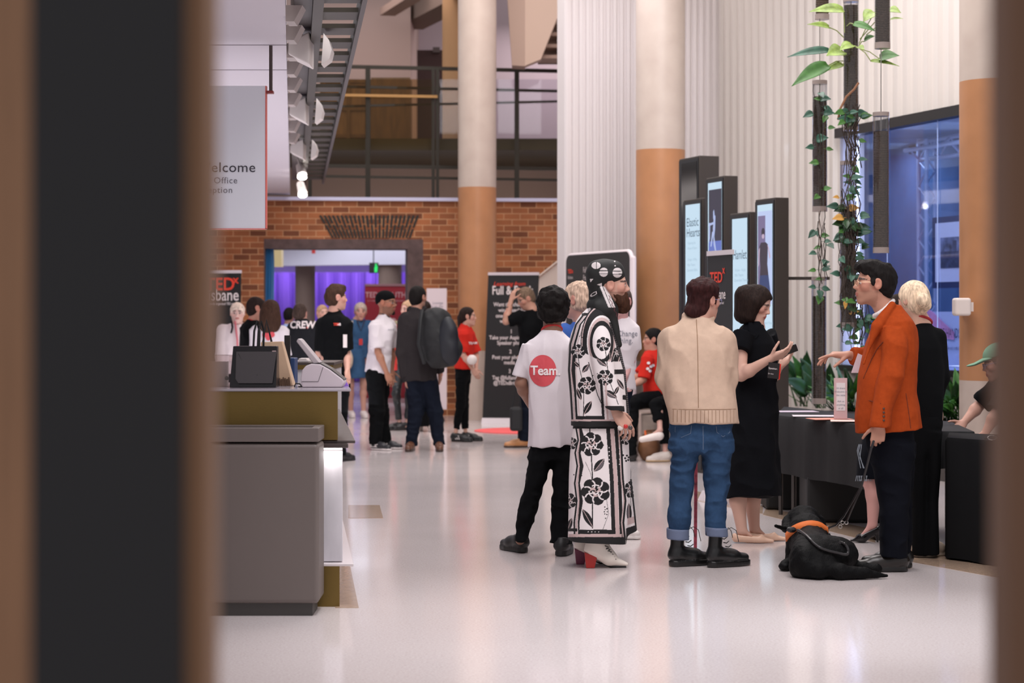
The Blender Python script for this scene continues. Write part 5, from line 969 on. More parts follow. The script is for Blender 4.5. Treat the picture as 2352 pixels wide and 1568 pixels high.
P.J['anL'] = P.w(2060, 1265, -.06); P.J['anR'] = P.w(2072, 1262, .10); P.J['anL'][2] = P.J['anR'][2] = .09
P.shoe('L', (32, 27, 24), (16, 15, 15), 'brogue', th=.028, L=.335, d=(-1, -.06, 0), rough=.32, high=.02); P.shoe('R', (24, 21, 20), (16, 15, 15), 'brogue', th=.028, L=.31, d=(-.97, .2, 0), rough=.32, high=.02)
bd = thing('paper_card', 'pale card tucked under the arm of the rust blazer', 'card', W(1968, 855, 11.72)); mb = MB(); mb.prism([(-.028, 0), (.02, 0), (.045, .10), (.012, .115)], unit(V3(.9, -.3, 0)), V3(0, 0, 1), W(1966, 856, 11.70), .004); mb.build('card', M('pale_card', (200, 178, 184), .6), bd)

# 6 - pale hair in a bun, black clothes, from behind
P = Person('person in black with a pale blond bun, seen from behind beside the rust blazer', 12.2, 2122, 643, 25, .006, skin=(224, 176, 150))
P.set(neck=(2116, 742, 0), shL=(2085, 768, 0), shR=(2150, 772, .0), elL=(2082, 860, .05), wrL=(2090, 930, .2), elR=(2160, 865, .06), wrR=(2140, 930, .22), hip=(2122, 950, 0), hiL=(2105, 990, 0), hiR=(2140, 990, 0), knL=(2108, 1120, 0), knR=(2136, 1120, 0), anL=(2108, 1255, .02), anR=(2136, 1258, -.02))
P.head((2098, 690, .02), yaw=-35, pitch=-8, h=.225, nr=.05); P.body(.6, .7, .7); H = P.hd
P.hair([H.E((0, -.04, .12), (.375, .45, .43), k=.02), H.E((0, -.20, -.13), (.31, .28, .32), k=.04), H.E((-.02, .47, -.15), (.42, .36, .42), op='sub', k=.012), ell(P.w(2120, 690, -.13), (.042, .042, .048), k=.008), ell(P.w(2128, 700, -.11), (.03, .03, .036), k=.01)], h_blond, wr=((.004, 40, 40, 18),))
P.lanyard((170, 36, 40))
P.cloth('top', [P.lo([(965, 2080, 2162, .13), (900, 2078, 2166, .135), (850, 2078, 2168, .13), (800, 2078, 2165, .125), (775, 2080, 2157, .11), (755, 2090, 2146, .085), (742, 2100, 2136, .06)], n=2.25)]+chain([P.w(2152, 776, 0), P.w(2158, 865, .03), P.w(2146, 925, .17)], [.06, .055, .045], k=.03)+chain([P.w(2086, 776, 0), P.w(2084, 865, .03), P.w(2090, 925, .17)], [.06, .055, .045], k=.03), c_black)
P.cloth('trousers', [P.lo([(1272, 2090, 2128, .10, .0), (1150, 2090, 2124, .10), (1050, 2086, 2126, .12), (980, 2082, 2164, .135), (955, 2082, 2162, .13)], n=2.1), P.lo([(1272, 2118, 2157, .10, -.03), (1150, 2120, 2154, .10), (1050, 2118, 2160, .12), (990, 2100, 2164, .13)], n=2.1)], c_black, wr=((.007, 8, 8, 6),))
for n, c in (('L', 2108), ('R', 2132)): P.J['an'+n] = P.w(c, 1255, -.02); P.J['an'+n][2] = .07; P.shoe(n, (196, 176, 158), (206, 190, 174), 'canvas', d=(-.75 if n == 'L' else .6, .6, 0), rough=.7)

# 7 - dark skirt and heels beyond the blazer
P = Person('person mostly hidden behind the rust blazer, one bare leg in a black high heel showing', 13.0, 2058, 0, -100, .007, skin=(222, 160, 150), H=1.58)
P.set(knL=(1999, 1105, -.05), anL=(2004, 1205, -.05), knR=(2040, 1105, .1), anR=(2045, 1205, .1)); P.J['toL'] = P.w(1972, 1240, -.05); P.head((2066, 714, 0), h=.215); P.body((.7, 1.0), .7); P.hair(P.hd.cap(.04), h_dark)
P.cloth('dress', [P.lo([(1098, 1969, 2060, .16), (1040, 1972, 2066, .17), (960, 1995, 2072, .15), (880, 2008, 2066, .12), (800, 2008, 2068, .13), (770, 2022, 2058, .09)], n=2.2)], c_navy, wr=((.01, 14, 14, 2),))
mb = MB()
for i in range(16):
    px = 1968+2.4*i; a = P.w(px, 1092, -.16+.004*i); mb.tube([a, a+V3(.004*((i*7) % 5-2), 0, -.035)], .002, 4)
for a, b in ((1975, 1985), (1969, 1977), (1972, 1983)):
    mb.tube([P.w(a+4, 1010+10*(a % 3), -.165), P.w(a, 1035+8*(b % 3), -.17), P.w(b, 1075, -.17)], .0025, 4)
mb.build('skirt_fringe', M('white_thread', (150, 158, 168), .9), P.lastobj)
for n, px, dd in (('L', 2008, -.05), ('R', 2045, .1)):
    g = V3(X(px, P.D+dd), P.D+dd, 0); q = lambda a, z: g+V3(a, 0, z)
    P.cloth('shoe', [cone(q(.01, .09), q(-.08, .035), .034, .036, k=.02), cone(q(-.08, .03), q(-.145, .014), .034, .012, k=.02, flat=(V3(0, 0, 1), 1.5)), cone(q(.0, .13), q(-.085, .085), .04, .036, op='sub', k=.01), cone(q(.018, .075), q(.022, .0), .018, .006, k=.01), plane((0, 0, .002), (0, 0, -1))], M('patent_black', (16, 15, 17), .15), None, .004)

# 8 - person with silver hair between, 9 - white tee beyond
P = Person('person with wavy silver hair and a blue shirt half hidden behind the rose-print coat', 13.1, 1338, 655, -40, .007, skin=(208, 150, 130))
P.set(neck=(1338, 742, 0)); P.head((1330, 690, 0), yaw=-55, h=.235); P.body(); H = P.hd
P.hair(H.cap(.06, True, -.36, ((0, .50, -.16), (.42, .36, .40))), hmat('silver_wave', (196, 168, 148)), wr=((.009, 26, 26, 34), (.004, 60, 60, 60)))
P.tee(M('blue_shirt', (60, 92, 160), **FAB), long=True); P.trousers(c_dnavy)
P.J['anL'] = P.w(1400, 1250, .1); P.J['anL'][2] = .07
for n in 'LR': P.shoe(n, (214, 206, 202), (224, 218, 214), 'trainer', d=(.9, -.3, 0) if n == 'L' else (-.5, -.6, 0))
P = Person('person in a white t-shirt with grey lettering behind the rose-print coat', 15.0, 1422, 655, 200, .007, skin=(216, 158, 154), build=.86)
P.set(neck=(1424, 735, 0), shL=(1446, 756, 0), shR=(1400, 756, 0), elL=(1452, 815, .0), wrL=(1438, 862, -.12), elR=(1394, 815, 0), wrR=(1418, 868, -.14), hip=(1414, 880, 0), hiL=(1424, 900, 0), hiR=(1404, 900, 0), knL=(1418, 1010, 0), knR=(1400, 1010, 0), anL=(1414, 1150, 0), anR=(1396, 1150, .1)); P.head((1424, 693, -.02), yaw=215, h=.235); P.body(); H = P.hd
P.hair(H.cap(.03), hmat('greying', (84, 70, 66))); P.tee(c_white, .75, .024); P.print_text(P.last, [('Change', .058, 1415, 771, dict(sx=.9)), ('thing.', .058, 1417, 787, dict(sx=.9))], M('print_grey', (140, 140, 150), .8), 'print_lettering', .006); P.trousers(c_dnavy)
for n in 'LR': P.shoe(n, (60, 56, 54))
# ---------------------------------------------------------------- reception desk and what stands on it
brass = M('brushed_brass', (122, 100, 54), .38, .75, bump=.1, bs=60, vx=(1, 1, 8)); marble = M('white_marble', (206, 202, 208), .25, var=.14, vs=4, vx=(2.2, 1, .6)); d0 = 10.1
ds = thing('reception_desk', 'brass and marble reception desk at the left with a dark stone ledge', 'desk', (-1.6, 10.1, 0))
def run(px0, px1, z0, z1, a=0.0, L=3.3, dd=0.0):                              # solid running back along the desk from its front edge
    d = d0+dd; x0, x1 = X(px0, d), X(px1, d); mb = MB(); f = lambda x, t, z: (x-.11*t, d+t, z); return mb.hexa([f(x0, 0, z0), f(x1, 0, z0), f(x1, L, z0), f(x0, L, z0), f(x0, 0, z1), f(x1, 0, z1), f(x1, L, z1), f(x0, L, z1)])
run(380, 806, 1.092, 1.104, L=1.0).build('top', M('desk_glass', (168, 160, 168), .15), ds, bevel=.002)
run(380, 776, .845, 1.092, L=.95, dd=.01).build('fascia', brass, ds, bevel=.002)
run(380, 800, .805, .828, L=3.4).build('ledge', M('dark_stone', (70, 60, 58), .3, var=.2, vs=12), ds, bevel=.004)
run(380, 816, .828, .842, L=3.4, dd=.02).build('ledge', M('dark_stone'), ds, bevel=.003)
run(380, 787, .222, .800, L=3.2, dd=.06).build('panel', marble, ds, bevel=.003)
run(380, 812, .205, .218, L=3.3, dd=.0).build('base_plate', M('pale_plate', (214, 204, 206), .25), ds, bevel=.002)
run(380, 780, .0, .205, L=3.1, dd=.0).build('plinth', brass, ds)
o = run(733, 786, .797, .803, L=.04, dd=.012).build('light_strip', emitter('led_white', (255, 246, 240), 3), ds); area('desk_led', (X(760, d0), d0+.02, .785), .12, .40, (1, .96, .93), size_y=.08)
gb = thing('waste_cabinet', 'grey box cabinet with a sunken top standing against the reception desk', 'cabinet', (X(600, 9.78), 9.9, 0)); gm = M('warm_grey_laminate', (104, 94, 90), .5, bump=.05, bs=300)
d = 9.78; mb = MB(); mb.box(X(330, d), X(717, d), d+.02, 10.05, 0, .062); mb.build('plinth', M('grey_laminate_dark', (62, 58, 56), .55), gb)
mb = MB(); mb.box(X(330, d), X(732, d), d, 10.07, .062, .848); mb.build('body', gm, gb, bevel=.02, seg=4)
mb = MB(); xa, xb = X(330, d), X(732, d); mb.box(xa, xb, d, d+.04, .856, .925); mb.box(xa, xb, 10.03, 10.07, .856, .925); mb.box(xb-.04, xb, d+.04, 10.03, .856, .925); mb.box(xa, xb-.04, d+.04, 10.03, .856, .88); mb.build('rim', gm, gb, bevel=.004)
zt = 1.105
def up(px, py, d): p = W(px, py, d); return p
# shopping bags and terminal
bg = thing('black_bag', 'glossy black carrier bag with grey print and ribbon handles on the reception desk', 'bag', (X(582, 10.35), 10.35, zt)); d = 10.3
mb = MB(); x0, x1, z1 = X(527, d), X(634, d), Z(795, d); mb.hexa([(x0, d, zt), (x1, d, zt), (x1, d+.16, zt), (x0, d+.16, zt), (x0+.012, d+.05, z1), (x1, d+.05, z1), (x1, d+.11, z1), (x0+.012, d+.11, z1)]); mb.build('bag_body', M('gloss_black', (17, 17, 20), .2), bg, bevel=.003)
mb = MB(); a = W(540, 884, d-.002); mb.prism([(X(u, d)-a[0], Z(v, d)-a[2]) for u, v in ((541, 870), (548, 880), (626, 880), (634, 806), (541, 806))], V3(1, 0, .0), unit(V3(0, .21, 1)), a+V3(0, -.004, 0), .003); mb.build('printed_panel', M('print_dark_grey', (66, 62, 64), .3), bg)
mb = MB()
for k in range(6): mb.tube([W(548+7*k*.8, 812+4*k, d+.028), W(560+6*k*.9, 835+3*k, d+.018), W(566+5*k, 872-2*k, d+.004)], .004, 5)
mb.build('print_swirls', M('gloss_black'), bg)
for px in (588, 598): 
    mb = MB(); mb.tube([W(px-6, 797, d+.06), W(px-4, 760, d+.05), W(px+2, 738, d+.06), W(px+8, 760, d+.08), W(px+7, 797, d+.09)], .006, 6); mb.build('handle', M('ribbon_black', (22, 21, 23), .6), bg)
mb = MB(); fbox(mb, 625, 634, 805, 817, d+.035, d+.037); mb.build('price_tag', M('tag_pink', (206, 180, 180), .6), bg)
bb = thing('paper_bag', 'tan paper carrier bag behind the glossy black bag on the desk', 'bag', (X(640, 10.6), 10.6, zt)); d = 10.55
mb = MB(); mb.hexa([(X(600, d), d, zt), (X(673, d), d, zt), (X(673, d), d+.14, zt), (X(600, d), d+.14, zt), (X(596, d), d+.05, Z(786, d)), (X(645, d), d+.05, Z(784, d)), (X(647, d), d+.10, Z(784, d)), (X(596, d), d+.10, Z(786, d))]); mb.build('bag_body', M('kraft_paper', (196, 166, 138), .8, bump=.3, bs=30), bb, bevel=.003)
mb = MB(); mb.tube([W(604, 786, d+.06), W(612, 735, d+.05), W(624, 786, d+.08)], .006, 6); mb.build('handle', M('ribbon_black'), bb)
mb = MB(); 
for k in range(7): mb.tube([W(640+4.6*k, 892, d-.002), W(638+4.2*k, 866+2*(k % 3), d+.002)], .004, 5)
mb.build('print_stripes', M('print_brown', (110, 84, 66), .8), bb)
b3 = thing('dark_bag', 'narrow black and blue carrier bag behind the tan paper bag', 'bag', (X(662, 10.8), 10.8, zt)); mb = MB(); fbox(mb, 650, 677, 822, 893, 10.8, 10.95); mb.v = [(x, y, max(z, zt)) for x, y, z in mb.v]; mb.build('bag_body', M('deep_blue', (34, 62, 106), .4), b3, bevel=.004); mb = MB(); fbox(mb, 653, 666, 770, 860, 10.77, 10.80); mb.build('ribbon', M('ribbon_black'), b3)
ah = thing('acrylic_box', 'clear acrylic box with pale cards at the left end of the desk top', 'holder', (X(505, 10.4), 10.4, zt)); mb = MB(); mb.box(X(470, 10.4), X(526, 10.4), 10.4, 10.6, zt, Z(816, 10.4)); mb.build('acrylic', glassy('acrylic', (236, 230, 230), .1), ah); mb = MB(); mb.box(X(480, 10.5), X(522, 10.5), 10.48, 10.55, zt, Z(830, 10.5)); mb.build('cards', M('pale_grey_card', (176, 164, 164), .6), ah); mb = MB(); mb.ball(W(521, 868, 10.47), (.012, .006, .012), 6); mb.build('clip', M('print_dark_grey'), ah)
tm_ = thing('payment_terminal', 'white payment terminal with a tilted screen at the right end of the desk top', 'terminal', (X(740, 10.4), 10.4, zt)); d = 10.3; wp_ = M('terminal_white', (206, 194, 200), .4)
mb = MB(); mb.prism([(X(a, d), max(zt, Z(b_, d))) for a, b_ in ((693, 897), (690, 870), (694, 850), (702, 840), (715, 835), (735, 836), (757, 848), (789, 872), (790, 880), (784, 897))], V3(1, 0, 0), V3(0, 0, 1), V3(0, d+.17, 0), .17); mb.build('housing', wp_, tm_, bevel=.006)
mb = MB(); mb.prism([(X(a, d), Z(b_, d)) for a, b_ in ((715, 834), (736, 834), (760, 847), (790, 871), (789, 874), (757, 851), (734, 838))], V3(1, 0, 0), V3(0, 0, 1), V3(0, d+.165, 0), .16); mb.build('paper_cover', M('terminal_dark', (48, 44, 46), .4), tm_)
mb = MB(); mb.prism([(X(a, d), Z(b_, d)) for a, b_ in ((680, 784), (684, 777), (690, 780), (734, 833), (720, 836))], V3(1, 0, 0), V3(0, 0, 1), V3(0, d+.16, 0), .15); mb.build('screen', M('terminal_screen_back', (178, 168, 172), .4), tm_, bevel=.004)
mb = MB(); mb.tube([W(693, 876, d-.001), W(731, 876, d-.001), W(742, 843, d-.001)], .0012, 4); mb.build('seam', M('terminal_dark'), tm_)
mb = MB(); mb.tube([(X(a, 10.2), 10.2+.01*i, zt+.006+h) for i, (a, h) in enumerate(((676, 0), (679, .018), (688, .015), (692, .0), (684, 0)))], .004, 6); tag(mb.build('cable_loop', M('ribbon_black')), 'small black cable loop lying between bags and terminal', 'cable')
mb = MB(); mb.prism([(X(786, 10.5), zt), (X(801, 10.5), zt), (X(792, 10.5), Z(870, 10.5))], V3(1, 0, 0), V3(0, 0, 1), V3(0, 10.52, 0), .02); tag(mb.build('purple_reflection', M('violet_reflection', (150, 110, 214), .3)), 'small violet card standing at the right end of the desk top', 'card')  # solid wedge standing in for a violet reflection on the desk top
rc = thing('rear_counter', 'pale rear counter with a brass edge behind the payment terminal', 'counter', (X(690, 13.6), 13.6, 0)); d = 13.5
mb = MB(); mb.box(X(560, d), X(764, d), d, d+.7, 0, Z(848, d)); mb.build('body', marble, rc); mb = MB(); mb.box(X(560, d), X(766, d), d-.02, d+.7, Z(848, d), Z(838, d)); mb.build('brass_edge', brass, rc); mb = MB(); mb.box(X(560, d), X(768, d), d-.02, d+.7, Z(838, d), Z(832, d)); mb.build('top', M('dark_stone'), rc)
for i, (a, b_, w) in enumerate(((682, 832, 26), (686, 829, 18))):
    mb = MB(); z = Z(832, 13.5)+.003+.011*i; mb.box(X(a, 13.6), X(a+w, 13.6), 13.6, 13.8, z, z+.010); tag(mb.build('leaflet_stack', M('paper_white', (224, 214, 212), .7)), ('lower', 'upper')[i]+' white leaflet stack on the rear counter', 'leaflets')
# ---------------------------------------------------------------- guide dog
D = 11.55; w_ = lambda px, py, dd: W(px, py, D+dd)
dg_ = thing('dog', 'black guide dog lying on the floor in an orange harness, seen from behind', 'dog', (X(1860, D), D, 0))
q = lambda px, py, dd, r, **k: ell(w_(px, py, dd), r, **k)
fl_ = lambda px, dd, z: V3(X(px, D+dd), D+dd, z)
dp = [cone(w_(1868, 1275, -.22), w_(1858, 1238, .12), .118, .112, k=.06), ell(w_(1873, 1284, -.27), (.125, .14, .115), k=.06), ell(w_(1853, 1228, .15), (.098, .12, .125), k=.06),
      cone(w_(1852, 1222, .22), w_(1846, 1196, .36), .092, .085, k=.05), ell(w_(1845, 1194, .40), (.098, .11, .083), k=.04), cone(w_(1842, 1204, .46), w_(1832, 1216, .62), .06, .042, k=.04), ell(w_(1838, 1192, .46), (.07, .07, .05), k=.03),
      cone(w_(1810, 1196, .38), w_(1806, 1212, .30), .035, .03, k=.02), cone(w_(1808, 1216, .28), w_(1783, 1208, .24), .024, .014, k=.02, flat=(unit(V3(.2, .6, .8)), 1.6)), cone(w_(1882, 1196, .38), w_(1894, 1222, .34), .034, .022, k=.02),
      cone(w_(1830, 1250, .12), fl_(1820, .10, .045), .06, .045, k=.04), cone(fl_(1822, .05, .04), fl_(1803, -.02, .032), .038, .030, k=.03), ell(fl_(1802, -.03, .028), (.032, .05, .026), k=.02), cone(w_(1884, 1250, .14), fl_(1893, .30, .05), .06, .045, k=.04),
      ell(w_(1918, 1272, -.20), (.13, .15, .10), k=.05), cone(w_(1925, 1278, -.18), w_(1952, 1297, -.10), .075, .05, k=.04), cone(w_(1948, 1300, -.12), fl_(1985, -.16, .035), .042, .030, k=.03), cone(fl_(1985, -.16, .033), fl_(2012, -.17, .030), .030, .027, k=.02), ell(fl_(2008, -.17, .028), (.045, .028, .024), k=.02),
      ell(w_(1845, 1290, -.30), (.07, .13, .10), k=.04), cone(fl_(1835, -.32, .05), fl_(1880, -.42, .045), .05, .045, k=.04), cone(w_(1888, 1300, -.36), fl_(1930, -.42, .042), .055, .042, k=.05), cone(fl_(1930, -.42, .042), fl_(1985, -.40, .034), .042, .032, k=.03), cone(fl_(1985, -.40, .034), fl_(2036, -.38, .018), .032, .010, k=.02), plane((0, 0, .004), (0, 0, -1))]
dogm = M('dog_fur', (8, 8, 9), .65, bump=.8, bs=140, vx=(1, 1, .5), spec=.12)
_, DFL = solid('body', dp, .006, dogm, dg_, ((.004, 30, 30, 30), (.002, 90, 90, 90)))
om = M('orange_webbing', (206, 104, 40), .7, bump=.2, bs=150)
mb = MB(); pts = [w_(1806, 1236, .10), w_(1816, 1221, .03), w_(1838, 1209, -.01), (w_(1862, 1204, -.01)), w_(1884, 1208, .02), w_(1902, 1222, .10)]
P3 = []; tt = np.linspace(0, 5, 31)
for t in tt: P3.append([np.interp(t, range(6), [p[k] for p in pts]) for k in range(3)])
P3 = np.array(P3); K = np.ones(5)/5; P3 = np.stack([np.convolve(np.pad(P3[:, k], 2, 'edge'), K, 'valid') for k in range(3)], 1); v = []
for p in P3: v += [p+V3(0, .012, .022), p+V3(0, -.012, -.022)]
mb.add(v, [(2*i, 2*i+1, 2*i+3, 2*i+2) for i in range(30)]); o = mb.build('harness_strap', om, dg_, smooth=True); md = o.modifiers.new('s', 'SOLIDIFY'); md.thickness = .008; md.offset = 1
hp = [w_(1830, 1216, -.03), w_(1846, 1222, -.16), w_(1862, 1244, -.26), w_(1886, 1258, -.30), w_(1915, 1265, -.30), w_(1939, 1271, -.28), w_(1941, 1262, -.22), w_(1932, 1244, -.12), w_(1914, 1231, .0), w_(1904, 1229, .06)]
hp = [V3(*[np.interp(t, range(len(hp)), [p[k] for p in hp]) for k in range(3)]) for t in np.linspace(0, len(hp)-1, 46)]
hp = np.array(hp); K7 = np.ones(7)/7; hp = np.stack([np.convolve(np.pad(hp[:, k], 3, 'edge'), K7, 'valid') for k in range(3)], 1)
hp = [V3(p[0], min(p[1], DFL.front(np.array([p[0]]), np.array([p[2]]))[0]-.020), p[2]) for p in hp]
mb = MB(); mb.tube(np.array(hp), .0085, 8); mb.build('harness_handle', M('black_leather', (30, 28, 30), .35), dg_, smooth=True)
mb = MB(); mb.tube([w_(1902, 1226, .04), w_(1910, 1245, .02), w_(1911, 1262, .05)], .012, 6); mb.build('girth_strap', M('black_leather'), dg_)
mb = MB(); mb.ball(w_(1818, 1216, -.01), (.03, .02, .018), 6); mb.build('handle_clip', M('black_leather'), dg_)
ls = thing('leash', 'black leash running from the hand by the rust blazer down to the dog', 'leash', w_(2003, 1024, -.2)); lk = M('black_leather')
mb = MB(); mb.tube([W(2007, 1012, 11.30), W(2001, 1030, 11.28), W(1990, 1075, 11.30), W(1976, 1125, 11.4), W(1960, 1160, 11.5), W(1948, 1188, 11.6), W(1944, 1198, 11.62)], .0075, 6); mb.build('strap', lk, ls, smooth=True)
mb = MB(); mb.tube([W(1976, 1120, 11.41), W(1958, 1152, 11.55), W(1938, 1186, 11.65), W(1920, 1206, 11.75), W(1901, 1213, 11.85)], .006, 6); mb.build('strap', lk, ls, smooth=True)
mb = MB(); 
for a in ((1944, 1200, 11.62), (1935, 1200, 11.65), (1930, 1209, 11.68), (1903, 1212, 11.84)): mb.tube([W(*a)+V3(.010*math.cos(t), 0, .010*math.sin(t)) for t in np.linspace(0, 2*math.pi, 9)], .003, 5, False)
mb.build('clips', M('steel'), ls)
# ---------------------------------------------------------------- tables
cl = M('black_tablecloth', (24, 25, 27), .7, bump=.1, bs=200, spec=.3)
def table(lab, corners, zb, legs, mat=None, folds=.012):
    """corners: left-near, right-near, right-far, left-far on the floor plan; zb: lower edge of the cloth"""
    c = [np.array((*p, 0.0)) for p in corners]; t = thing('table', lab, 'table', sum(c)/4); mb = MB(); zt_ = .735
    mb.hexa([p*1.0+V3(0, 0, .70) for p in c]+[p+V3(0, 0, zt_) for p in c]); mb.build('top', M('table_top', (60, 58, 58), .6), t)
    for n in legs:
        p = c[n]+(sum(c)/4-c[n])*.10; mb = MB(); mb.tube([p, p+V3(0, 0, .70)], .016, 10); mb.build('leg', M('steel_dark', (84, 80, 78), .35, .8), t)
    ctr = sum(c)/4; ring = []
    for i in range(4):
        a, b_ = c[i], c[(i+1) % 4]
        for s in np.linspace(0, 1, 24, endpoint=False): ring.append((a+(b_-a)*s, unit(V3((b_-a)[1], -(b_-a)[0], 0))))
    mb = MB(); n = len(ring); v = []; g = random.Random(len(lab))
    for k, (z, am) in enumerate(((zt_+.004, 0), (zt_-.02, .006), (.5*(zt_+zb), folds*.6), (zb, folds))):
        for i, (p, nr) in enumerate(ring): v.append(p+nr*((.004 if k == 0 else .010)+am*(1+math.sin(i*.9)*.8+math.sin(i*2.3)*.5))+V3(0, 0, z+(0 if k < 3 else .004*math.sin(i*.5))))
    fs = [(k*n+i, k*n+(i+1) % n, (k+1)*n+(i+1) % n, (k+1)*n+i) for k in range(3) for i in range(n)]+[tuple(range(n))]
    mb.add(v, fs); cc = mb.build('tablecloth', mat or cl, smooth=True); tag(cc, 'black tablecloth draped over the '+lab.split(',')[0], 'tablecloth'); return t
table('table behind the dog, short black cloth with one bare leg showing', [(X(1782, 14.75), 14.75), (X(2010, 13.25), 13.25), (X(2010, 13.25)+.25, 14.6), (X(1782, 14.75)+.25, 16.1)], .315, (0, 2, 3), M('grey_black_tablecloth', (33, 32, 33), .8, bump=.2, bs=120, spec=.25))
t_ = sum([np.array((X(1830, 14.4), 14.4))]); mb = MB(); mb.tube([(X(1830, 14.45), 14.6, 0), (X(1830, 14.45), 14.6, .70)], .018, 10); mb.build('leg', M('steel_dark'), [o for o in scene.objects if o.name.startswith('table') and o.type == 'EMPTY'][0])
table('table beside the column, cloth reaching half way down', [(X(2085, 12.75), 12.75), (X(2236, 12.65), 12.65), (X(2236, 12.65)+.12, 13.9), (X(2085, 12.75)+.1, 14.0)], .50, (0, 1, 2, 3))
table('table at the right edge, covered to the floor', [(X(2178, 12.05), 12.05), (X(2420, 11.35), 11.35), (X(2420, 11.35)+.1, 12.2), (X(2178, 12.05)+.12, 12.55)], .012, (), M('black_tablecloth_matt', (15, 16, 18), .85, spec=.2), .006)
sg2 = thing('sign_holder', 'clear stand with a small pink framed notice on the table behind the dog', 'sign', (X(1931, 14.0), 14.0, .74)); d = 14.0; zt2 = .745
mb = MB(); mb.box(X(1916, d), X(1946, d), d, d+.012, zt2, Z(868, d)); mb.build('notice', M('notice_pink', (214, 178, 178), .5), sg2); mb = MB(); mb.box(X(1921, d), X(1941, d), d-.003, d, Z(943, d), Z(879, d)); mb.build('notice_sheet', M('notice_white', (232, 220, 220), .6), sg2)
mb = MB(); mb.box(X(1914, d), X(1948, d), d-.05, d+.06, zt2, zt2+.006); mb.build('foot', glassy('acrylic'), sg2)
mb = MB()
for i, s in enumerate(('Hi there', 'Welcome to', 'the table', 'Ask us', 'anything', 'at all')): write(mb, s, .018, (X(1931, d), d-.004, Z(893+8*i+(6 if i > 2 else 0), d)), V3(1, 0, 0), V3(0, 0, 1), .0015, align='CENTER')
bpy.data.meshes; mb.build('lettering', M('print_grey'), sg2)
for i, (px, dd, w, rot, rgb, lab) in enumerate(((1830, 15.2, .30, .1, (206, 190, 206), 'pale lilac leaflet farthest left on the table behind the dog'), (1868, 14.5, .30, -.1, (220, 208, 214), 'white leaflet in the middle of the table behind the dog'), (1905, 14.05, .28, .2, (230, 150, 130), 'salmon pink leaflet below the small notice stand'), (1948, 13.75, .24, -.15, (232, 200, 190), 'pink and white leaflet nearest the rust blazer'))):
    c = V3(X(px, dd), dd, .742+.002*i); e = V3(math.cos(rot), math.sin(rot), 0); mb = MB(); mb.prism([(-w/2, -.10), (w/2, -.10), (w/2, .10), (-w/2, .10)], e, V3(-e[1], e[0], 0), c, .003); tag(mb.build('leaflet', M('leaflet_%d' % i, rgb, .6)), lab, 'leaflet')
for px, d, w, h, lab in ((1845, 15.3, .62, .36, 'black case under the left end of the table behind the dog'), (1940, 14.35, .60, .34, 'black case under the right end of the table behind the dog')):
    t = thing('equipment_case', lab, 'case', (X(px, d), d, 0)); mb = MB(); mb.box(X(px, d)-w/2, X(px, d)+w/2, d-.2, d+.2, .006, h); mb.build('case_body', M('case_black', (14, 14, 15), .6), t, bevel=.02); mb = MB(); mb.tube([(X(px, d)-.1, d, h), (X(px, d)-.08, d, h+.03), (X(px, d)+.08, d, h+.03), (X(px, d)+.1, d, h)], .01, 6); mb.build('carry_handle', M('case_black'), t)
gl = thing('reading_glasses', 'pair of glasses lying on the table at the right edge', 'glasses', (X(2290, 11.9), 11.9, .742)); mb = MB(); c = V3(X(2292, 11.75), 11.75, .755)
for k in (-1, 1): mb.tube([c+V3(.033*k+.028*math.cos(t), .01*math.sin(t), .012*math.sin(t)) for t in np.linspace(0, 2*math.pi, 13)], .003, 5, False)
mb.build('frame', M('steel'), gl); 
for k in (-1, 1): mb = MB(); mb.tube([c+V3(.06*k, 0, 0), c+V3(.055*k, .10, -.01)], .0025, 5); mb.build('temple', M('steel'), gl)
# bench, bag and rug further back
bn = thing('stone_bench', 'pale stone bench block at the foot of the middle column', 'bench', (X(1520, 20.6), 20.6, 0)); mb = MB(); mb.box(X(1474, 20.35), X(1553, 20.35), 20.35, 21.4, 0, .46); mb.build('block', M('pale_stone', (196, 176, 164), .7, var=.08, vs=20), bn, bevel=.015)
hb = thing('brown_bag', 'brown leather bag on the floor in front of the stone bench', 'bag', (X(1490, 20.2), 20.2, 0)); d = 20.2
_ = solid('bag_body', [ell((X(1491, d), d, .13), (.115, .09, .14), k=.03), ell((X(1491, d), d, .20), (.09, .07, .10), k=.03), plane((0, 0, .004), (0, 0, -1))], .008, M('tan_leather', (124, 84, 56), .55, var=.15, vs=12), hb, ((.008, 14, 14, 14),))
mb = MB(); mb.tube([V3(X(1478, d), d, .24), V3(X(1486, d), d, .31), V3(X(1506, d), d, .31), V3(X(1510, d), d, .22)], .010, 6); mb.build('handle', M('tan_leather'), hb); mb = MB(); mb.tube([V3(X(1482, d), d-.06, .26), V3(X(1481, d), d-.05, .31)], .012, 6); mb.build('orange_tab', M('orange_tab', (226, 110, 60), .5), hb)
mb = MB(); mb.lathe([(.66, 0), (.66, .008), (.64, .010)], (X(1208, 25.4), 25.4, .001), 48); tag(mb.build('round_rug', M('coral_rug', (222, 92, 92), .9, bump=.3, bs=80)), 'round coral-red rug on the floor before the black banner', 'rug')
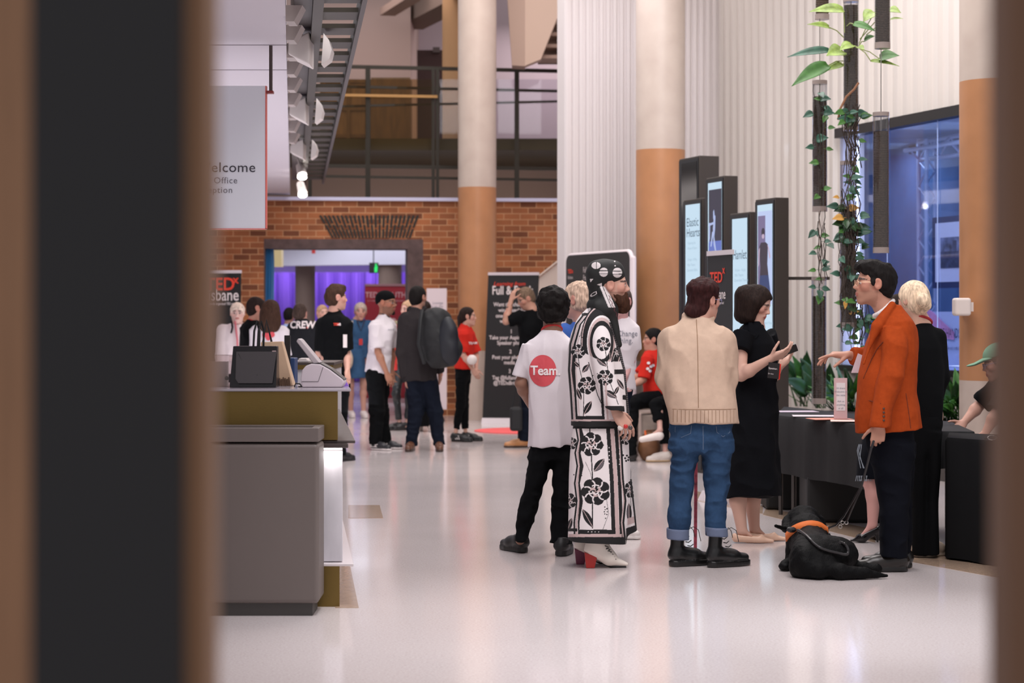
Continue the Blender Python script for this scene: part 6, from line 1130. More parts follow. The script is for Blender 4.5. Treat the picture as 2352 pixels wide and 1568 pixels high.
# ---------------------------------------------------------------- banners, screens, posters
ink_w, ink_r = M('banner_white', (226, 216, 214), .7), M('banner_red', (222, 62, 40), .7); bblk = M('banner_black', (17, 17, 19), .6)
def banner(lab, pl, pr, zb, zt, col, name='pull_up_banner', lean=(0, 0), foot=True, bar=(206, 196, 200)):
    """roll-up banner standing between two plan points; returns its thing and a writer frame"""
    pl, pr = np.array((*pl, 0.0)), np.array((*pr, 0.0)); ex = unit(pr-pl); n = V3(-ex[1], ex[0], 0); t = thing(name, lab, 'banner', (pl+pr)/2); Lw = np.linalg.norm(pr-pl)
    mb = MB(); l = ex*lean[0]; a = [pl+V3(0, 0, zb), pr+V3(0, 0, zb), pr+n*.004+V3(0, 0, zb), pl+n*.004+V3(0, 0, zb)]; b_ = [pl+l+V3(0, 0, zt), pr+l+V3(0, 0, zt), pr+l+n*.004+V3(0, 0, zt), pl+l+n*.004+V3(0, 0, zt)]; mb.hexa(a+b_); mb.build('sheet', col, t)
    mb = MB(); m = M('bar_%d' % bar[0], bar, .4); p0, p1 = pl+l+V3(0, 0, zt), pr+l+V3(0, 0, zt); mb.hexa([p0-n*.012, p1-n*.012, p1+n*.016, p0+n*.016]+[q+V3(0, 0, .038) for q in (p0-n*.012, p1-n*.012, p1+n*.016, p0+n*.016)]); mb.build('top_bar', m, t)
    if foot: mb = MB(); mb.hexa([pl-n*.09, pr-n*.09, pr+n*.09, pl+n*.09]+[q+V3(0, 0, .075) for q in (pl-n*.05, pr-n*.05, pr+n*.05, pl+n*.05)]); mb.build('foot', m, t)
    mb = MB(); mid = (pl+pr)/2+n*.03; mb.tube([mid+V3(0, 0, .06), mid+l+V3(0, 0, zt)], .012, 8); mb.build('pole', M('steel_dark'), t)
    def P(u, z): return pl+ex*u*Lw+l*(z-zb)/(zt-zb)+V3(0, 0, z)
    return t, P, ex, n, Lw
def lines(t, rows, mat, ex, P, name='lettering', lift=.004):
    mb = MB(); 
    for s, size, u, z, kw in rows: write(mb, s, size, P(u, z), ex, V3(0, 0, 1), lift, **kw)
    return mb.build(name, mat, t)
d = 27.2; k = d/F; CE = dict(align='CENTER')
t, P, ex, n, L = banner('tall black pull-up banner with red script and white lettering beside the brick wall', (X(1108, d), d), (X(1225, d-.1), d-.1), .05, Z(632, d), bblk, lean=(.08, 0))
zz = lambda py: Z(py, d)
lines(t, [('Learning from', 13*k, .11, zz(656), dict(shear=.3, bold=.004))], ink_r, ex, P)
lines(t, [('Full & Frank', 28*k, .09, zz(676), dict(bold=.014, sx=.70, spacing=1.0))]+[(s, 12.5*k, .5, zz(y), dict(bold=.012, align='CENTER', sx=.86)) for s, y in (('Want the chance to', 703), ('win a coaching', 716), ('one-hour session', 729), ('with a TEDx', 741), ('1', 765), ('Take your Aspiring Full', 779), ('Speaker photo', 791), ('2', 811), ('Post your photo to', 824), ('media.', 836), ('3', 856), ('Tag @fullandfrank', 871), ('@TEDxBrisbane', 883))], ink_w, ex, P)
d = 25.0; t, P, ex, n, L = banner('black pull-up banner with red and white lettering at the far left by the brick wall', (X(420, d), d), (X(549, d-.2), d-.2), .05, Z(628, d), bblk, lean=(.03, 0)); k = d/F
lines(t, [('TED', 40*k, .36, Z(666, d), dict(bold=.02)), ('x', 26*k, .86, Z(651, d), dict(bold=.02))], ink_r, ex, P); lines(t, [('Brisbane', 38*k, .19, Z(690, d), dict(bold=.008, sx=.82)), ('x = independently organized TED event', 8*k, .2, Z(700, d), dict(bold=.01, sx=.8))], ink_w, ex, P)
mb = MB(); o_ = P(.30, .55); mb.prism([(0, 0), (.34, 0), (.52, .38), (.42, .40), (.27, .12), (.12, .34)], ex, V3(0, 0, 1), o_+np.cross(ex, V3(0, 0, 1))*.004, .003); mb.build('red_mark', ink_r, t)
d = 33.6; t, P, ex, n, L = banner('dark red pull-up banner inside the far room behind the doorway', (X(838, d), d), (X(934, d), d), .05, Z(657, d), M('banner_crimson', (148, 30, 42), .6), bar=(150, 110, 112)); k = d/F
lines(t, [('TEDxSYDNEY'[:4]+'YOUTH', 18*k, .5, Z(683, d), dict(bold=.01, align='CENTER', sx=.9)), ('x = independently organized event', 6*k, .5, Z(692, d), CE)], M('banner_pale', (206, 160, 160), .7), ex, P)
mb = MB(); mb.ball(P(.67, Z(738, d))+V3(0, -.004, 0), (.06, .004, .06), 8); mb.build('printed_dot', M('banner_pale'), t)
xc = X(1682, 15.5); a = xc/15.5; dl = 15.5; tl = (1626-CX)/F; wl = (xc-tl*dl)/(.302+.953*tl); pl = V3(xc, dl, 0)+EYH*wl
t, P, ex, n, L = banner('black pull-up banner with red and white lettering between the people in cream and black', pl[:2], (xc, dl), .05, Z(584, dl), bblk); s = 1/(1682-1626)
lines(t, [('TED', .118, .10, Z(648, 15.7), dict(bold=.02, sx=1.15)), ('x', .09, .62, Z(628, 15.7), dict(bold=.02))], ink_r, ex, P); lines(t, [('Brisbane', .115, .10, Z(686, 15.7), dict(bold=.008, sx=.78)), ('independently organized', .028, .1, Z(698, 15.7), dict(bold=.01))], ink_w, ex, P)
sn = thing('white_board', 'plain white notice board on a stand before the brick wall, behind the backpack', 'board', (X(1003, 27.6), 27.6, 0)); d = 27.6; mb = MB(); fbox(mb, 980, 1026, 662, 940, d, d+.03); mb.build('sheet', M('board_white', (212, 198, 202), .6), sn); mb = MB(); mb.box(X(985, d), X(1021, d), d-.1, d+.14, 0, .04); mb.box(X(1000, d), X(1006, d), d+.03, d+.05, .04, Z(700, d)); mb.build('stand', M('steel_dark'), sn); mb = MB(); o_ = lambda px, py: (px, py)
for s, y in (('Lounge', 698), ('This way to the', 706), ('theatre foyer', 716)): write(mb, s, .05, W(1018, y, d), V3(1, 0, 0), V3(0, 0, 1), .004, align='RIGHT')
mb.build('lettering', M('print_grey'), sn)
# photo wall with rounded corners
pl, pr = V3(X(1300, 22.5), 22.5, 0), V3(X(1446, 20.95), 20.95, 0); ex = unit(pr-pl); L = np.linalg.norm(pr-pl); H_ = Z(577, 20.95); t = thing('photo_wall', 'dark grey photo backdrop with rounded corners and rows of small logos behind the bearded person', 'backdrop', (pl+pr)/2)
rr = .09; pts = [(0, .06), (L, .06)]+[(L-rr+rr*math.cos(a), H_-rr+rr*math.sin(a)) for a in np.linspace(0, math.pi/2, 8)]+[(rr+rr*math.cos(a), H_-rr+rr*math.sin(a)) for a in np.linspace(math.pi/2, math.pi, 8)]
mb = MB(); nn = np.cross(ex, V3(0, 0, 1)); mb.prism(pts, ex, V3(0, 0, 1), pl-nn*.05, .05); mb.build('panel', M('photo_wall_grey', (40, 37, 36), .7), t)
mb = MB(); mb.tube([pl+ex*a-nn*.028+V3(0, 0, b_) for a, b_ in pts[1:-1]+[(0, H_-rr), (0, .06)]], .026, 10); mb.build('edge_tube', M('edge_white', (226, 214, 216), .4), t, smooth=True)
mb = MB(); mb.hexa([pl+ex*a+nn*b_+V3(0, 0, .06) for a, b_ in ((L-.01, -.01), (L+.055, -.01), (L+.055, -.06), (L-.01, -.06))]+[pl+ex*a+nn*b_+V3(0, 0, H_-.05) for a, b_ in ((L-.01, -.01), (L+.055, -.01), (L+.055, -.06), (L-.01, -.06))]); mb.build('side_strip', M('edge_white'), t, bevel=.02)
for sx_ in (.15, L-.15): mb = MB(); c = pl+ex*sx_; mb.hexa([c+ex*a+nn*b_ for a, b_ in ((-.04, .22), (.04, .22), (.04, -.28), (-.04, -.28))]+[c+ex*a+nn*b_+V3(0, 0, .02) for a, b_ in ((-.04, .22), (.04, .22), (.04, -.28), (-.04, -.28))]); mb.build('foot', M('edge_white'), t)
mr_, mw = MB(), MB()
for r_ in range(4):
    for c_ in range(4):
        u = .06+.40*c_; z = H_-.20-.42*r_
        if (r_+c_) % 2 == 0 or c_ == 2 and r_ == 0: write(mr_, 'TEDx', .062, pl+ex*u+V3(0, 0, z), ex, V3(0, 0, 1), .004, bold=.03); write(mw, 'Brisbane', .052, pl+ex*u+V3(0, 0, z-.065), ex, V3(0, 0, 1), .004, bold=.02, sx=.8)
        else: write(mw, 'Full &', .085, pl+ex*(u+.02)+V3(0, 0, z), ex, V3(0, 0, 1), .004, bold=.03, sx=.8); write(mw, 'Frank', .085, pl+ex*(u+.02)+V3(0, 0, z-.085), ex, V3(0, 0, 1), .004, bold=.03, sx=.8)
mr_.build('red_lettering', ink_r, t); mw.build('white_lettering', M('logo_grey', (176, 164, 162), .7), t)
# screen towers along the ribbed wall
kd = M('tower_bronze', (62, 55, 50), .5, .2); kb = M('tower_black', (20, 21, 24), .4)
def tower(lab, pc, pl_, pr_, yt, d, screen):
    xc = X(pc, d); tl, tr = (pl_-CX)/F, (pr_-CX)/F; w = (xc-tl*d)/(.302+.953*tl); th = (tr*d-xc)/(.953-.302*tr); h = Z(yt, d); c = V3(xc, d, 0); t = thing('screen_tower', lab, 'screen', c+EYH*w/2+EXH*th/2, 'screen towers' if False else None)
    mb = MB(); a = [c+EYH*w, c, c+EXH*th, c+EYH*w+EXH*th]; mb.hexa(a+[p+V3(0, 0, h) for p in a]); mb.build('case', kd, t, bevel=.006)
    O = c+EYH*w-EXH*.004; e = -EYH; z0 = .55; b = .07*w/.4
    mb = MB(); mb.prism([(0.01, .03), (w-.01, .03), (w-.01, h-.02), (.01, h-.02)], e, V3(0, 0, 1), O, .003); mb.build('bezel', kb, t)
    O2 = O-EXH*.005; x0, x1, z1 = b*.9, w-b*.45, h-.05
    def quad(u0, u1, q0, q1): return [(x0+(x1-x0)*u0, z0+(z1-z0)*q0), (x0+(x1-x0)*u1, z0+(z1-z0)*q0), (x0+(x1-x0)*u1, z0+(z1-z0)*q1), (x0+(x1-x0)*u0, z0+(z1-z0)*q1)]
    def pic(name, polys, m, lift):
        mb = MB()
        for p in polys: mb.prism(p, e, V3(0, 0, 1), O2-EXH*lift, .001)
        return mb.build(name, m, t)
    U = lambda u, q: (x0+(x1-x0)*u, z0+(z1-z0)*q)
    screen(t, pic, quad, U, O2, e, x1-x0, z1-z0); return t
pale = emitter('screen_pale', (200, 226, 244), .85); sink = emitter('screen_ink', (62, 98, 128), .5); sgrey = emitter('screen_grey', (150, 180, 200), .9)
def txt(t, O2, e, U, rows, m, lift=.003):
    mb = MB()
    for s, size, u, q, sx in rows: p = U(u, q); write(mb, s, size, O2+e*p[0]+V3(0, 0, p[1]), e, V3(0, 0, 1), lift, sx=sx)
    mb.build('lettering', m, t)
def s_blank(t, pic, quad, U, O2, e, w, h): pic('screen', [quad(0, 1, 0, 1)], M('screen_off', (12, 12, 13), .15), .0)
def s_elastic(t, pic, quad, U, O2, e, w, h):
    pic('screen', [quad(0, 1, 0, 1)], pale, .0); txt(t, O2, e, U, [('Elastic', .118, .08, .895, 1), ('Hearts', .118, .08, .845, 1)], sink); txt(t, O2, e, U, [('Featuring the', .035, .18, .81, 1), ('House of Dance', .035, .16, .785, 1), ('30 April - 8 May', .035, .16, .73, 1), ('Main Theatre', .035, .16, .705, 1), ('Queensland Ballet', .035, .12, .68, 1)], sgrey)
def s_dance(t, pic, quad, U, O2, e, w, h):
    pic('screen', [quad(0, 1, 0, 1)], pale, .0); pic('screen_picture', [quad(.08, 1, .0, .97)], emitter('screen_indigo', (44, 40, 62), .8), .002); pic('picture_floor', [quad(.08, 1, .58, .75)], emitter('screen_blue', (92, 112, 190), .9), .003)
    f = lambda L_: [U(a, .70+(b_-.32)*.34) for a, b_ in L_]; m = emitter('screen_figure', (170, 184, 226), .9)
    pic('pictured_figures', [f([(.22, .40), (.30, .40), (.40, .52), (.46, .60), (.34, .58)]), f([(.46, .42), (.58, .32), (.66, .32), (.50, .52), (.56, .62), (.58, .78), (.48, .80), (.40, .62)]), f([(.10, .66), (.50, .68), (.52, .71), (.10, .69)]), f([(.10, .44), (.18, .50), (.20, .70), (.12, .70)]), f([(.42, .74), (.52, .80), (.48, .86), (.42, .84)])], m, .005)
def s_hamlet(t, pic, quad, U, O2, e, w, h):
    pic('screen', [quad(0, 1, 0, 1)], pale, .0); txt(t, O2, e, U, [('Hamlet', .118, .06, .80, .84)], sink); txt(t, O2, e, U, [('16 June - 16 July', .035, .2, .74, 1), ('Bille Theatre', .035, .2, .715, 1), ('Queensland Theatre', .035, .16, .69, 1), ('Book now', .035, .2, .56, 1)], sgrey)
def s_woman(t, pic, quad, U, O2, e, w, h):
    pic('screen', [quad(0, 1, 0, 1)], pale, .0); pic('screen_picture', [quad(.06, 1, .55, .97)], emitter('screen_lilac', (176, 190, 226), 1.0), .002); pic('picture_wall', [quad(.06, .55, .55, .95)], emitter('screen_mauve', (116, 104, 142), .9), .003)
    g_ = lambda q_: .587+(q_-.36)*.55; f = lambda L_: [U(a, g_(b_)) for a, b_ in L_]; hd_ = lambda cx, cy, rx, ry: [U(cx+rx*math.cos(a), g_(cy+ry*math.sin(a))) for a in np.linspace(0, 2*math.pi, 14, endpoint=False)]
    pic('pictured_figure', [f([(.16, .42), (.86, .42), (.70, .62), (.74, .78), (.60, .80), (.28, .80), (.16, .76), (.24, .60)]), hd_(.42, .885, .11, .035)], emitter('screen_plum', (58, 46, 66), .6), .005); pic('pictured_skirt', [f([(.14, .36), (.94, .36), (.78, .53), (.22, .53)])], emitter('screen_navy', (38, 62, 118), .7), .006); pic('pictured_arms', [f([(.72, .78), (.80, .76), (.92, .68), (.86, .66)]), f([(.10, .60), (.16, .62), (.22, .76), (.14, .74)]), hd_(.43, .85, .08, .02)], emitter('screen_skin', (190, 168, 190), .9), .0065)
    txt(t, O2, e, U, [('King', .09, .50, .36, 1), ('Opera House', .035, .40, .46, 1)], sgrey)
tower('tall blank screen tower standing farthest back, beside the middle column', 1606, 1560, 1652, 357, 19.6, s_blank)
tower('screen tower with a pale screen of blue lettering beside the middle column', 1613, 1570, 1620, 454, 18.6, s_elastic)
tower('tall screen tower whose dark picture shows two pale dancers', 1663, 1622, 1695, 403, 18.0, s_dance)
tower('lower screen tower with a pale screen behind the person with the dark bob', 1722, 1677, 1735, 486, 17.2, s_hamlet)
tower('screen tower nearest the hanging plants, its picture a dancer in a dark dress', 1780, 1735, 1812, 453, 16.5, s_woman)
mb = MB(); mb.box(X(1795, 16.8), X(1905, 16.8), 16.78, 16.84, Z(643, 16.9), Z(636, 16.9)); tag(mb.build('cross_bar', kd), 'thin dark horizontal bar between screen tower and hanging planters', 'bar')
# inside the display window
def Pd(px, py, o):
    tn = (px-CX)/F; s = (4.198+.315*18.6+nw[0]*o-tn*nw[1]*o)/(tn+.315); p = wp(s)+nw*o; return V3(p[0], p[1], Z(py, p[1]))
def wallquad(mb, px0, px1, py0, py1, o, th=.02):                              # rectangle parallel to the side wall, heights from its left edge
    a, c = Pd(px0, py1, o), Pd(px1, py1, o); z0, z1 = a[2], Z(py0, a[1]); a[2] = c[2] = 0; n_ = nw*th; return mb.hexa([a+V3(0, 0, z0), c+V3(0, 0, z0), c-n_+V3(0, 0, z0), a-n_+V3(0, 0, z0), a+V3(0, 0, z1), c+V3(0, 0, z1), c-n_+V3(0, 0, z1), a-n_+V3(0, 0, z1)])
fr = thing('framed_print', 'framed black and white town print hanging in the display window', 'picture', Pd(2180, 600, -.9))
mb = MB(); wallquad(mb, 2141, 2262, 500, 662, -.9, .04); mb.build('frame', M('frame_navy', (40, 52, 92), .4), fr); mb = MB(); wallquad(mb, 2148, 2256, 513, 648, -.895, .01); mb.build('mount', M('mount_white', (226, 226, 240), .7), fr)
mb = MB(); wallquad(mb, 2160, 2232, 546, 616, -.89, .008); mb.build('print', M('print_mono', (110, 116, 140), .7, var=.9, vs=9), fr); mb = MB(); wallquad(mb, 2160, 2232, 578, 616, -.888, .004); wallquad(mb, 2188, 2197, 552, 580, -.888, .004); mb.build('print_skyline', M('print_mono_dark', (66, 70, 92), .7, var=.6, vs=14), fr)
po = thing('poster', 'pale blue poster with a pink hand and dark heading in the display window', 'poster', Pd(2180, 800, -.45)); mb = MB(); wallquad(mb, 2050, 2290, 716, 856, -.5, .02); mb.build('sheet', M('poster_blue', (196, 208, 236), .7), po)
A = Pd(2050, 756, -.495); ep = unit(wp(15)-wp(20)); sc = 1/np.linalg.norm(Pd(2150, 756, -.495)-A)*100
mb = MB(); q0 = Pd(2100, 756, -.49); m_ = .0098
mb.prism([(0, 0), (.0, .10), (.10, .22), (.22, .235), (.40, .17), (.62, .06), (.80, -.02), (.80, -.10), (.5, -.08), (.2, -.12)], ep, V3(0, 0, 1), q0, .004); mb.build('pictured_hand', M('poster_pink', (216, 150, 190), .7, var=.2, vs=8), po)
mb = MB(); write(mb, 'HERITAGE HANDS', .135, Pd(2126, 774, -.49), ep, V3(0, 0, 1), .004, sx=.62); 
for i, (s, y) in enumerate((('Touch.', 783), ('A closer look at the people and crafts behind', 801), ('the building.', 809))): write(mb, s, .05, Pd(2130, y, -.49), ep, V3(0, 0, 1), .004, sx=.8)
mb.build('lettering', M('poster_ink', (44, 50, 84), .7), po)
tr_ = thing('truss', 'white aluminium lattice truss standing in the display window', 'truss', Pd(2128, 850, -1.2)); tmm = M('truss_white', (206, 214, 236), .35, .3)
mb = MB()
for px, o in ((2110, -1.25), (2128, -1.05), (2148, -1.25)):
    a = Pd(px, 330, o); mb.tube([V3(a[0], a[1], .95), V3(a[0], a[1], a[2]+.05)], .024, 8)
mb.build('upright_chords', tmm, tr_); mb = MB()
for i in range(15):
    z0, z1 = 1.0+.145*i, 1.0+.145*(i+1); a, c, e_ = Pd(2110, 330, -1.25), Pd(2128, 330, -1.05), Pd(2148, 330, -1.25)
    for p, q_ in ((a, c), (c, e_)): p, q_ = (p, q_) if i % 2 else (q_, p); mb.tube([V3(p[0], p[1], z0), V3(q_[0], q_[1], z1)], .011, 6)
mb.build('upright_lattice', tmm, tr_); mb = MB(); B0 = Pd(2112, 326, -1.2); zb0 = B0[2]
for dz, o in ((0, 0), (-.2, 0), (-.1, .18)): p = B0+nw*o+V3(0, 0, dz); mb.tube([p, p+ew*3.2], .024, 8)
mb.build('top_chords', tmm, tr_); mb = MB()
for i in range(14): p = B0+ew*.22*i+V3(0, 0, 0 if i % 2 else -.2); q_ = B0+ew*.22*(i+1)+V3(0, 0, -.2 if i % 2 else 0); mb.tube([p, q_], .011, 6); mb.tube([p, B0+ew*.22*(i+.5)+nw*.18+V3(0, 0, -.1)], .011, 6)
mb.build('top_lattice', tmm, tr_)
vg = thing('vent', 'dark slatted air vent high on the back of the display', 'vent', Pd(2100, 340, -1.55)); 
for i in range(4): mb = MB(); wallquad(mb, 2087, 2112, 329+7*i, 333+7*i, -1.575, .03); mb.build('slat', M('vent_slate', (52, 58, 84), .6), vg)
# ---------------------------------------------------------------- hanging planters and foliage
coir = M('coir_mesh', (84, 70, 58), .9, bump=1.0, bs=55, vx=(1, 1, 2.5), var=.45, vs=70); cap_ = M('clear_cap', (176, 160, 152), .2, trans=.3); gls = glassy('planter_acrylic', (238, 238, 240), .14)
lf1 = M('leaf_variegated', (138, 162, 76), .45, var=.35, vs=22); lf2 = M('leaf_green', (64, 112, 44), .45, var=.3, vs=16); lf3 = M('leaf_teal', (52, 92, 74), .45, var=.35, vs=16); lfy = M('leaf_amber', (196, 146, 70), .5); vin = M('vine_brown', (58, 46, 38), .7); lf4 = M('leaf_deep', (36, 70, 34), .4, var=.35, vs=9)
def planter(lab, px0, px1, ytop, c0, c1, ybot, d, ycab):
    xm = X((px0+px1)/2, d); r = (px1-px0)/2*d/F; t = thing('hanging_planter', lab, 'planter', (xm, d, Z(ybot, d)))
    z = lambda y: Z(y, d)
    mb = MB(); nr_ = max(4, int((z(c0)-z(c1))/.0065)); mb.lathe([(r*.84 if i % 2 else r*.93, z(c1)+(z(c0)-z(c1))*i/nr_) for i in range(nr_+1)], (xm, d, 0), 28); mb.build('coir_core', coir, t)
    mb = MB(); mb.lathe([(r, z(ybot)), (r, z(c1))], (xm, d, 0), 24); mb.build('end_cap', cap_, t, smooth=True)
    if ytop < c0-3:
        mb = MB(); mb.lathe([(r, z(c1)), (r, z(ytop))], (xm, d, 0), 24); mb.build('acrylic_tube', gls, t, smooth=True)
        mb = MB(); mb.lathe([(r*1.02, z(ytop)-.03), (r*1.02, z(ytop))], (xm, d, 0), 24); mb.build('end_cap', cap_, t, smooth=True)
    mb = MB(); mb.tube([(xm, d, z(c0)-.05), (xm, d, max(z(ycab), z(ytop)+.02))], .004, 6); mb.build('cable', M('steel'), t)
    return t
planter('hanging planter tube cut by the top edge, left of the leafy central one', 1872, 1905, -90, -88, 33, 45, 15.6, -200)
planter('long leafy central hanging planter with big variegated leaves', 1937, 1972, -4, 13, 290, 300, 15.3, -200)
planter('hanging planter tube cut by the top edge, right of the leafy central one', 2009, 2045, -110, -105, 98, 112, 15.0, -200)
planter('slim hanging planter tube of the left row, middle height, with a clear top', 1866, 1900, 185, 222, 474, 486, 15.7, 45)
planter('hanging planter tube in front of the display window, with a clear top', 2005, 2042, 258, 302, 568, 581, 15.0, 112)
planter('lowest hanging planter tube of the left row, above the broad leaves', 1864, 1898, 636, 680, 914, 927, 15.8, 486)
planter('lower central hanging planter tube wrapped in dense vines', 1930, 1967, 370, 475, 740, 752, 15.3, 300)
def leaf_mesh(mb, b, tip, w, nrm, curl=.25, n=9):
    """a pointed heart-shaped leaf from base to tip with a midrib fold and a droop"""
    b, tip = np.array(b, float), np.array(tip, float); L = np.linalg.norm(tip-b); e = (tip-b)/L; s = unit(np.cross(e, nrm)); nn = np.cross(s, e); v = []
    for i in range(n+1):
        t = i/n; h = w*(math.sin(math.pi*min(1, t*.94+.06)**.62))*(1-t**6*.2); h = max(h, .0015) if i < n else .0012; dr = -curl*L*(t*t-t)*-1
        c = b+e*L*t+nn*(-dr*.6)
        v += [c-s*h+nn*h*.35, c-s*h*.5+nn*h*.08, c, c+s*h*.5+nn*h*.08, c+s*h+nn*h*.35]
    mb.add(v, [(i*5+j, i*5+j+1, i*5+j+6, i*5+j+5) for i in range(n) for j in range(4)])
def leaf_obj(name, mb, m, t):
    o = mb.build(name, m, t, smooth=True); o.modifiers.clear(); md = o.modifiers.new('s', 'SOLIDIFY'); md.thickness = .0015; return o
rnd = random.Random(11)
pt = thing('climbing_plant', 'climbing plant with large variegated leaves on the upper central planter', 'plant', W(1954, 150, 15.25))
for (bx_, by, tx, ty, w, st, m, dd) in ((1938, 24, 1858, 27, .045, (1940, 75), lf1, -.05), (1905, 63, 1854, 56, .028, (1938, 86), lf1, -.05), (1905, 116, 1808, 131, .033, (1936, 122), lf3, -.06), (1937, 118, 1898, 128, .06, (1938, 130), lf1, -.10), (1903, 150, 1818, 198, .055, (1937, 140), lf2, -.08), (1936, 148, 1890, 165, .028, (1938, 150), lf1, -.02), (1958, 103, 1928, 116, .04, (1956, 112), lf1, -.16), (1970, 108, 1985, 114, .025, (1956, 112), lf1, -.16), (2020, 135, 2066, 128, .05, (1975, 112), lf2, -.05), (2000, 140, 2066, 152, .02, (1975, 112), lf1, -.06), (2009, 28, 1983, 50, .05, (1973, 100), lf1, .05), (1960, 55, 2012, 72, .03, (1945, 60), lf2, -.08), (2042, 22, 2070, 30, .03, (1975, 90), lf1, .08), (1985, 95, 2010, 83, .032, (1973, 105), lf2, .03), (2045, 45, 2075, 43, .014, (1990, 80), lf1, .06)):
    mb = MB(); d = 15.25+dd; leaf_mesh(mb, W(bx_, by, d), W(tx, ty, d-.06), w*1.3, unit(V3(rnd.uniform(-.3, .3), -.75, .7))); leaf_obj('leaf', mb, m, pt); mb = MB(); a, c = W(st[0], st[1], 15.26), W(bx_, by, d); mb.tube([a, (a+c)/2+V3(0, 0, .015), c], .004, 6); mb.build('stalk', M('stalk_green', (150, 160, 96), .5), pt)
mb = MB(); mb.tube([W(px, py, 15.17) for px, py in ((1972, 190), (1962, 205), (1944, 222), (1930, 250), (1925, 275))], .009, 8); mb.build('root', M('root_tan', (150, 104, 74), .7), pt, smooth=True)
def vine(lab, cx, d, y0, y1, n_st, n_lf, spread, leafs, seed, ly=None):
    r_ = random.Random(seed); t = thing('vine', lab, 'plant', W(cx, y1, d)); mb = MB(); paths = []
    for i in range(n_st):
        x = cx+r_.uniform(-.6, .6)*spread; y = y0+r_.uniform(0, .25)*(y1-y0); P = []; e = y0+(y1-y0)*r_.uniform(.55, 1.0); dd = r_.uniform(-.13, .05); k = 0
        while y < e: P.append(W(x, y, d+dd)); y += 16; x += r_.uniform(-5, 5)*(spread/25)+(cx-x)*.06; dd = max(-.14, min(.06, dd+r_.uniform(-.02, .02)))
        if len(P) > 3: mb.tube(P, r_.uniform(.0022, .0045), 5); paths.append(P)
    mb.build('stems', vin, t, smooth=True)
    for i in range(n_lf):
        P = r_.choice(paths); p = P[r_.randrange(len(P))]
        if ly: 
            for _ in range(6):
                py = HY+(HC-p[2])*F/p[1]
                if any(a < py < b_ for a, b_ in ly): break
                P = r_.choice(paths); p = P[r_.randrange(len(P))]
        a = r_.uniform(-.5, math.pi+.5); L = r_.uniform(.05, .10); dv = V3(math.cos(a), r_.uniform(-.6, .1), -abs(math.sin(a))*r_.uniform(.2, 1)+.15); mb = MB(); b_ = p+dv*.03; leaf_mesh(mb, b_, b_+unit(dv)*L, L*r_.uniform(.28, .40), unit(V3(r_.uniform(-.4, .4), -1, r_.uniform(.2, .9))), n=6); mb.tube([p, b_], .0015, 4)
        leaf_obj('leaf', mb, r_.choice(leafs), t)
    return t
vine('tangled vine of thin dark stems hanging below the upper central planter', 1955, 15.2, 235, 470, 20, 26, 34, (lf3, lf3, lf2), 3, ((400, 470), (255, 280)))
vine('dense leafy vine wrapped around the lower central planter', 1950, 15.2, 420, 800, 26, 64, 34, (lf3, lf3, lf2, lf4, lf3, lfy), 8)
vine('thin sparse vine on the middle planter of the left row', 1882, 15.6, 190, 480, 5, 16, 22, (lf2, lf3), 5)
vine('thin leafy vine strung between the two lower planters of the left row', 1888, 15.6, 470, 690, 6, 18, 22, (lf3, lf2, lf3), 21)
vine('loose vine with small leaves trailing past the display window tube light', 1975, 15.35, 620, 860, 10, 34, 34, (lf3, lf2), 31)
def bush(lab, cx, d, z0, leaves, seed, L, wd, m, sp=(-1.0, 1.0), up_=(.35, 1.2)):
    r_ = random.Random(seed); o = V3(X(cx, d), d, z0); t = thing('leafy_plant', lab, 'plant', o)
    for i in range(leaves):
        a = r_.uniform(*sp); b = r_.uniform(*up_); l = L*r_.uniform(.65, 1.1); e = unit(V3(math.sin(a)*math.cos(b), -abs(math.cos(a))*math.cos(b)*.6*r_.choice((1, 1, -.6)), math.sin(b))); e = e-nw*2*min(0, float(np.dot(e, nw))); p = o+V3(r_.uniform(-.06, .06), r_.uniform(-.06, .06), 0); mid = p+e*l*.5; mb = MB(); mb.tube([p, mid], [.006, .004], 5); leaf_mesh(mb, mid, mid+unit(e+V3(0, 0, -.35))*l*.62, wd*r_.uniform(.8, 1.2), unit(V3(e[0]*-.3, -.8, .6)), .3, 8); leaf_obj('leaf', mb, r_.choice(m), t)
    return t
pb = thing('planting_trough', 'dark planting trough along the foot of the ribbed wall', 'planter', (2.9, 17.2, 0)); mb = MB(); A_ = [wp(20.3)+nw*.05, wp(14.6)+nw*.05, wp(14.6)+nw*.62, wp(20.3)+nw*.62]; mb.hexa([A_[3], A_[2], A_[1], A_[0]]+[p+V3(0, 0, .50) for p in (A_[3], A_[2], A_[1], A_[0])]); mb.build('trough', M('trough_grey', (70, 64, 62), .7), pb); mb = MB(); B_ = [wp(20.25)+nw*.1, wp(14.65)+nw*.1, wp(14.65)+nw*.57, wp(20.25)+nw*.57]; mb.hexa([p+V3(0, 0, .49) for p in (B_[3], B_[2], B_[1], B_[0])]+[p+V3(0, 0, .515) for p in (B_[3], B_[2], B_[1], B_[0])]); mb.build('soil', M('soil', (40, 32, 28), .95, bump=.6, bs=60), pb)
z_ = .515
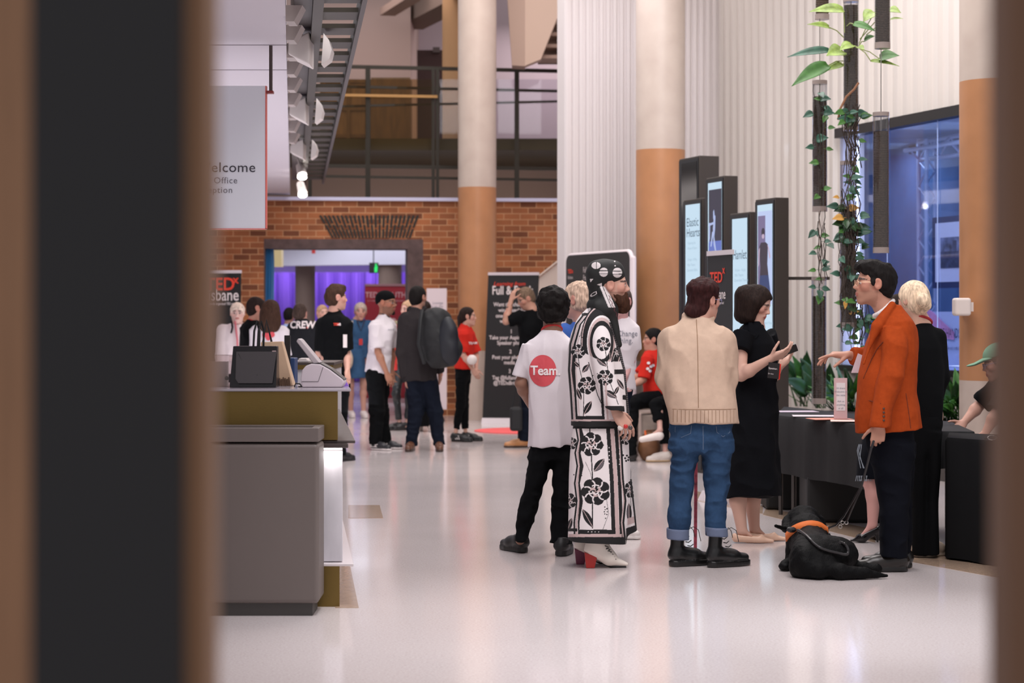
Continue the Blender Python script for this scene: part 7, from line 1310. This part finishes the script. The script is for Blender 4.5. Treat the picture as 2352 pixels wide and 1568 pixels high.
for lab, cx, dd, n, sd, L, wd, m in (('broad-leaved plant rising beside the lowest hanging planter, leftmost in the trough', 1842, 18.6, 13, 1, .62, .085, (lf4, lf4, lf2)), ('broad-leaved plant behind the lowest hanging planter', 1885, 18.2, 12, 2, .5, .075, (lf4, lf2, lf4)), ('fine-leaved plant behind the small notice stand', 1925, 17.9, 34, 3, .36, .022, (lf2, lf3)), ('fine-leaved plant left of the rust blazer', 1960, 17.6, 30, 4, .42, .025, (lf3, lf2, lf4)), ('leafy plant hidden behind the rust blazer and pale bun', 2080, 16.9, 16, 5, .45, .06, (lf4, lf2)), ('leafy plant between the black top and the right column', 2170, 16.6, 24, 6, .40, .055, (lf4, lf2, lf2)), ('leafy plant at the foot of the right column', 2200, 16.2, 22, 7, .42, .055, (lf2, lf4))):
    t_ = (cx-CX)/F; s_ = (4.198+.315*18.6+nw[0]*.34-t_*nw[1]*.34)/(t_+.315); p = wp(s_)+nw*.34
    bush(lab, cx, p[1], z_, n, sd, L, wd, m)
# ---------------------------------------------------------------- the people further back
LAN = (190, 44, 44)
def pos(P, **k): P.set(**k); return P
def feet(P, rgb, sole=(30, 28, 28), d=None, **k):
    for n in 'LR': P.J['an'+n][2] = max(.085, .0); P.shoe(n, rgb, sole, d=d, **k)
# cap and white tee, looking right
P = Person('person in a black beanie and white t-shirt turning to look right', 21.9, 872, 670, 62, .008, skin=(178, 118, 88), H=1.72)
pos(P, neck=(882, 728, 0), shR=(862, 748, -.12), shL=(897, 746, .12), elR=(868, 808, -.17), wrR=(888, 856, -.18), elL=(900, 808, .15), wrL=(900, 850, .05), hip=(868, 845, 0), hiR=(862, 862, -.07), hiL=(874, 862, .07), knR=(866, 945, -.07), knL=(876, 940, .08), anR=(862, 1016, -.08), anL=(884, 1014, .10))
P.head((887, 695, 0), yaw=110, pitch=-2, h=.255, stubble=(60, 40, 32), brow=(24, 18, 16)); P.body(.6, .8); H = P.hd
P.cloth('beanie', [H.E((0, -.05, .20), (.37, .44, .34), k=.02), H.E((0, -.32, .04), (.26, .14, .24), k=.03), plane(H.p(0, .3, .16), H.f*.35-H.u)], c_black, None); glasses(P, H, (40, 30, 28), .1)
P.hair([H.K((-.1, .37, -.19), (.1, .37, -.19), .03, k=.01), H.E((0, .34, -.43), (.10, .09, .10), k=.02)], h_black, name='beard')
P.tee(c_white, .85, .03, -.10); FL = P.last; P.lanyard((40, 36, 40)); P.print_text(FL, [('word', .03, 893, 758, {})], M('print_grey'), 'print_lettering', .008)
P.trousers(c_black, (.105, .080, .070)); P.shoe('R', (40, 40, 44), (222, 214, 212), 'trainer', d=(.75, -.5, 0)); P.shoe('L', (40, 40, 44), (222, 214, 212), 'trainer', d=(.85, -.3, 0))
for n in 'RL':
    a = P.J['an'+n]; mb = MB(); d_ = unit(V3(.8, -.45, 0)); s_ = V3(d_[1], -d_[0], 0)
    for k in (-1, 1): g = V3(a[0], a[1], 0)+s_*.043*k; mb.hexa([g+d_*u+s_*.004*k*w+V3(0, 0, z) for z in (.035, .07) for u, w in ((-.04, 0), (.06, 0), (.06, 1), (-.04, 1))])
    mb.build('shoe_panel', M('shoe_white', (222, 214, 212), .5), P.root)
# backpack
P = Person('person seen from behind in a charcoal overshirt carrying a black backpack on the right shoulder', 21.7, 968, 655, 10, .008, skin=(186, 132, 108))
pos(P, neck=(956, 712, 0), shL=(932, 735, 0), shR=(990, 738, 0), elL=(925, 810, 0), wrL=(932, 868, -.02), elR=(1005, 800, .05), wrR=(1010, 855, .15), hip=(964, 850, 0), hiL=(952, 868, 0), hiR=(982, 868, 0), knL=(955, 945, 0), knR=(1000, 945, 0), anL=(945, 1018, 0), anR=(1008, 1018, 0.0))
P.head((960, 683, .02), yaw=35, h=.24); P.body(.6, .7, .7); H = P.hd
P.hair(H.cap(.035, True, -.32), h_black); P.tee(c_grey, 1, .034, -.18, name='overshirt', long=True); P.cloth('collar', [cone(P.w(943, 712, .03), P.w(972, 711, .03), .045, .045, k=.02)], c_grey, None)
P.trousers(c_dnavy, (.100, .075, .062)); P.shoe('L', (96, 60, 42), (60, 42, 34), 'suede', high=.05, d=(-.15, -1, 0), th=.03); P.shoe('R', (96, 60, 42), (60, 42, 34), 'suede', high=.05, d=(.1, -1, 0), th=.03)
bp_ = thing('backpack', 'large black backpack worn by the person in the charcoal overshirt', 'backpack', (X(1008, 21.4), 21.45, 1.0)); bmt = M('backpack_black', (15, 16, 19), .7, bump=.4, bs=60)
w_ = lambda px, py, dd=0: W(px, py, 21.45+dd)
solid('main_pocket', [ell(w_(1005, 780, .0), (.20, .13, .31), k=.05), ell(w_(1000, 735, .02), (.16, .11, .13), k=.06), ell(w_(1030, 800, .0), (.15, .12, .20), k=.06)], .008, bmt, bp_, ((.014, 8, 8, 8), (.006, 20, 20, 20)))
solid('front_pocket', [ell(w_(1030, 778, -.09), (.11, .09, .24), k=.04), ell(w_(1036, 815, -.08), (.09, .08, .12), k=.04)], .008, M('backpack_navy', (19, 22, 30), .6, bump=.4, bs=60), bp_, ((.010, 10, 10, 10),))
mb = MB(); mb.tube([w_(970, 712, -.02), w_(966, 735, -.10), w_(962, 790, -.12), w_(975, 835, -.08)], .022, 8); mb.build('shoulder_strap', bmt, bp_, smooth=True); mb = MB(); mb.tube([w_(992, 716, 0), w_(997, 708, 0), w_(1008, 708, 0), w_(1012, 718, 0)], .012, 8); mb.build('grab_handle', bmt, bp_)
# red shirt woman
P = Person('person in a red shirt and black cropped leggings with hands clasped, facing right', 23.3, 1070, 706, 75, .008, skin=(214, 160, 138), build=.9)
pos(P, neck=(1068, 752, 0), shR=(1064, 768, -.12), shL=(1078, 768, .12), elR=(1064, 815, -.15), wrR=(1086, 848, -.12), elL=(1094, 812, .12), wrL=(1094, 848, .02), hip=(1064, 845, 0), hiR=(1060, 862, -.06), hiL=(1068, 862, .06), knR=(1058, 930, -.06), knL=(1066, 930, .06), anR=(1046, 1000, -.06), anL=(1070, 998, .08))
P.head((1074, 727, 0), yaw=88, h=.215, nr=.045); P.body((.5, .62), .8); H = P.hd
P.hair(H.cap(.035, True, -.25)+[cone(H.p(0, -.36, -.1), H.p(0, -.42, -.62), .045, .02, k=.03), H.K((.3, .12, .1), (.31, .14, -.2), .03, .02, k=.01)], h_dark); P.tee(c_red, .9, .026, -.02); FL = P.last; P.lanyard(LAN)
P.print_text(FL, [('TEAM', .038, 1077, 790, dict(bold=.03))], M('print_white'), 'print_lettering', .01)
P.trousers(c_black, (.088, .066, .050), crop=.07); P.shoe('R', (26, 26, 28), (20, 20, 20), 'trainer', d=(.95, -.3, 0)); P.shoe('L', (26, 26, 28), (20, 20, 20), 'trainer', d=(.9, -.3, 0))
for n in 'RL':
    a = P.J['an'+n]; d_ = unit(V3(.92, -.3, 0)); s_ = V3(d_[1], -d_[0], 0)
    for k in range(3): mb = MB(); g = V3(a[0], a[1], 0)+s_*.044+d_*(.02+.022*k); mb.tube([g+V3(0, 0, .03), g-d_*.016+V3(0, 0, .075)-s_*.008], .0055, 5); mb.build('shoe_stripe', M('shoe_white'), P.root)
mb = MB(); mb.ball(W(1084, 826, 23.1), (.06, .05, .06)); tag(mb.build('white_cup', M('cup_white', (226, 216, 212), .5), smooth=True), 'white rounded cup held by the person in the red shirt', 'cup')
# arm raised
P = Person('person in a black t-shirt and tan boots with one arm raised to the head', 22.3, 1212, 657, -60, .008, skin=(206, 148, 122))
pos(P, neck=(1222, 712, 0), shL=(1196, 728, -.10), shR=(1240, 735, .08), elL=(1162, 738, -.12), wrL=(1174, 690, -.10), elR=(1245, 800, .1), wrR=(1215, 820, -.1), hip=(1222, 850, 0), hiL=(1214, 868, -.04), hiR=(1232, 868, .04), knL=(1208, 945, -.04), knR=(1226, 945, .06), anL=(1202, 1008, -.04), anR=(1215, 1008, .10))
P.hands['L'] = dict(a=V3(.25, .1, 1), n=V3(.6, .5, -.2), t=V3(.3, -.9, 0), curl=((25, 30, 20),)*4); P.head((1208, 684, -.02), yaw=-105, pitch=-28, roll=10, h=.235); P.body(.6, .78); H = P.hd
P.hair(H.cap(.03, True, -.32), h_salt); P.tee(c_black, .85, .026, -.08); P.trousers(c_dnavy, (.098, .074, .062)); P.shoe('L', (190, 132, 84), (70, 48, 36), 'suede', high=.06, d=(-.95, -.25, 0), th=.025, L=.29); P.shoe('R', (190, 132, 84), (70, 48, 36), 'suede', high=.06, d=(-.9, .2, 0), th=.025, L=.29)
t = thing('black_tote', 'black bag hanging low beside the tan boots before the banner', 'bag', W(1183, 990, 22.1)); mb = MB(); fbox(mb, 1171, 1200, 935, 990, 22.05, 22.2); mb.build('bag_body', M('bag_black', (24, 24, 27), .7), t, bevel=.03); mb = MB(); mb.tube([W(1176, 936, 22.1), W(1190, 860, 22.15), W(1196, 936, 22.1)], .012, 6); mb.build('strap', M('bag_black'), t)
# black tee by the desk
P = Person('person in a black t-shirt with a small print, behind the payment terminal', 20.2, 768, 655, 40, .008, skin=(212, 156, 134))
pos(P, neck=(768, 714, 0), shL=(742, 742, .02), shR=(790, 745, -.06), elL=(740, 812, 0), wrL=(764, 850, -.14), elR=(796, 812, -.05), wrR=(798, 850, -.2)); P.head((772, 684, 0), yaw=68, h=.245); P.body(.6, .8); H = P.hd
P.hair(H.cap(.05, True, -.3)+[H.E((0, .10, .45), (.26, .30, .13), k=.04)], h_brown, wr=((.01, 22, 22, 22),)); P.tee(c_black, .9, .03, -.10); FL = P.last; P.lanyard((34, 30, 34)); P.print_text(FL, [('TED', .034, 769, 747, dict(bold=.03))], M('banner_red'), 'print_red_lettering', .012); P.print_text(FL, [('xB', .034, 778, 747, dict(bold=.03))], M('print_white'), 'print_white_lettering', .012)
P.trousers(c_black); feet(P, (30, 30, 32))
mb = MB(); fbox(mb, 788, 797, 768, 798, 20.0, 20.02); tag(mb.build('white_leaflet', M('paper_white')), 'white leaflet held by the person in black behind the terminal', 'leaflet')
# denim dress
P = Person('person with short silver hair in a blue denim dress and white shoes', 28.7, 820, 692, 165, .009, skin=(214, 156, 136), build=.98)
pos(P, anL=(835, 950, 0), anR=(806, 950, .1)); P.head((828, 716, 0), yaw=172, h=.25, lip=(150, 90, 84)); P.body((.8, .95), .9); H = P.hd
P.hair(H.cap(.05, True, -.22, ((0, .44, -.20), (.40, .36, .42))), h_grey); P.tee(M('denim_dress', (56, 88, 124), var=.15, vs=10, **FAB), .85, .03, -.05, name='dress')
P.cloth('dress_skirt', [P.lo([(868, 796, 842, .19), (840, 800, 840, .18), (800, 803, 839, .16)], n=2.3)], M('denim_dress')); feet(P, (224, 214, 212), (224, 214, 212))
mb = MB(); mb.tube([P.w(808, 742, -.13), P.w(812, 735, -.02), P.w(806, 760, -.16), P.w(799, 800, -.16)], .02, 6); mb.build('bag_strap', M('strap_cream', (214, 194, 172), .7), P.root); mb = MB(); mb.tube([P.w(820, 735, -.08), P.w(829, 760, -.17), P.w(838, 735, -.08)], .010, 5); mb.build('lanyard', M('lanyard_dark', (40, 40, 60), .6), P.root)
mb = MB(); mb.box(X(825, 28.5), X(833, 28.5), 28.47, 28.49, Z(792, 28.5), Z(778, 28.5)); mb.build('lanyard_card', M('lanyard_190', (190, 44, 44), .6), P.root)
bg3 = thing('cream_bag', 'cream cloth bag at the hip of the person in the denim dress', 'bag', W(800, 860, 28.5)); solid('bag_body', [ell(W(799, 825, 28.45), (.07, .06, .16), k=.02)], .01, M('strap_cream'), bg3, ((.01, 12, 12, 12),))
# between white tee and backpack
P = Person('person in black leggings half hidden between the beanie wearer and the backpack', 25.6, 934, 688, 195, .009, skin=(218, 166, 148), build=.9)
pos(P, knL=(940, 905, 0), anL=(935, 970, 0), knR=(910, 905, 0), anR=(917, 972, 0)); P.head((938, 712, 0), yaw=230, h=.24); P.body((.6, .7), .8); P.hair(P.hd.cap(.04), h_fair); P.tee(M('camouflage', (120, 110, 90), var=.5, vs=18, **FAB), .9, .03); P.trousers(M('leather_legging', (38, 42, 44), .35), (.085, .06, .046), crop=.05); feet(P, (30, 28, 30), d=(-.8, -.5, 0))
mb = MB(); mb.tube([P.w(908, 745, -.15), P.w(906, 800, -.17), P.w(908, 850, -.16)], .03, 6); mb.build('red_strap', M('strap_red', (196, 50, 44), .6), P.root)
P = Person('person in wide black trousers hidden behind the backpack carrier', 25.3, 976, 690, 10, .009, skin=(206, 150, 128)); P.head(); P.body(.6, .8); P.hair(P.hd.cap(.03), h_dark); P.tee(c_black); P.cloth('trousers', [P.lo([(978, 964, 990, .12), (900, 962, 988, .13), (840, 962, 990, .13)])], c_black); feet(P, (214, 200, 192), (220, 210, 205))
# the group at the far left
P = Person('person with short white hair in a white blouse before the left pull-up banner', 23.4, 545, 697, 165, .009, skin=(228, 186, 172)); P.head(yaw=175, h=.235); P.body(.6, .8); P.hair(P.hd.cap(.05, True, -.25, ((0, .46, -.2), (.38, .36, .40))), hmat('white_blond', (226, 206, 190))); P.tee(M('white_blouse', (228, 216, 216), **FAB), 1, .035, -.12, name='blouse', long=True); P.trousers(c_grey); feet(P, (60, 56, 56))
mb = MB(); mb.tube([P.w(540, 737, -.10), P.w(545, 780, -.19), P.w(546, 812, -.2)], .012, 5); mb.build('lanyard_cord', M('lanyard_pink', (206, 110, 120), .6), P.root); mb = MB(); mb.tube([P.w(532, 738, -.10), P.w(534, 752, -.18), P.w(531, 765, -.18)], .012, 5); mb.build('strap', c_black, P.root)
P = Person('person with dark hair in a black polo shirt and red lanyard, looking right', 21.6, 584, 684, 60, .008, skin=(196, 136, 112), build=1.02); P.head((589, 708, 0), yaw=72, h=.24); P.body(.6, .8); P.hair(P.hd.cap(.03), h_dark); P.tee(c_black, .9, .032, -.1); P.lanyard(LAN); P.trousers(c_black); feet(P, (30, 30, 32))
P = Person('person with long dark wavy hair in a white t-shirt with red print', 21.2, 620, 691, 10, .008, skin=(206, 150, 128), build=.86); P.head((623, 716, 0), yaw=25, h=.24); P.body(.6, .8); H = P.hd
P.hair(H.cap(.06, True, -.4)+[ell(P.w(620, 735, -.04), (.12, .10, .17), k=.05), ell(P.w(620, 752, -.06), (.10, .07, .10), k=.05)], h_brown, wr=((.010, 22, 22, 10),)); P.tee(c_white, .9, .032, -.1); FL = P.last; mb = MB()
for cx, cy in ((612, 768), (620, 764), (628, 768), (620, 775)):
    a = np.linspace(0, 2*math.pi, 13)[:-1]; c = P.w(cx, cy); x = c[0]+.03*np.cos(a); z = c[2]+.03*np.sin(a); mb.add(np.stack([x, FL.front(x, z)-.008, z], 1), [tuple(range(12))])
mb.build('print', M('print_red'), P.root); P.trousers(c_dnavy); feet(P, (60, 56, 56))
P = Person('person seen from behind in a black crew t-shirt with white lettering', 22.6, 693, 700, 5, .008, skin=(206, 150, 130)); P.set(neck=(693, 736, 0), shL=(671, 752, 0), shR=(716, 752, 0), elL=(664, 800, 0), elR=(724, 800, 0)); P.head((689, 720, 0), yaw=8, h=.225); P.body(.6, .8); P.hair(P.hd.cap(.03, True, -.25), hmat('cropped', (70, 56, 50))); P.tee(M('faded_black', (34, 35, 39), **FAB), .9, .036, -.1); P.print_text(P.last, [('CREW', .112, 668, 753, dict(bold=.035, sx=.88))], M('print_white'), 'print_white_lettering', .012); P.print_text(P.last, [('.', .112, 706, 753, dict(bold=.035))], M('banner_red'), 'print_red_dot', .01); P.trousers(c_black); feet(P, (40, 40, 42))
P = Person('person in pale blue far back between the round columns', 27.5, 663, 706, 20, .011, skin=(150, 106, 90)); P.head(); P.body(.6, .8); P.hair(P.hd.cap(.04), h_black); P.tee(M('pale_blue_cotton', (150, 170, 210), **FAB)); P.trousers(c_dnavy); feet(P, (40, 40, 42))
P = Person('person with fair hair far back behind the black t-shirt by the terminal', 27.0, 742, 700, 200, .011, skin=(220, 170, 150)); P.head(yaw=150); P.body(.6, .8); P.hair(P.hd.cap(.04), h_fair); P.tee(M('lilac_cotton', (196, 176, 200), **FAB)); P.trousers(c_dnavy); feet(P, (40, 40, 42))
# seated people
P = Person('person in a red t-shirt and black trousers sitting on the stone bench, looking left', 20.55, 1492, 752, -85, .007, skin=(196, 138, 112), H=1.60)
pos(P, neck=(1500, 806, 0), shL=(1488, 822, -.15), shR=(1502, 822, .15), elL=(1478, 872, -.20), wrL=(1446, 888, -.30), elR=(1470, 862, .12), wrR=(1440, 882, .10), hip=(1505, 902, 0), hiL=(1500, 914, -.14), hiR=(1500, 914, .10), knL=(1452, 926, -.36), knR=(1446, 926, -.22), anL=(1450, 1030, -.42), anR=(1442, 1026, -.30)); P.J['anL'][2] = P.J['anR'][2] = .085
P.head((1500, 780, 0), yaw=-88, h=.225); P.body((.6, .65), .85); H = P.hd; P.hair(H.cap(.05)+[ell(H.p(0, -.50, -.05), (.06, .06, .07), k=.02)], h_black); P.tee(c_red, .95, .028, -.02); FL = P.last
mb = MB()
for cx, cy in ((1486, 832), (1492, 840), (1484, 845), (1497, 838), (1490, 850)):
    a = np.linspace(0, 2*math.pi, 11)[:-1]; c = P.w(cx, cy); x = c[0]+.018*np.cos(a); z = c[2]+.015*np.sin(a); mb.add(np.stack([x, FL.front(x, z)-.008, z], 1), [tuple(range(10))])
mb.build('print', M('print_white'), P.root); mb = MB(); 
for a in range(5): mb.ball(H.p(.36+.0*a, -.02+.07*math.cos(a*1.257), .08+.07*math.sin(a*1.257)), (.014, .014, .014), 5)
mb.build('hair_flower', M('flower_red', (224, 50, 48), .6), P.root); P.trousers(c_black, (.105, .075, .062)); feet(P, (40, 38, 38), d=(-1, -.1, 0))
P = Person('person sitting cross-legged in white shoes, mostly behind the cream jacket', 20.55, 1572, 770, -80, .008, skin=(220, 166, 150), H=1.6)
pos(P, neck=(1575, 812, 0), shL=(1568, 830, -.15), shR=(1572, 830, .15), elL=(1565, 880, -.2), wrL=(1545, 905, -.1), elR=(1565, 880, .2), wrR=(1545, 905, .1), hip=(1575, 905, 0), hiL=(1566, 915, -.14), hiR=(1568, 915, .1), knL=(1508, 928, -.50), knR=(1522, 930, -.42), anL=(1516, 988, -.62), anR=(1528, 1035, -.48), toL=(1486, 1006, -.62)); P.J['anR'][2] = .08
P.head((1575, 785, 0), h=.225); P.body((.55, .72), .8); P.hair(P.hd.cap(.05), h_brown); P.tee(c_black); P.trousers(c_black, (.10, .072, .055), crop=.10)
c = P.J['anL']; P.cloth('shoe', [cone(P.w(1514, 1000, -.62), P.w(1474, 1009, -.62), .042, .030, k=.02), ell(P.w(1515, 1001, -.62), (.04, .04, .04), k=.02)], M('canvas_white', (226, 214, 208), .7), None); P.shoe('R', (224, 212, 204), (196, 166, 130), 'trainer', d=(-.98, -.15, 0), L=.26)
for k in range(3): mb = MB(); g = V3(P.J['anR'][0]-.06-.026*k, P.J['anR'][1]-.052, 0); mb.tube([g+V3(-.01, 0, .03), g+V3(.012, .014, .075)], .006, 5); mb.build('shoe_stripe', M('print_black', (24, 24, 26), .6), P.root)
# cap, at the right edge
P = Person('person in a sage green cap leaning on the table at the right edge', 13.3, 2318, 782, -75, .006, skin=(212, 156, 134), H=1.7)
pos(P, neck=(2318, 866, 0), shL=(2318, 895, -.17), shR=(2296, 888, .17), elL=(2288, 950, -.22), wrL=(2262, 996, -.24), elR=(2250, 930, .22), wrR=(2214, 970, .16), hip=(2350, 1010, 0), hiL=(2348, 1030, -.1), hiR=(2348, 1030, .1), knL=(2290, 1045, -.12), knR=(2290, 1045, .12), anL=(2300, 1170, -.12), anR=(2300, 1170, .12)); P.J['anL'][2] = P.J['anR'][2] = .085
P.head((2295, 832, 0), yaw=-80, pitch=-14, h=.238, stubble=(140, 96, 80)); P.body(.7, .8); H = P.hd; P.hair(H.cap(.02), h_salt)
P.cloth('cap', [H.E((0, -.03, .20), (.37, .44, .36), k=.02), plane(H.p(0, .3, .15), H.f*-.15-H.u), ], M('sage_canvas', (112, 152, 126), .85, bump=.2, bs=150), None); P.cloth('cap_brim', [cone(H.p(-.08, .38, .17), H.p(-.05, .66, .11), .075, .055, k=.02, flat=(H.u, 6)), cone(H.p(.08, .38, .17), H.p(.05, .66, .11), .075, .055, k=.02, flat=(H.u, 6))], M('sage_canvas'), None, .004); glasses(P, H, (150, 120, 96), .5)
P.tee(c_black, .9, .03, -.05); P.trousers(c_dnavy); feet(P, (40, 38, 38), d=(-1, 0, 0))
st_ = thing('stool', 'dark stool under the person in the sage green cap', 'stool', (X(2352, 13.3), 13.3, 0)); mb = MB(); mb.lathe([(.17, .48), (.19, .50), (.17, .525)], (X(2352, 13.3), 13.3, 0), 24); mb.build('seat', M('case_black'), st_)
for k in range(4): mb = MB(); a = math.pi/4+k*math.pi/2; mb.tube([(X(2352, 13.3)+.12*math.cos(a), 13.3+.12*math.sin(a), .48), (X(2352, 13.3)+.18*math.cos(a), 13.3+.18*math.sin(a), 0)], .014, 8); mb.build('leg', M('steel_dark'), st_)
